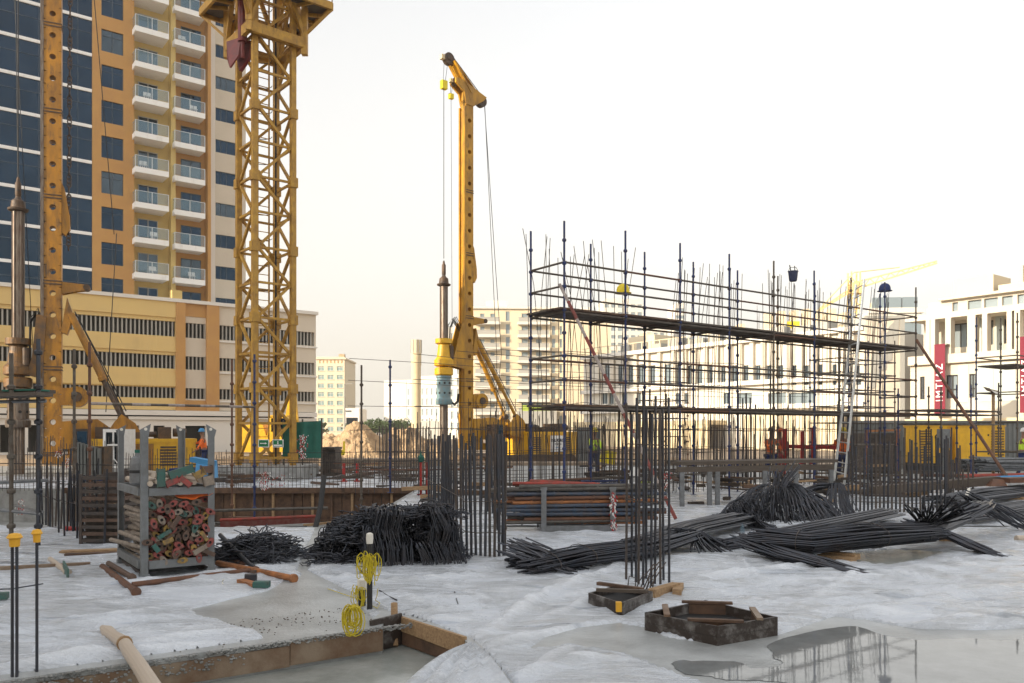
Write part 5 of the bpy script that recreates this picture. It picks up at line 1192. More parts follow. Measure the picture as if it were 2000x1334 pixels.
m = MB(); m.tube([W(1985,1052,.05), W(2080,1050,.05)], .05, 16); m.tube([W(1984.5,1052,.05), W(1987,1052,.05)], .038, 16); tag(m.build('pvc_pipe', M['pvc']), 'brown plastic pipe end entering at the right edge on the film', 'pipe')
# trench edging
E0 = V((-3.4,5.44,0)); E1 = V((-1.11,6.97,0)); dv = (E1-E0).normalized(); nv = V((dv.y,-dv.x,0))
t = empty('edge_form', E0, 0, 'wet brown timber edge board along the front of the left slab', 'formwork board')
m = MB(); a = E0-dv*3+nv*.005; b = E0+dv*1.95+nv*.005; m.plate([V((a.x,a.y,-.21)),V((b.x,b.y,-.21)),V((b.x,b.y,-.045)),V((a.x,a.y,-.045))], nv*.02); m.build('board', M['wood_wet'], t)
m = MB(); a = E0+dv*1.955+nv*.004; b = E1+nv*.004; m.plate([V((a.x,a.y,-.20)),V((b.x,b.y,-.20)),V((b.x,b.y,-.012)),V((a.x,a.y,-.012))], nv*.024); m.build('board', M['wood_wet'], t)
rk = random.Random(4); mb = MB()                        # concrete spilled over the board edge
for k in range(1500):
    s_ = rk.random()*4.9-1.6; p = E0+dv*s_+nv*(.012+rk.random()*.03); z = -rk.random()**2*.10*(1.3 if s_ < 1.6 else .35); rr_ = rk.uniform(.006,.016); mb.ball((p.x,p.y,z), rr_, 6, .6)
o = mb.build('concrete_spill', M['concrete']); tag(o, 'lumpy concrete spilled over the front edge of the left slab', 'concrete spill', kind='stuff')
mb = MB()
for k in range(220):
    s_ = rk.random()*2.0-.1; p = E1-dv*s_-nv*rk.random()**.6*.9; mb.ball((p.x,p.y,.002), rk.uniform(.003,.010), 5, .7)
o = mb.build('gravel_crumbs', M['rebar_pale']); tag(o, 'grey crumbs scattered on the bare slab corner', 'gravel', kind='stuff')
m = MB(); a = V((-1.16,6.97,0)); b = V((-1.03,7.3,0)); m.plate([(-1.20,6.99,-.22),(-.99,7.25,-.22),(-.99,7.25,.055),(-1.22,7.0,.045)], (.02,-.015,0)); tag(m.build('plywood_piece', M['plywood_dark']), 'black plywood scrap closing the corner beside the wooden stake', 'plywood')
m = MB(); m.tube([W(771,1262,-.22), W(770,1178,.12)], [.032,.030], 10, ); o = tag(m.build('timber_stake', M['wood']), 'orange brown round wooden stake at the trench corner', 'stake')
F0_ = V((-.98,7.27,0)); F1_ = V((-.36,6.53,0)); m = MB(); m.plate([(F0_.x,F0_.y,-.10),(F1_.x,F1_.y,-.12),(F1_.x,F1_.y,.025),(F0_.x,F0_.y,.025)], (-.022,-.018,0)); tag(m.build('edge_plank', M['wood']), 'pale plank holding the right slab edge right of the wooden stake', 'plank')
m = MB(); m.plate([(F0_.x+.002,F0_.y,-.22),(F1_.x+.002,F1_.y,-.22),(F1_.x+.002,F1_.y,-.125),(F0_.x+.002,F0_.y,-.105)], (-.012,-.01,0)); tag(m.build('edge_board', M['wood_dark']), 'dark wet board under the pale plank in the trench', 'board')
# mop-like cloth roll at lower left
pts = [W(200,1226,.05), W(222,1242,.06), W(243,1256,.08), W(252,1272,.08), W(272,1300,.09), W(300,1345,.10)]
m = MB(); m.tube([pts[0], pts[0].lerp(pts[1],.5), pts[1], pts[2]], [.022,.05,.042,.05], 12); t = empty('rolled_pipe', pts[2]*V((1,1,0)) if False else V((pts[2].x,pts[2].y,0)), 0, 'beige tube with a taped wrapped end lying on the film at the lower left', 'tube')
m.build('wrapped_end', M['pvc'], t); m = MB(); m.tube([pts[2]-V((0,0,.0)), pts[3], pts[4], pts[5], W(330,1400,.1)], [.045,.048,.05,.052,.054], 14); m.build('tube', M['pvc'], t)
m = MB(); m.tube([pts[2]-(pts[3]-pts[2]).normalized()*.01, pts[2]+(pts[3]-pts[2]).normalized()*.03], .056, 12); m.build('collar', M['wood'], t)
# capped starter bars at lower left
def capped(pxs, ytop, ybase, label, capw):
    bs_ = [W(x, ybase, 0) for x in pxs]; t = empty('capped_bar', bs_[0], 0, label, 'starter bar', 'yellow capped starter bars')
    Y = bs_[0].y; zt_ = CAMZ+(HY-ytop)*Y/F
    for b in bs_:
        m = MB(); z = 0
        while z < zt_: m.lathe((b.x,b.y,z), [(.0095,0),(.0095,.006),(.0115,.008),(.0115,.011),(.0095,.013)], 8); z += .013
        m.build('bar', M['rebar'], t)
    c = sum((b.x for b in bs_))/len(bs_); m = MB(); m.lathe((c, Y, zt_-.06), [(capw*.7,0),(capw*.78,.05),(capw*1.0,.055),(capw*1.15,.062),(capw*1.0,.07),(capw*.8,.085),(capw*.3,.09)], 14); m.build('cap', M['cap_yellow'], t)
capped((24,33), 1050, 1345 if False else 1322, 'pair of thin starter bars under one yellow plastic cap, lower left', .045)
capped((72,), 1042, 1312, 'single starter bar with a yellow plastic cap right of the capped pair', .032)
m = MB(); m.tube([W(-40,1152,.30),W(25,1150,.33),W(84,1140,.33)], .006, 6); tag(m.build('tie_bar', M['rebar']), 'thin horizontal bar wired across the capped starter bars', 'bar')
# string posts
def stringpost(base, h, label, r, coils, ccz, seed, sp=.09, ln=.16):
    base = V(base); t = empty('string_post', base, 0, label, 'post'); m = MB(); m.tube([base, base+V((0,0,h))], r, 12); m.build('post', M['black'], t)
    m = MB(); m.lathe(base+V((0,0,h-.02)), [(r*1.15,0),(r*1.3,.05),(r*1.2,.09),(r*.6,.10)], 10); m.build('cap', M['cap_white'], t)
    s_ = empty('string_coil', base+V((0,0,ccz)), 0, 'tangled yellow string hung over the '+('tall' if h > .3 else 'short')+' black post', 'string'); rk = random.Random(seed); m = MB()
    for k in range(coils):
        a = rk.uniform(-pi, 0) ; c = base+V((cos(a)*r*1.3+rk.gauss(0,.022), sin(a)*r*1.6-.008, ccz+rk.gauss(0,.02))); w_ = rk.uniform(.015,sp); l_ = rk.uniform(.5,1)*ln*1.6; n_ = 12; ph = rk.uniform(0,6)
        pts = [c+V((cos(ph)*w_*sin(2*pi*j/n_)+rk.gauss(0,.004), -.01-abs(sin(ph))*.02*sin(pi*j/n_)+rk.gauss(0,.004), -l_*(.5-.5*cos(2*pi*j/n_))+rk.gauss(0,.004))) for j in range(n_+1)]
        for p in pts: p.z = max(p.z, .01)
        m.tube(pts, .0042, 5, cap=False)
    m.build('strands', M['yellow_string'], s_)
b = W(722,1192,0)
stringpost(b, .64, 'tall black post wrapped in yellow string on the slab corner', .026, 20, .53, 1, .09, .17)
stringpost(W(707,1186,0), .19, 'short black stub post draped with yellow string left of the tall one', .036, 9, .20, 3, .06, .12)
s_ = empty('string_coil', W(688,1182,0), 0, 'fat loop bunch of yellow string leaning at the left of the short post', 'string'); rk = random.Random(9); m = MB(); c0 = W(689,1184,.25)
for k in range(18):
    w_ = rk.uniform(.02,.085); l_ = rk.uniform(.14,.25); c = c0+V((rk.gauss(0,.015),rk.gauss(0,.012),rk.gauss(0,.006)))
    m.tube([c+V((w_*sin(2*pi*j/12), rk.gauss(0,.003), max(-c.z+.01, -l_*(.5-.5*cos(2*pi*j/12))))) for j in range(13)], .0042, 5, cap=False)
m.build('strands', M['yellow_string'], s_)
m = MB(); m.tube([W(738,1150,.42*0+.2), W(736,1165,.12), W(733,1172,.05), W(742,1178,.03), W(737,1188,.012), W(700,1170,.01), W(640,1150,.012)], .0035, 5); tag(m.build('string', M['yellow_string']), 'loose yellow string running from the posts across the slab', 'string')
for k, (a, b, lb) in enumerate(((W(695,1100,.06),W(716,1127,.02),'short dark bar stub lying left of the tall string post'),(W(741,1153,.05),W(775,1172,.015),'short bent bar lying right of the tall string post'),(W(888,1156,.04),W(895,1182,.008),'short black bar scrap alone on the film'))):
    m = MB(); m.tube([a, a.lerp(b,.5)-V((0,0,.01)), b], .008, 6); tag(m.build('bar_scrap', M['rebar']), lb, 'bar')
# water bottle on film
c = W(1450,1046,.0); m = MB(); m.lathe(c, [(.035,0),(.04,.02),(.035,.12),(.02,.15),(.012,.17),(.012,.19)], 12); tag(m.build('plastic_bottle', M['glass_pane']), 'crumpled clear plastic bottle lying between the bar bundles', 'bottle')
# ================================================================ steel rack full of props
FL = V((-4.15,9.17,0)); ex = V((.815,.58,0)).normalized(); ey = V((-ex.y,ex.x,0)); RW, RL = .80, 1.42
def rp(x, y, z): return FL+ex*x+ey*y+V((0,0,z))
t = empty('steel_rack', FL, 0, 'tall grey galvanised post pallet packed with coloured prop ends on the left slab', 'rack')
for x, y in ((0,0),(RW,0),(RW,RL),(0,RL)):
    s1 = 1 if x == 0 else -1; s2 = 1 if y == 0 else -1; m = MB()
    m.plate([rp(x,y,.06),rp(x+s1*.075,y,.06),rp(x+s1*.075,y,1.68),rp(x,y,1.68)], ey*(s2*.008)); m.plate([rp(x,y+s2*.009,.06),rp(x,y+s2*.075,.06),rp(x,y+s2*.075,1.68),rp(x,y+s2*.009,1.68)], ex*(s1*.008))
    m.bar(rp(x+s1*.04,y+s2*.04,0), rp(x+s1*.04,y+s2*.04,.06), .1, .1, up=ex); p_ = m.build('post', M['galv_paint'], t)
    m = MB(); m.plate([rp(x-s1*.02,y,1.68),rp(x+s1*.10,y,1.75),rp(x+s1*.085,y,1.66),rp(x+s1*.075,y,1.6),rp(x,y,1.6)], ey*(-s2*.006)); m.build('lifting_ear', M['galv_paint'], p_)
    m = MB(); q = rp(x+s1*.045,y-s2*.008,1.69); m.tube([q, q+ey*(s2*.02)], .018, 10); m.build('lifting_hole', M['cap_white'], p_)
for z, h in ((.16,.09),(.98,.085)):
    for a, b in ((rp(.08,.004,z),rp(RW-.08,.004,z)),(rp(.08,RL-.004,z),rp(RW-.08,RL-.004,z)),(rp(.004,.08,z),rp(.004,RL-.08,z)),(rp(RW-.004,.08,z),rp(RW-.004,RL-.08,z))):
        m = MB(); m.bar(a, b, .045, h); m.build('rail', M['galv_paint'], t)
m = MB(); m.plate([rp(.05,.05,.1),rp(RW-.05,.05,.1),rp(RW-.05,RL-.05,.1),rp(.05,RL-.05,.1)], (0,0,.015)); m.build('base_tray', M['galv_paint'], t)
for x in (.06,RW-.06): m = MB(); m.bar(rp(x,.05,.03), rp(x,RL-.05,.03), .05, .06); m.build('skid', M['rebar_rust'], t)
rk = random.Random(77)
mat('prop_red', (.36,.06,.05), .6, 0, (.12,.07,.06), 9, .9); mat('prop_yellow', (.42,.26,.05), .6, 0, (.14,.10,.06), 9, .9); mat('prop_pale', (.30,.25,.2), .7, 0, (.14,.11,.09), 12, .8); mat('prop_green', (.03,.13,.11), .6, 0, (.08,.08,.07), 12, .7); mat('prop_brown', (.14,.085,.06), .7, 0, (.07,.05,.04), 12, .8)
PROP = {}
ORD = ['first','second','third','fourth','fifth','sixth','seventh','eighth','ninth','tenth','eleventh','twelfth','thirteenth']
def prop(c, ang, tilt, kind, roll, row, pos, L=1.25):
    key = kind
    if key not in PROP:
        t = empty('steel_prop', (0,0,0), 0); m = MB(); m.tube([(0,.03,0),(0,L,0)], .027, 10); m.build('tube', M['prop_pale'], t, local=True)
        n = 14; m = MB()                                  # oval end plate with a round hole
        for y in (0,.012,):
            pass
        o_ = [(.034*cos(2*pi*i/n), .060*sin(2*pi*i/n)) for i in range(n)]; h_ = [(.018*cos(2*pi*i/n), .018*sin(2*pi*i/n)) for i in range(n)]
        for y in (-.004,.03):
            m.v += [(a,y,b) for a,b in o_]+[(a,y,b) for a,b in h_]
        for i in range(n):
            j = (i+1)%n; m.f += [(i,n+i,n+j,j),(2*n+i,2*n+j,3*n+j,3*n+i),(i,j,2*n+j,2*n+i),(n+i,3*n+i,3*n+j,n+j)]
        m.build('end_plate', M['prop_'+kind], t, local=True); m = MB(); m.tube([(0,.012,0),(0,.02,0)], .0185, 10); m.build('dark_bore', M['black'], t, local=True)  # black disc stands in for the shade in the hollow end
        PROP[key] = t; o = t
    else: o = copy_tree(PROP[key])
    o.location = c; o.rotation_euler = (tilt, roll, ang)
    adj = {'red':'red','yellow':'yellow','pale':'pale grey','green':'dark green','brown':'rusty brown'}[kind]
    tag(o, f'{adj} ended prop in the steel rack, {ORD[row]} row up, {ORD[pos]} from its left', 'prop', f'{adj} ended props in the steel rack'); return o
ANGY = math.atan2(ey.y, ey.x)-pi/2
kinds = ['red','yellow','pale','brown','brown','green','red','red','yellow','brown','red']
z = .155; row = 0
while z < .86:
    x = .08+(row%2)*.035; pos = 0
    while x < RW-.06:
        if not (z > .74 and rk.random() < .45):
            prop(rp(x+rk.uniform(-.022,.022), rk.uniform(-.05,.16), z+.03+rk.uniform(-.02,.02)), ANGY+rk.gauss(0,.03), rk.gauss(0,.035), rk.choice(kinds), rk.uniform(-1.57,1.57), row, pos); pos += 1
        x += .068
    z += .060; row += 1
for k in range(7):                                       # jumbled short boards and fittings thrown over the props
    x = rk.uniform(.1,RW-.1); z = rk.uniform(.25,.86); a_ = rk.uniform(-1.2,1.2); L_ = rk.uniform(.10,.22); d = ex*cos(a_)+V((0,0,sin(a_)))+ey*rk.uniform(-.2,.2); c = rp(x,-.035+rk.uniform(-.02,.01),z); m = MB(); m.bar(c-d*L_/2, c+d*L_/2, .03, rk.uniform(.04,.07), up=(0,0,1))
    kd = rk.choice(['pale','brown','green','yellow']); m2 = MB(); m2.bar(c-d*(L_/2+.006), c-d*L_/2, .045, .08); q_ = m.build('steel_fitting', M['prop_'+kd]); tag(q_, f'{dict(pale="pale grey",brown="brown",green="green",yellow="yellow")[kd]} fitting tilted over the prop ends, {"upper" if z > .65 else "middle" if z > .42 else "lower"} {"left" if x < .27 else "right" if x > .53 else "centre"} of the rack'+(', near the '+ORD[k]+' one from the first' if False else ''), 'fitting', 'fittings over the prop ends')
# timber-coloured tubes in the top tier
for k in range(9):
    a = rp(.09+k*.08, .0+rk.uniform(-.05,.05), 1.075+(k%2)*.02); b = a+ey*1.35+ex*rk.uniform(-.05,.05); m = MB(); m.tube([a,b], .032, 10); m.tube([a-ey*.004,a+ey*.02], .02, 8)
    tag(m.build('formwork_tube', M['pvc']), f'pale beige tube lying in the top tier of the steel rack, {ORD[k]} from its left', 'tube', 'beige tubes in the top tier')
for (x0,y0,z0,x1,y1,z1,mt,lb) in ((.12,-.03,1.17,.75,.5,1.14,'pvc','long beige tube slanting across the top tier of the rack'),(.05,.1,1.2,.6,-.02,1.12,'pvc','second slanting beige tube on top of the rack tier')):
    m = MB(); m.tube([rp(x0,y0,z0),rp(x1,y1,z1)], .03, 10); tag(m.build('formwork_tube', M[mt]), lb, 'tube')
for (x,z,rot_,mt,lb,w_,h_) in ((.20,1.14,0,'prop_green','dark green plate standing in the rack top tier',.07,.2),(.42,1.20,.3,'prop_green','dark green framed plate lying on the rack top tier',.26,.09),(.32,1.09,.4,'prop_red','red fitting left of centre in the rack top tier',.13,.07),(.46,1.09,-.7,'prop_red','brighter red fitting right of centre in the rack top tier',.14,.06),(.62,1.17,.5,'prop_yellow','yellow fitting at the right of the rack top tier',.12,.08),(.70,1.22,0,'prop_brown','brown block at the back right of the rack top tier',.12,.08),(.72,1.09,.2,'prop_pale','pale steel ring at the right end of the rack top tier',.10,.11)):
    m = MB(); c = rp(x,-.03,z); d = ex*cos(rot_)+V((0,0,sin(rot_))); m.bar(c-d*w_/2, c+d*w_/2, .05, h_, up=V((0,0,1))); m.bar(c-d*(w_/2+.008), c-d*(w_/2), .06, h_+.02); m.bar(c+d*(w_/2), c+d*(w_/2+.008), .06, h_+.02); tag(m.build('steel_fitting', M[mt]), lb, 'fitting')
m = MB(); n = 10
for j in range(n+1):
    for i in range(n+1): m.v.append(tuple(rp(.28+.5*i/n, -.02+.3*(j/n), .93-.09*math.sin(pi*i/n)*(1-j/n)-(.2*(i/n-.8) if i/n > .8 else 0)+.01*math.sin(i*2.)+.04)))
for j in range(n):
    for i in range(n): a = j*(n+1)+i; m.f.append((a,a+1,a+n+2,a+n+1))
tag(m.build('orange_cloth', M['orange_tex'], smooth=True), 'bright orange safety cloth sagging under the middle rail of the steel rack', 'cloth')
t = empty('canister', rp(-.02,.5,1.22), 0, 'grey white plastic canister with green cap on the upper left of the steel rack', 'canister')
c = rp(-.0,.2,1.06); m = MB(); m.lathe(c, [(.07,0),(.085,.02),(.085,.24),(.07,.30),(.03,.33),(.025,.36)], 14); m.build('body', M['galv'], t); m = MB(); m.lathe(c+V((0,0,.36)), [(.03,0),(.03,.035)], 12); m.build('cap', M['green_mesh'], t); m = MB(); m.lathe(c+V((0,0,.13)), [(.087,0),(.087,.035)], 14); m.build('strap', M['black'], t)
# tubes and offcuts round the rack
for a, b, r_, mt, lb in ((W(200,1106,.04),W(266,1156,.04),.035,'tube_rust','rusty steel tube on the film in front left of the rack'),(W(212,1100,.09),W(258,1128,.05),.032,'prop_brown','short brown tube crossing behind the front left one'),(W(258,1142,.035),W(500,1113,.05),.03,'tube_rust','long brown tube lying along the front of the rack'),(W(425,1100,.06),W(574,1130,.04),.036,'pipe_orange','orange brown tube pointing right from the rack'),(W(430,1103,.03),W(500,1120,.03),.03,'prop_brown','dull brown tube under the orange one'),(W(430,1045,.30),W(495,1110,.04),.028,'rebar','dark tube leaning on the right side of the rack'),(W(120,1068,.04) if False else W(98,1092,.04),W(132,1118,.04),.032,'pvc','short pale prop with a square plate on the left film'),(W(440,1088,.04),W(500,1112,.04),.028,'tube_rust','brown tube half hidden behind the leaning dark tube')):
    m = MB(); m.tube([a,b], r_, 10); t = empty('steel_tube', a, 0, lb, 'tube'); m.build('tube', M[mt], t); d = (b-a).normalized(); m = MB(); m.tube([b-d*.03,b+d*.015], r_*1.4, 10); m.build('collar', M[mt], t)
for a, b, w_, h_, mt, lb in ((W(118,1078,.03),W(232,1074,.03),.16,.035,'wood','pale plank pair lying left of the steel rack'),(W(128,1083,.02),W(232,1080,.02),.12,.03,'wood_dark','darker plank under the pale planks left of the rack'),(W(-30,1112,.03),W(176,1102,.03),.08,.05,'wood_wet','long brown timber lying across the left film'),(W(478,1128,.06),W(502,1127,.06),.1,.07,'rebar','small dark block in front of the orange brown tube'),(W(496,1141,.05),W(526,1141,.05),.1,.06,'prop_green','small dark green block lying right of the dark block'),(W(470,1135,.03),W(500,1144,.03),.09,.05,'pipe_orange','orange timber offcut under the two dark blocks'),(W(124,1105,.08),W(133,1122,.08),.02,.12,'prop_green','square dark plate at the end of the short pale prop'),(W(-20,1165,.05),W(16,1163,.05),.1,.06,'prop_green','dark block at the left edge below the timber')):
    m = MB(); m.bar(a,b,w_,h_); tag(m.build('timber', M[mt]), lb, 'timber')
m = MB(); m.tube([W(436,1142,.02),W(434,1136,.05),W(437,1132,.09)], .006, 6); o = tag(m.build('bar_stub', M['cap_white']), 'tiny white capped bar stub poking through the film before the rack', 'bar')

# rusty crates left of the rack
for (px_, py_, lb) in ((158,1064,'rusty slatted steel crate stack left of the steel rack'),(206,1046,'second rusty slatted crate stack half hidden behind the steel rack')):
    c = G(px_, py_); t = empty('slatted_crate', c, 0, lb, 'crate')
    for z0 in (0,.52):
        for k in range(5):
            for a, b in (((0,0),(.62,0)),((.62,0),(.62,.7)),((0,0),(-.0,.7)),((0,.7),(.62,.7))):
                m = MB(); m.bar(c+V((a[0],a[1],z0+.06+k*.1)), c+V((b[0],b[1],z0+.06+k*.1)), .02, .05); m.build('slat', M['prop_brown'] if k % 2 else M['rebar_rust'], t)
    for x, y in ((0,0),(.62,0),(.62,.7),(0,.7)): m = MB(); m.bar(c+V((x,y,0)), c+V((x,y,1.04)), .04, .04, up=(1,0,0)); m.build('corner_post', M['rebar_rust'], t)
    m = MB(); m.box(c.x+.05,c.y+.05,.02,c.x+.57,c.y+.65,.44); m.build('load', M['dark_clutter'], t)
m = MB(); m.tube([W(128,1032,.05),W(158,1034,.05)], .04, 10); tag(m.build('red_tube', M['red']), 'short bright red tube lying left of the slatted crates', 'tube')

# ================================================================ pipe pallet
RK = [G(1062,1041), G(1197,1040)]; px_v = (RK[1]-RK[0]); pe = px_v.normalized(); pn = V((-pe.y,pe.x,0))
t = empty('pipe_pallet', RK[0], 0, 'grey steel pallet frame holding the pile of painted scaffold tubes', 'rack')
for c in RK:
    for o in (0,.75):
        q = c+pn*o; m = MB(); m.bar(q, q+V((0,0,.70)), .085, .05, up=pn); m.bar(q+V((0,0,.70)), q+V((0,0,.75)), .11, .03, up=pn); m.build('post', M['galv'], t)
for o in (0,.75):
    m = MB(); m.bar(RK[0]+pn*o+V((0,0,.07))+pe*.045, RK[1]+pn*o+V((0,0,.07))-pe*.045, .05, .1); m.build('rail', M['galv'], t)
for c in RK: m = MB(); m.bar(c+pn*.03+V((0,0,.07)), c+pn*.72+V((0,0,.07)), .05, .06); m.build('cross_rail', M['galv'], t)
rk = random.Random(21); cols = [('pipe_grey','grey'),('pipe_grey','grey'),('pipe_red','rusty red'),('pipe_orange','orange brown'),('pipe_blue','blue grey'),('tube_rust','brown'),('tube_rust','brown')]
for r_ in range(9):
    for k in range(8 if r_ == 8 else 3):
        mt, cn = rk.choice(cols); z = .165+r_*.066+rk.uniform(-.014,.014); y = .07+k*.082
        a = RK[0]+pe*(-.62+rk.uniform(-.3,.3))+pn*y+V((0,0,z)); b = RK[0]+pe*(1.75+rk.uniform(-.35,.35))+pn*(y+rk.uniform(-.03,.03))+V((0,0,max(.15,z+rk.uniform(-.03,.03))))
        m = MB(); d = (b-a).normalized(); m.tube([a,b], .03, 8); L = (b-a).length; q = .3
        while q < L and k < 2: m.tube([a+d*q, a+d*(q+.03)], .042, 8); q += .5
        tag(m.build('scaffold_tube', M[mt]), f'{cn} tube {["at the front","one deep","two deep","three deep","four deep","near the back","second from the back","at the back"][k]} of the pipe pallet, {ORD[r_]} layer up', 'tube', f'{cn} tubes on the pipe pallet')
for k, (x0,x1,y0,z0,z1,mt,lb) in enumerate(((-.5,.9,.2,.80,.78,'pipe_red','bright red tube lying along the left top of the tube pile'),(-.2,1.0,.35,.83,.76,'pipe_red','red tube slanting down right over the top of the tube pile'),(-.4,2.0,.05,.76,.77,'pipe_grey','long grey tube along the front top of the tube pile'))):
    m = MB(); m.tube([RK[0]+pe*x0+pn*y0+V((0,0,z0)), RK[0]+pe*x1+pn*(y0+.1)+V((0,0,z1))], .034, 8); tag(m.build('scaffold_tube', M[mt]), lb, 'tube')

def tape_bunch(c, w_, h_, n, label, seed=1):
    rk = random.Random(seed); c = V(c); t = empty('barrier_tape', c, 0, label, 'barrier tape')
    for mt in ('white_paint','red'):
        m = MB()
        for k in range(n):
            f = rk.random(); p = c+V((rk.gauss(0,w_*.3)*(1-.6*abs(f-.4)), rk.gauss(0,.04), -h_*f)); s_ = rk.uniform(.02,.045)*(h_+.3); m.bar(p, p+V((rk.uniform(-s_,s_), rk.uniform(-.02,.02), -s_*1.2)), s_*.6, .003, up=(rk.random()-.5, 1, rk.random()-.5))
        m.build('red_stripe' if mt == 'red' else 'white_stripe', M[mt], t)
    return t
tape_bunch(P(591,848,26), .26, .75, 70, 'large bunch of red and white barrier tape hanging in front of the green mesh', 1)
tape_bunch(P(517,920,22), .3, .5, 60, 'red and white tape crumpled at the foot of the crane mast', 2)
tape_bunch(P(545,925,23), .7, .35, 30, 'loose red and white tape loops strung right of the crane foot', 3)
tape_bunch(RK[1]+V((.0,-.06,.68)), .09, .62, 50, 'red and white tape tied down the right post of the pipe pallet', 4)
tape_bunch(P(1303,920,14), .14, .3, 40, 'red and white tape knotted on the raking tube behind the slim bars', 5)
tape_bunch(P(115,880,14), .08, .12, 16, 'small pink and white tape knot on the far left bars, left one', 6)
tape_bunch(P(132,894,14), .1, .16, 20, 'small tape knot on the far left bars, right and lower one', 7)
tape_bunch(P(41,975,14), .1, .26, 30, 'red and white tape hanging below the left platform', 8)

# ================================================================ pit with timber formwork
t = empty('pit_formwork', (-6,23.9,-.95), 0, 'dark red brown formwork panels with pale battens lining the far side of the pit', 'formwork')
for k in range(9):
    x0 = -13+k*1.15; m = MB(); m.box(x0, 23.90, -.94, x0+1.13, 23.96, -.02); m.build('panel', M['wood_dark'], t)
    m = MB(); m.bar((x0+.3,23.86,-.93),(x0+.3,23.86,-.12),.09,.07,up=(1,0,0)); m.build('batten', M['wood'], t)
    m = MB(); m.bar((x0+.85,23.86,-.93),(x0+.85,23.86,-.12),.07,.06,up=(1,0,0)); m.build('batten', M['wood_dark'], t)
m = MB(); m.bar((-13,23.8,-.03),(-2.7,23.8,-.03),.1,.16); m.build('waling', M['wood_dark'], t)
for a, b, r_, mt, lb in ((P(430,1016,15.6),P(622,1008,15.8),.03,'pipe_red','faded red toe tube across the near side of the pit'),(P(300,1000,16.5),P(640,992,17),.03,'pipe_grey','dark tube across the pit behind the red one'),(P(480,1050,14.8),P(620,1044,15),.03,'pipe_red','red tube on the pit floor near the stirrup heap'),(P(450,1062,14.5),P(600,1056,14.7),.03,'rebar','black tube lying on the pit edge by the stirrup heap'),(P(470,1035,15),P(600,1030,15.2),.03,'rebar','dark tube under the red net in the pit')):
    m = MB(); m.tube([a,b], r_, 8); tag(m.build('steel_tube', M[mt]), lb, 'tube')
m = MB(); m.tube([P(612,1048,14.6), P(626,990,15), P(633,930,15.3)], .05, 10); tag(m.build('black_post', M['black']), 'thick black leaning post between the pit and the stirrup heap', 'post')
m = MB(); a = P(430,1014,15.9); b = P(622,1007,16.1); m.plate([a, b, b-V((0,0,.14)), a-V((0,0,.16))], (0,.01,0)); tag(m.build('safety_net', M['net_red']), 'faded red strip of safety netting across the pit', 'net')
rk = random.Random(50)
def clutter(n, x0, x1, y0, y1, z0, lab, grp, seed, cat='timber', mats=('wood','wood_dark','deck_board','dark_clutter','rebar_rust'), L=(.3,1.4), zr=.25):
    rk = random.Random(seed)
    for k in range(n):
        c = V((rk.uniform(x0,x1), rk.uniform(y0,y1), z0+rk.random()*zr)); a = rk.choice((0,0,.6,-.5,1.4))+rk.gauss(0,.15); L_ = rk.uniform(*L); d = V((cos(a), sin(a), rk.uniform(-.06,.06)))*L_/2; m = MB(); m.bar(c-d, c+d, rk.uniform(.06,.14), rk.uniform(.04,.1))
        mt = rk.choice(mats); fx = (c.x-x0)/(x1-x0); fy = (c.y-y0)/(y1-y0); cn = {'wood':'pale','wood_dark':'dark brown','deck_board':'grey','dark_clutter':'blackish','rebar_rust':'rusty','prop_brown':'brown'}[mt]
        o = m.build('timber_offcut', M[mt]); tag(o, f"{cn} {'long' if L_ > 1 else 'short' if L_ < .6 else 'medium'} piece {lab}, {'near' if fy < .33 else 'far' if fy > .66 else 'middle'} {'left' if fx < .33 else 'right' if fx > .66 else 'centre'}", cat, grp)
clutter(40, -8, -3, 15, 22.5, -.9, 'thrown on the pit floor', 'timber offcuts in the pit', 1)
clutter(34, -2.6, 1.5, 19, 24, 0, 'scattered left of the scaffold', 'timber offcuts left of the scaffold', 2)
clutter(90, 1.5, 12, 20.5, 28, 0, 'lying under the scaffold', 'material under the scaffold', 3, zr=.6)
clutter(30, 7.5, 13, 18.6, 24, 0, 'heaped behind the long bar row', 'material behind the long bar row', 4, zr=.45)
clutter(70, -12, -2.9, 24.6, 31.5, 0, 'lying on the far rim slab by the crane foot', 'material on the far rim slab', 15, mats=('wood_dark','dark_clutter','rebar_rust','prop_brown','deck_board'), zr=.35)
clutter(16, -8, 0, 33, 39, 0, 'lying beyond the crane foot', 'timber offcuts beyond the crane', 5)
# trestle table below the scaffold
A = P(1322,905,18.2); B_ = P(1628,900,18.9); t = empty('formwork_table', (A.x,18.2,0), 0, 'grey topped formwork table on trestle legs behind the black bar mound', 'table')
m = MB(); m.bar(A+V((0,.4,0)), B_+V((0,.4,0)), .9, .07); m.build('table_top', M['deck_board'], t); m = MB(); m.bar(A+V((0,0,-.14)), B_+V((0,0,-.14)), .08, .12); m.build('edge_beam', M['deck_board'], t)
for f in (.03,.2,.25,.55,.75,.98):
    c = A.lerp(B_,f); m = MB(); m.bar(V((c.x,c.y-.03,0)), V((c.x,c.y-.03,c.z-.2)), .1, .06, up=(0,1,0)); m.build('leg', M['galv'], t)
clutter(22, 4.2, 7.5, 18.3, 19.4, 0, 'stored under the formwork table', 'material under the formwork table', 6, L=(.15,.5), zr=.6)
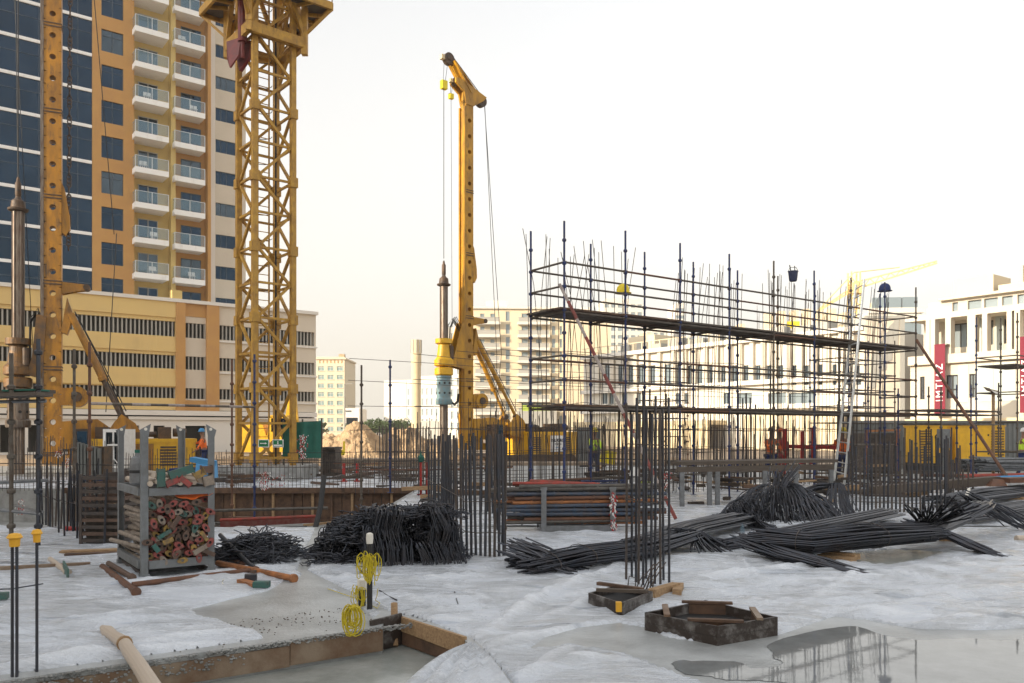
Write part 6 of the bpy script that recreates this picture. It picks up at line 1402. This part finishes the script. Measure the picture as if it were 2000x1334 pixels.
# small things under the scaffold
def drum(px_, py_, Y, r_, h_, mt, lb, nm='drum'):
    c = P(px_, py_, Y); c.z = 0 if c.z < .6 else c.z; m = MB(); m.lathe(c, [(r_*.95,0),(r_,.02),(r_,h_*.33),(r_*1.04,h_*.35),(r_,h_*.37),(r_,h_*.66),(r_*1.04,h_*.68),(r_,h_*.7),(r_,h_-.02),(r_*.92,h_)], 16); tag(m.build(nm, M[mt]), lb, nm)
drum(1047,945,20,.17,.5,'lime','olive drum standing behind the pipe pile between two blue posts'); drum(1120,950,19.5,.17,.3,'cap_yellow','low yellow brown drum right of the second blue scaffold post'); drum(1262,940,21,.14,.4,'lime','small olive drum behind the slim bar cluster')
c = P(1239,930,15); m = MB(); m.lathe(V((c.x,c.y,c.z)), [(.07,0),(.09,.01),(.062,.16),(.06,.17)], 14); tag(m.build('paper_cup_shade', M['white_paint']), 'white upturned bucket stuck on a bar behind the slim bar cluster', 'bucket')
for k in range(4):
    m = MB(); z = .25+k*.07; m.tube([V((P(1135,0,20).x,20,z)), V((P(1225,0,20).x,20.2,z+.01))], .03, 8); tag(m.build('scaffold_tube', M['blue_paint']), f'blue tube in the small stack behind the pipe pile, {ORD[k]} from the bottom', 'tube', 'stacked blue tubes behind the pipe pile')
for (px_, yt, yb_, Y, w_, lb) in ((822,903,968,21,.055,'red steel post pair, left one, near the green bag'),(833,903,968,21,.05,'red steel post pair, right one, near the green bag'),(672,905,940,27,.1,'red post left in the far red barrier'),(697,905,940,27,.1,'red post right in the far red barrier'),(1533,838,905,27,.16,'tall red panel post under the scaffold left of the worker'),(1567,842,905,27,.12,'slim red post under the scaffold'),(1587,835,905,27,.1,'dark red post right of the slim red one')):
    a = P(px_, yb_, Y); b = P(px_, yt, Y); a.z = max(a.z, .05); m = MB(); m.bar(a, b, w_, .06, up=(0,1,0)); m.bar(a-V((.1,0,0)), a+V((.1,0,0)), .05, .05); tag(m.build('red_post', M['red']), lb, 'post')
m = MB(); c = P(822,896,21); m.lathe(c, [(.02,-.1),(.08,-.05),(.09,.04),(.03,.1),(.01,.2)], 8); tag(m.build('green_bag', M['green_mesh']), 'knotted green plastic bag on top of the red post pair', 'bag')
m = MB(); m.bar(P(1540,872,26.5), P(1640,874,26.5), .08, .12); tag(m.build('red_beam', M['red']), 'bright red beam lying level behind the ladder', 'beam')
m = MB(); m.bar(P(1190,880,27)+V((0,0,0)), P(1185,905,27), .5, .05); tag(m.build('yellow_barrier', M['yellow_plain']), 'small yellow barrier board behind the slim bars', 'barrier')
# right side tubes and steel
for a, b, r_, mt, lb in ((P(1800,928,24),P(2030,932,24),.05,'tube_rust','long brown tube on the far slab at the right'),(P(1876,930,23),P(2030,927,23.4),.06,'pipe_red','thick red tube on the far slab at the right edge'),(P(1925,934,22.5),P(2030,930,22.8),.05,'tarp_blue','bright blue hose at the right edge on the far slab')):
    a.z = max(a.z,.06); b.z = max(b.z,.06); m = MB(); m.tube([a,b], r_, 10); tag(m.build('pipe', M[mt]), lb, 'pipe')
m = MB(); m.plate([P(1935,950,20),P(1968,950,20),P(1960,936,20.2),P(1940,936,20.2)], (0,.5,0)); m.bar(P(1960,938,20.2),P(2030,936,20.4),.4,.12); tag(m.build('rusty_plate', M['tube_rust']), 'rusty folded steel plate on the far slab at the right edge', 'steel plate')
m = MB(); m.bar(P(1700,958,19.5)*1, P(1945,938,20.5), .3, .2); tag(m.build('timber_beam', M['deck_board']), 'long grey timber edge beam behind the long bar row', 'beam')
m = MB(); m.bar(P(1885,975,17.5), P(1893,955,17.8), .05, .05); tag(m.build('bar_chair', M['cap_white']), 'pale bent bar chair left of the rusty plate', 'bar chair')
t = empty('column_form', V((P(150,0,21).x,21,0)), 0, 'dark grey ribbed column formwork standing behind the left posts', 'formwork')
for k in range(7): p = P(150+k*6.6,795+k*2,21); m = MB(); m.box(p.x,21,0,p.x+.055,21.12,p.z-.9); m.build('rib', M['corrugated'], t)
m = MB(); p = P(150,0,21); q = P(194,800,21); m.box(p.x,21.13,0,q.x+.05,21.6,q.z-.95); m.build('panel', M['rig_dark'], t)
# guard ropes and rails
for a, b, r_, mt, lb in ((P(430,905,24),P(1000,896,26),.012,'black','thin dark guard rope over the far pit rim'),(P(440,885,25),P(830,880,27),.01,'black','upper thin guard rope crossing in front of the sand heap'),(P(680,918,25),P(1000,913,26.5),.03,'tube_rust','brown guard rail crossing behind the centre bars'),(P(0,905,19),P(430,907,20),.012,'black','thin dark guard rope at the left above the pit'),(P(140,936,17),P(240,934,17.5),.03,'blue_paint','blue tube on the far side behind the steel rack'),(P(1170,895,23),P(1420,900,24),.02,'tube_grey','thin grey rail behind the bars below the scaffold'),(P(650,905,30),P(840,903,30),.02,'tube_rust','thin brown rail near the far red barrier')):
    m = MB(); m.tube([a, a.lerp(b,.5)-V((0,0,.03)), b], r_, 6); tag(m.build('guard_rail', M[mt]), lb, 'rail')
# signs
for px_, lb, k in ((515,'left green and white safety sign with an arrow, hung by the crane foot',0),(543,'right green and white safety sign with a figure and a white strip',1)):
    c = P(px_, 866, 23); t = empty('safety_sign', c, R(-4), lb, 'sign'); m = MB(); m.box(-.155,-.006,-.11,.155,.006,.11); m.build('board', M['sign_white'], t, local=True); m = MB(); m.box(-.135,-.009,-.09,.135,-.0065,.09); m.build('green_field', M['sign_green'], t, local=True)
    m = MB()
    if k == 0: m.plate([(-.1,-.0125,-.012),(-.1,-.0125,.012),(.04,-.0125,.012),(.04,-.0125,.03),(.1,-.0125,0),(.04,-.0125,-.03),(.04,-.0125,-.012)], (0,.003,0))
    else: m.box(-.12,-.0125,-.075,.12,-.0095,-.035); m.box(-.015,-.0125,-.02,.015,-.0095,.03); m.ball((0,-.011,.055),.016,8)
    m.build('pictogram', M['sign_white'], t, local=True); m = MB()
    for x in (-.12,.12): m.tube([(x,.01,-.0),(x,.012,.25)], .004, 5)
    m.build('hanger', M['black'], t, local=True)
# green mesh
m = MB(); n = 16; a = P(552,826,29); b = P(627,822,29)
for j in range(n+1):
    for i in range(n+1): f = i/n; g_ = j/n; q = a.lerp(b,f); m.v.append((q.x, q.y+.08*math.sin(f*19), (q.z)*(1-g_)+.75*g_))
for j in range(n):
    for i in range(n): a_ = j*(n+1)+i; m.f.append((a_,a_+1,a_+n+2,a_+n+1))
t = empty('mesh_screen', (a.x,29,.3), 0, 'green shade mesh screen on poles right of the crane foot', 'screen'); m.build('mesh', M['green_mesh'], t, smooth=True)
for q in (a,b,a.lerp(b,.5)): m = MB(); m.tube([V((q.x,q.y+.1,0)), V((q.x,q.y+.1,q.z+.1))], .03, 8); m.build('pole', M['tube_grey'], t)
mb = MB(); mb.box(P(628,0,31).x,31,0,P(655,0,31).x,32,1.0); mb.box(P(628,0,31).x,30.8,1.0,P(655,0,31).x,32.2,1.1); tag(mb.build('pump_shed', M['dark_clutter']), 'low dark shed right of the green mesh', 'shed')
mb = MB(); a = P(645,884,34); 
t = empty('barrier', a*V((1,1,0)), 0, 'yellow and black striped barrier with an upright before the sand heap', 'barrier'); mb.bar(a, P(673,884,34), .05, .22); mb.build('board', M['yellow_plain'], t)
for k in range(5): m = MB(); c = a.lerp(P(673,884,34),(k+.3)/5); m.plate([c+V((0,-.03,-.1)),c+V((.05,-.03,-.1)),c+V((.1,-.03,.1)),c+V((.05,-.03,.1))], (0,-.004,0)); m.build('black_stripe', M['black'], t)
m = MB(); m.bar(P(672,886,34), P(672,862,34), .07, .07, up=(0,1,0)); m.build('upright', M['yellow_plain'], t)

# ================================================================ plant and machines further back
# excavator behind the crane
o_ = V((P(530,0,41).x,41,-.2)); t = empty('excavator', o_, 0, 'yellow excavator working behind the crane mast with its arm folded down', 'excavator')
L_ = lambda m, n, mt: m.build(n, M[mt], t, local=True)
m = MB(); m.box(-1.2,-1.2,.9,1.3,1.2,1.7); m.plate([(-1.2,-1.2,1.7),(.1,-1.2,1.7),(-.1,-1.2,2.3),(-1.1,-1.2,2.2)], (0,2.4,0)); L_(m,'body','machine_yellow')
m = MB(); m.plate([(.15,-1.2,1.7),(1.2,-1.2,1.7),(1.1,-1.2,2.7),(.3,-1.2,2.7)], (0,1.0,0)); L_(m,'cab','machine_yellow'); m = MB(); m.box(.35,-1.23,1.9,1.05,-1.205,2.55); L_(m,'cab_window','glass_blue')
m = MB(); m.plate([(.5,.1,1.6),(.8,.1,1.5),(1.08,.1,3.2),(1.02,.1,4.5),(.84,.1,4.5),(.78,.1,3.3)], (0,.35,0)); L_(m,'boom','machine_yellow')
m = MB(); m.plate([(.86,.15,4.6),(1.08,.15,4.55),(1.30,.15,2.2),(1.12,.15,1.3),(1.0,.15,2.4)], (0,.25,0)); L_(m,'stick','machine_yellow')
m = MB(); m.plate([(1.1,-.1,1.4),(1.4,-.1,1.3),(1.6,-.1,.6),(1.1,-.1,.4),(.85,-.1,.8)], (0,.8,0)); L_(m,'bucket','rig_dark')
for y in (-1.4,.9): m = MB(); m.plate([(-1.5,y,.3),(-1.2,y,0),(1.3,y,0),(1.6,y,.3),(1.3,y,.7),(-1.2,y,.7)], (0,.5,0)); L_(m,'track','rig_dark')
m = MB(); m.tube([(.75,.3,2.4),(.86,.3,3.7)], .06, 8); L_(m,'ram','alu')
# white cabin
a = P(201,890,31); b = P(236,838,31); t = empty('site_cabin', (a.x,31,0), 0, 'small white framed cabin with dark glass door left of the yellow power pack', 'cabin')
m = MB(); wall_open(m, a.x, b.x, .3, b.z, 31, 31.08, [(a.x+.1,.45,a.x+.36,b.z-.12),(a.x+.41,.45,b.x-.08,b.z-.12)]); m.box(a.x,31.09,.3,b.x,32.2,b.z); m.build('wall', M['white_paint'], t)
m = MB(); m.box(a.x+.1,31.05,.45,b.x-.08,31.07,b.z-.12); m.build('glass', M['glass_dark'], t); m = MB(); m.box(a.x,31,0,b.x,32,.29); m.build('plinth', M['concrete'], t)
m = MB(); m.tube([P(222,895,24), P(222,872,24)], .02, 6); m.bar(P(214,869,24), P(234,869,24), .3, .05); m.tube([P(222,895,24),P(216,905,24)],.015,5); m.tube([P(222,895,24),P(230,905,24)],.015,5); tag(m.build('tripod_stand', M['white_paint']), 'white tripod stand with a flat top left of the steel rack', 'stand')
m = MB(); c = P(398,905,17); m.plate([P(380,934,17),P(416,934,17),P(414,900,17.4),P(384,895,17.4)], (0,.3,0)); m.bar(P(376,897,16.9),P(418,905,16.9),.3,.1); tag(m.build('blue_tarp', M['tarp_blue']), 'folded bright blue tarpaulin behind the right post of the steel rack', 'tarpaulin')
for k,(a,b) in enumerate(((330,352),(353,374))):
    m = MB(); p = P(a,926,17.5); q = P(b,915,17.5); m.box(p.x,17.5,p.z,q.x,17.9,q.z); m.box(p.x,17.48,(p.z+q.z)/2,q.x,17.499,(p.z+q.z)/2+.02); tag(m.build('blue_crate', M['navy']), ('left' if k == 0 else 'right')+' dark blue plastic crate seen through the top of the steel rack', 'crate')
# generators
def generator(pa, pb, yt, yb_, Y, label, txt=None, lou=1):
    a = P(pa,yb_,Y); b = P(pb,yt,Y); t = empty('generator', (a.x,Y,0), 0, label, 'generator'); wd = b.x-a.x; H0 = .38; H1 = b.z
    m = MB(); m.box(0,0,H0,wd,1.3,H1); m.box(-.03,-.03,H1,wd+.03,1.33,H1+.05); m.build('housing', M['machine_yellow'], t, local=True); m = MB(); m.box(.02,.02,0,wd-.02,1.28,H0-.002); m.build('skid_base', M['black'], t, local=True)
    x0, x1 = (wd*.72, wd-.06) if lou else (.06, wd*.4); z = H0+.1
    while z < H1-.12: m = MB(); m.box(x0,-.035,z,x1,-.002,z+.045); m.build('louvre_slat', M['rig_dark'], t, local=True); z += .11
    ds = ((.05,wd*.36),(wd*.38,wd*.7)) if lou else ((wd*.44,wd-.06),)
    for p, q in ds:
        m = MB(); m.box(p,-.016,H0+.06,q,-.002,H1-.08); d_ = m.build('door', M['machine_yellow'], t, local=True); m = MB()
        for zz in (H0+.35,H1-.4): m.box(q-.12,-.03,zz,q-.06,-.0165,zz+.08)
        m.build('latch', M['black'], d_, local=True)
    if txt: text_mesh(txt, .34, M['black'], t, V((a.x+wd*.72, Y-.02, H1-.45)), (R(90),0,0), bold=.008)
    return t
generator(1795,1850,833,897,34,'left yellow generator with slats on its left end and black lettering', 'G3', 0)
generator(1866,1963,833,897,34.3,'right wide yellow generator with slats on its right end')
m = MB(); a = P(1840,875,32); b = P(1856,838,32); m.box(a.x,32,a.z,b.x,32.4,b.z); m.box(a.x+.1,32.1,0,a.x+.2,32.3,a.z); m.box(a.x+.03,31.99,a.z+.1,b.x-.03,31.998,b.z-.1); tag(m.build('control_cabinet', M['galv']), 'grey electrical cabinet on a post between the two yellow generators', 'cabinet')
# corrugated hoarding
def hoarding(pa, pb, yt, Y, label, mt='corrugated', z0=-.2, nm='hoarding'):
    a = P(pa,0,Y); b = P(pb,0,Y); zt = P(0,yt,Y).z; m = MB(); x = a.x; pts = []
    while x < b.x: pts += [(x,Y),(x+.08,Y),(x+.11,Y-.05),(x+.19,Y-.05)]; x += .22
    pts += [(p[0], p[1]+.03) for p in reversed(pts)]
    n = len(pts); m.v = [(x,y,z0) for x,y in pts]+[(x,y,zt) for x,y in pts]
    h = n//2
    for i in range(n): j = (i+1)%n; m.f.append((i,j,j+n,i+n))
    for i in range(h-1): m.f.append((i+n,i+1+n,n-2-i+n,n-1-i+n))
    t = empty(nm, (a.x,Y,0), 0, label, 'fence'); m.build('sheet', M[mt], t); m = MB(); m.box(a.x,Y-.08,zt,b.x,Y+.08,zt+.1); m.build('top_rail', M[mt], t)
    return t
hoarding(1655,2080,826,37.5,'dark grey corrugated hoarding behind the generators')
hoarding(1128,1168,838,46,'narrow grey green corrugated gate beyond the scaffold')
t = empty('site_shed', (P(1690,0,33).x,33,0), 0, 'dark open shed with an orange timber frame behind the ladder', 'shed')
for a, b in ((1692,1697),(1752,1757)): m = MB(); p = P(a,895,33); q = P(b,842,33); m.box(p.x,33,0,q.x,33.1,q.z); m.build('post', M['pipe_orange'], t)
m = MB(); m.bar(P(1690,842,33), P(1758,840,33), .1, .08); m.build('beam', M['pipe_orange'], t); m = MB(); p = P(1690,895,33.4); q = P(1758,846,33.4); m.box(p.x,33.4,0,q.x,34.5,q.z); m.build('load', M['dark_clutter'], t)
# floodlight
c = P(1940,905,27); c.z = 0; t = empty('floodlight', c, 0, 'twin floodlight on a wooden pole in front of the right generator', 'floodlight'); tp = P(1940,768,27)
m = MB(); m.tube([c, tp], .05, 8); m.build('pole', M['wood'], t)
for k, (p, q) in enumerate((((1921,756),(1934,759)),((1932,760),(1950,764)))):
    a = P(p[0],p[1],26.9); b = P(q[0],q[1],26.9); m = MB(); m.plate([a, b, b+V((.0,-.1,-.13)), a+V((.06,-.1,-.13))], (0,.05,.02)); m.build('lamp_head', M['rig_dark'], t)
    if k: m = MB(); m.plate([a+V((.05,-.03,-.03)), b+V((-.03,-.03,-.03)), b+V((-.03,-.11,-.12)), a+V((.09,-.11,-.12))], (0,-.01,-.004)); m.build('lens', M['far_white'], t)
m = MB(); m.bar(tp-V((.15,0,0)), tp+V((.15,0,.03)), .03, .04); m.build('bracket', M['rig_dark'], t)
# street lamp
c = P(673,0,118); t = empty('street_lamp', (c.x,118,0), 0, 'slender street lamp right of the cream apartment block', 'street lamp'); tp = P(673,750,118); m = MB(); m.tube([(c.x,118,-.2), tp], .17, 8, r2=.09); m.build('pole', M['louvre'], t); m = MB(); m.tube([tp, tp+V((.8,0,.05))], .05, 6); m.bar(tp+V((.6,0,.06)), tp+V((1.3,0,.1)), .25, .1); m.build('lamp_head', M['louvre'], t)
# trees beyond the mound
def tree(x, y, h, w_, seed, label):
    rk = random.Random(seed); t = empty('tree', (x,y,-.2), 0, label, 'tree', 'trees beyond the sand heap')
    m = MB(); m.tube([(x,y,-.2),(x+rk.uniform(-.2,.2),y,h*.4),(x,y,h*.75)], [.16,.12,.05], 7)
    for k in range(4): a = rk.uniform(0,6.28); m.tube([(x,y,h*.35),(x+cos(a)*w_*.3,y+sin(a)*w_*.3,h*.65)], .05, 5)
    m.build('trunk', M['bark'], t); m = MB()
    cl = [(x+rk.gauss(0,w_*.26), y+rk.gauss(0,w_*.26), h*rk.uniform(.42,.95), rk.uniform(.3,.7)*w_*.35) for _ in range(16)]
    for k in range(850):
        c = rk.choice(cl); u_ = V((rk.gauss(0,1),rk.gauss(0,1),rk.gauss(0,1))).normalized()*c[3]*rk.random()**.4; p = V(c[:3])+u_; s_ = rk.uniform(.09,.22); a = V((rk.gauss(0,1),rk.gauss(0,1),rk.gauss(0,1))).normalized(); b = a.orthogonal().normalized()
        m.add([tuple(p+a*s_),tuple(p+b*s_),tuple(p-a*s_),tuple(p-b*s_)], [(0,1,2,3)])
    m.build('crown', M['leaf'], t)
for k, (px_, yt, w_) in enumerate(((712,830,5),(724,826,5),(736,824,4),(748,827,5),(762,824,4),(776,822,5),(789,827,4),(700,834,4),(630,828,3.4),(800,826,4))):
    Y = 150+k*5; c = P(px_, yt, Y); tree(c.x, Y, c.z+.2, w_, k, ('pale green tree just above the green mesh screen' if px_ == 630 else f'{["low bushy","taller feathery"][k%2]} green tree beyond the sand heap, {ORD[[1,2,3,4,5,6,7,0,0,8][k]]} from the left of its row'))
    
# skeleton building
sk = BF('concrete_frame', P(1485,0,170).x, 170, 1, -.12, 'unfinished concrete frame building with props and safety yellow edges behind the scaffold'); u = sk.u
HT = CAMZ+(HY-610)*170/F; xs = [u(a) for a in (1485,1510,1535,1560,1585,1610,1635)]; m = MB()
for x in xs:
    for y in (0,7,14): m.box(x-.35,y,-.2,x+.35,y+.7,HT-4)
sk.b(m, 'column', 'far_cream'); 
for k in range(7): m = MB(); z = HT-4-k*3.6; m.box(xs[0]-1,-1,z,xs[-1]+1,16,z+.45); sk.b(m, 'floor_slab', 'far_white')
rk = random.Random(5)
for x in xs[1:]: m = MB(); m.box(x-1.2,2,HT-3.5,x+.4,4,HT-1+rk.random()*2); sk.b(m, 'shutter', 'far_cream')
m = MB(); m.box(xs[2],-.9,HT-3.5,xs[3],-.8,HT-2.1); sk.b(m, 'edge_screen', 'yellow_plain')
m = MB(); m.box(xs[5],-.9,HT-3.5,xs[6]-.4,-.8,HT-2.3); sk.b(m, 'edge_screen', 'yellow_plain')
for k in range(26): m = MB(); x = rk.uniform(xs[0],xs[-1]); m.box(x,4,HT-3.5,x+.06,4.06,HT+rk.uniform(-1,2.5)); sk.b(m, 'column_bar', 'rebar_rust')
# printed billboard wall
t = empty('billboard', (P(1690,0,62).x,62,-.2), 0, 'tall pale printed hoarding panel between the school and the colonnade building', 'billboard')
a = P(1690,890,62); b = P(1757,622,62); m = MB(); m.box(a.x,62,a.z,b.x,62.2,b.z); m.build('panel', M['beige_wall'], t); m = MB(); m.box(b.x,61.9,-.2,b.x+.35,62.4,b.z+.2); m.build('edge_post', M['louvre'], t); m = MB(); m.box(a.x,61.9,b.z,b.x,62.3,b.z+.2); m.build('top_cap', M['louvre'], t)
m = MB(); 
for k in range(5): p = P(1700+k*11, 760-k*18, 61.95); m.plate([p, p+V((.35,0,.1)), p+V((.5,0,3.0)), p+V((.1,0,2.6))], (0,.03,0))
m.build('print', M['louvre'], t)
# far tower cranes
def far_crane(px_, Y, yt, jib, cj, label):
    c = P(px_, 0, Y); zt = P(0,yt,Y).z; t = empty('tower_crane', (c.x,Y,-.2), 0, label, 'tower crane', None); m = MB(); w_ = 1.0
    for dx in (-w_,w_):
        for dy in (-w_,w_): m.bar((c.x+dx,Y+dy,-.2),(c.x+dx,Y+dy,zt), .3)
    z = 0; k = 0
    while z < zt-2:
        for y in (-w_,w_): s_ = 1 if k%2 else -1; m.bar((c.x-w_*s_,Y+y,z),(c.x+w_*s_,Y+y,z+2.2), .2)
        z += 2.2; k += 1
    m.build('mast', M['far_yellow'], t)
    for (jx, jy), nm in ((jib,'jib'),(cj,'counter_jib')):
        jb = P(px_, jib[2] if False else yt+ (jib_y), Y) if False else V((c.x,Y,zt-4)); e = P(jx, jy, Y); m = MB(); d = (e-jb); n = max(4, int(d.length/2.5)); 
        up_ = V((0,0,1.6 if nm == 'jib' else .8))
        m.bar(jb, e, .35); m.bar(jb+up_, e+up_*.3, .3)
        for k in range(n): p = jb+d*(k/n); q = jb+d*((k+.5)/n); r_ = jb+d*((k+1)/n); m.bar(p, q+up_*(1-.7*k/n), .16); m.bar(q+up_*(1-.7*k/n), r_, .16)
        m.build(nm, M['far_yellow'], t)
    m = MB(); e = P(cj[0], cj[1], Y); m.box(e.x,e.y-1,e.z-2.6,e.x+3.5,e.y+1,e.z); m.build('counterweight', M['far_cream'], t)
    m = MB(); m.box(c.x-1,Y-1.6,zt-5,c.x+1.6,Y+1,zt-2.6); m.build('cab', M['far_yellow'], t); m = MB(); m.tube([(c.x,Y,zt),P(jib[0],jib[1],Y).lerp(V((c.x,Y,zt)),.45)], .12, 4); m.tube([(c.x,Y,zt),P(cj[0],cj[1],Y)], .12, 4); m.build('tie_rope', M['far_yellow'], t)
mat('far_yellow', (.80,.60,.25), .7)
jib_y = 0
far_crane(1668, 190, 532, (1830,514), (1592,612), 'pale yellow luffing tower crane far behind the top of the ladder')
far_crane(1413, 260, 668, (1240,702), (1445,660), 'small pale tower crane far behind the scaffold centre, jib pointing left')

# ================================================================ people
def skin_obj(pts, edges, rad, name, m, parent, sub=1):
    me = bpy.data.meshes.new(name); me.from_pydata([tuple(p) for p in pts], edges, []); o = bpy.data.objects.new(name, me); COL.objects.link(o)
    md = o.modifiers.new('skin', 'SKIN'); sv = me.skin_vertices[0].data if me.skin_vertices else None
    if sv is None: me.attributes.new; return None
    for i, r_ in enumerate(rad): sv[i].radius = (r_, r_) if not isinstance(r_, tuple) else r_
    sv[0].use_root = True; sb = o.modifiers.new('sub', 'SUBSURF'); sb.levels = sub; sb.render_levels = sub
    bpy.context.view_layer.update(); ev = o.evaluated_get(bpy.context.evaluated_depsgraph_get()); nm = bpy.data.meshes.new_from_object(ev); bpy.data.objects.remove(o)
    mb = MB(); mb.v = [tuple(v.co) for v in nm.vertices]; mb.f = [tuple(p.vertices) for p in nm.polygons]
    return mb.build(name, m, parent, local=True, smooth=True)
def person(loc, rot, label, top, trousers, hat, lean=.0, arms=((.45,.2),(.3,-.1)), step=.12):
    t = empty('person', loc, rot, label, 'person'); s = 1
    pel = V((0,0,.95)); ch = V((0,-lean*.6,1.30)); nk = V((0,-lean*.9,1.50)); hd = V((0,-lean*1.0-.02,1.62)); hd2 = V((0,-lean*1.0-.02,1.72))
    pts = [pel, ch, nk, hd, hd2]; ed = [(0,1),(1,2),(2,3),(3,4)]; rad = [(.14,.11),(.17,.12),(.055,.055),(.085,.095),(.075,.085)]
    def add(p, par, r_): pts.append(V(p)); ed.append((par, len(pts)-1)); rad.append(r_); return len(pts)-1
    for s_, (fw, up_) in zip((-1,1), arms):
        a = add((s_*.20, ch.y+.0, 1.42), 1, .055); b = add((s_*.26, ch.y-fw*.35, 1.17+up_*.3), a, .045); c = add((s_*.24, ch.y-fw, 1.0+up_), b, .035); h = add((s_*.23, ch.y-fw-.05, .96+up_), c, .04)
        for k in range(5): add((s_*(.23+.012*(k-2)), ch.y-fw-.11-.01*k, .93+up_-.005*k), h, .010)
    L = []
    for s_ in (-1,1):
        a = add((s_*.10,0,.88), 0, .095); b = add((s_*.11,-.03-step*s_*.5,.5), a, .065); c = add((s_*.11,-step*s_,.09), b, .045); f = add((s_*.12,-step*s_-.15,.04), c, .04); L.append((a,b,c))
    skin_obj(pts, ed, rad, 'body', M['skin'], t, 1)
    # clothes follow the body, a little larger
    skin_obj([pel+V((0,0,-.04)), ch, V((nk.x,nk.y,1.45))], [(0,1),(1,2)], [(.16,.13),(.195,.145),(.10,.09)], 'jacket', M[top], t)
    for s_, (fw, up_) in zip((-1,1), arms):
        skin_obj([V((s_*.18,ch.y,1.42)), V((s_*.26,ch.y-fw*.35,1.17+up_*.3)), V((s_*.242,ch.y-fw*.9,1.02+up_*.9))], [(0,1),(1,2)], [.07,.058,.047], 'sleeve', M[top], t)
    p2 = [pel]; e2 = []; r2 = [(.155,.125)]
    for s_ in (-1,1):
        k = len(p2); p2 += [V((s_*.10,0,.86)), V((s_*.11,-.03-step*s_*.5,.5)), V((s_*.11,-step*s_,.12))]; e2 += [(0,k),(k,k+1),(k+1,k+2)]; r2 += [.11,.08,.062]
    skin_obj(p2, e2, r2, 'trousers', M[trousers], t)
    for s_ in (-1,1): m = MB(); m.plate([(s_*.12-.05,-step*s_+.07,0),(s_*.12+.05,-step*s_+.07,0),(s_*.12+.055,-step*s_-.19,0),(s_*.12-.055,-step*s_-.19,0)], (0,0,.10)); m.build('boot', M['black'], t, local=True)
    m = MB(); m.lathe((hd2.x,hd2.y,1.70), [(.125,0),(.122,.05),(.10,.105),(.05,.135)], 14); h_ = smooth_by_angle(m.build('hard_hat', M[hat], t, local=True)); m = MB(); m.lathe((hd2.x,hd2.y-.02,1.69), [(.15,0),(.15,.012)], 14); m.build('brim', M[hat], h_, local=True)
    m = MB()
    for e in (-.03,.03): m.ball((e, hd.y-.088, 1.665), .012, 6)
    m.build('eye', M['black'], t, local=True); m = MB(); m.ball((0, hd.y-.10, 1.635), .016, 6); m.build('nose', M['skin'], t, local=True); m = MB(); m.box(-.025,hd.y-.097,1.585,.025,hd.y-.085,1.592); m.build('mouth', M['prop_brown'], t, local=True)
    return t
person(V((P(1159,0,30).x,30,0)), .5, 'worker in yellow hi vis jacket and dark blue trousers walking left of the thick bars', 'hivis', 'navy', 'yellow_plain', .05)
person(V((P(1646,0,27).x,27,0)), 2.8, 'worker in blue with orange vest and yellow hard hat standing behind the ladder', 'orange_tex', 'navy', 'yellow_plain', .1, ((.3,.0),(.35,.05)))
person(V((P(1505,0,27).x,27,0)), .2, 'worker in red orange jacket and dark hat under the scaffold', 'orange_tex', 'navy', 'rig_dark', .05, ((.4,.2),(.3,.0)))
person(V((P(1527,0,29).x,29,0)), -.6, 'worker in red overalls bending beside the tall red panel post', 'red', 'red', 'orange_tex', .25, ((.4,-.2),(.4,-.25)))
person(V((P(399,0,34).x,34,0)), -1.2, 'worker in orange vest and blue hard hat behind the right post of the steel rack', 'orange_tex', 'navy', 'tarp_blue', .08)
person(V((P(1996,0,30).x,30,0)), .9, 'worker in green vest at the right edge of the picture', 'hivis', 'navy', 'white_paint', .05)
# sign board on the power pack of the centre rig
bd = [o for o in COL.objects if o.name.startswith('body') and o.parent == CRIG][0]
bx = 3.0+.45+1.55
m = MB(); m.box(bx,-1.38,.72,bx+1.15,-1.335,1.68); sg = m.build('sign_board', M['sign_white'], CRIG, local=True)
CB = Matrix.Translation(CRIG.location) @ Matrix.Rotation(R(40), 4, 'Z')
def loc_text(txt, size, x, z, mname, bold=0):
    q = CB @ V((x, -1.39, z)); mt = Matrix.Rotation(R(40), 4, 'Z') @ Matrix.Rotation(R(90), 4, 'X'); o = text_mesh(txt, size, M[mname], CRIG, q, mt.to_euler(), extrude=.004, bold=bold)
loc_text('PALFORCE', .24, bx+.57, 1.40, 'ink', .01); loc_text('POWER', .15, bx+.57, 1.18, 'ink'); loc_text('RENTAL', .11, bx+.57, .98, 'tarp_blue')

# dusty air
if HAZE:
    mb = MB(); mb.box(-700,-70,-2.2,900,700,75); hz_ = mb.build('haze', None); hz_['kind'] = 'stuff'; tag(hz_, 'pale dusty air over the whole site', 'haze')
    m = bpy.data.materials.new('haze_air'); m.use_nodes = True; nt_ = m.node_tree; nt_.nodes.remove(nt_.nodes['Principled BSDF']); pv = nt_.nodes.new('ShaderNodeVolumePrincipled')
    pv.inputs['Color'].default_value = (1,.95,.86,1); pv.inputs['Density'].default_value = HAZE; pv.inputs['Anisotropy'].default_value = .3
    nt_.links.new(pv.outputs[0], nt_.nodes['Material Output'].inputs['Volume']); hz_.data.materials.append(m)
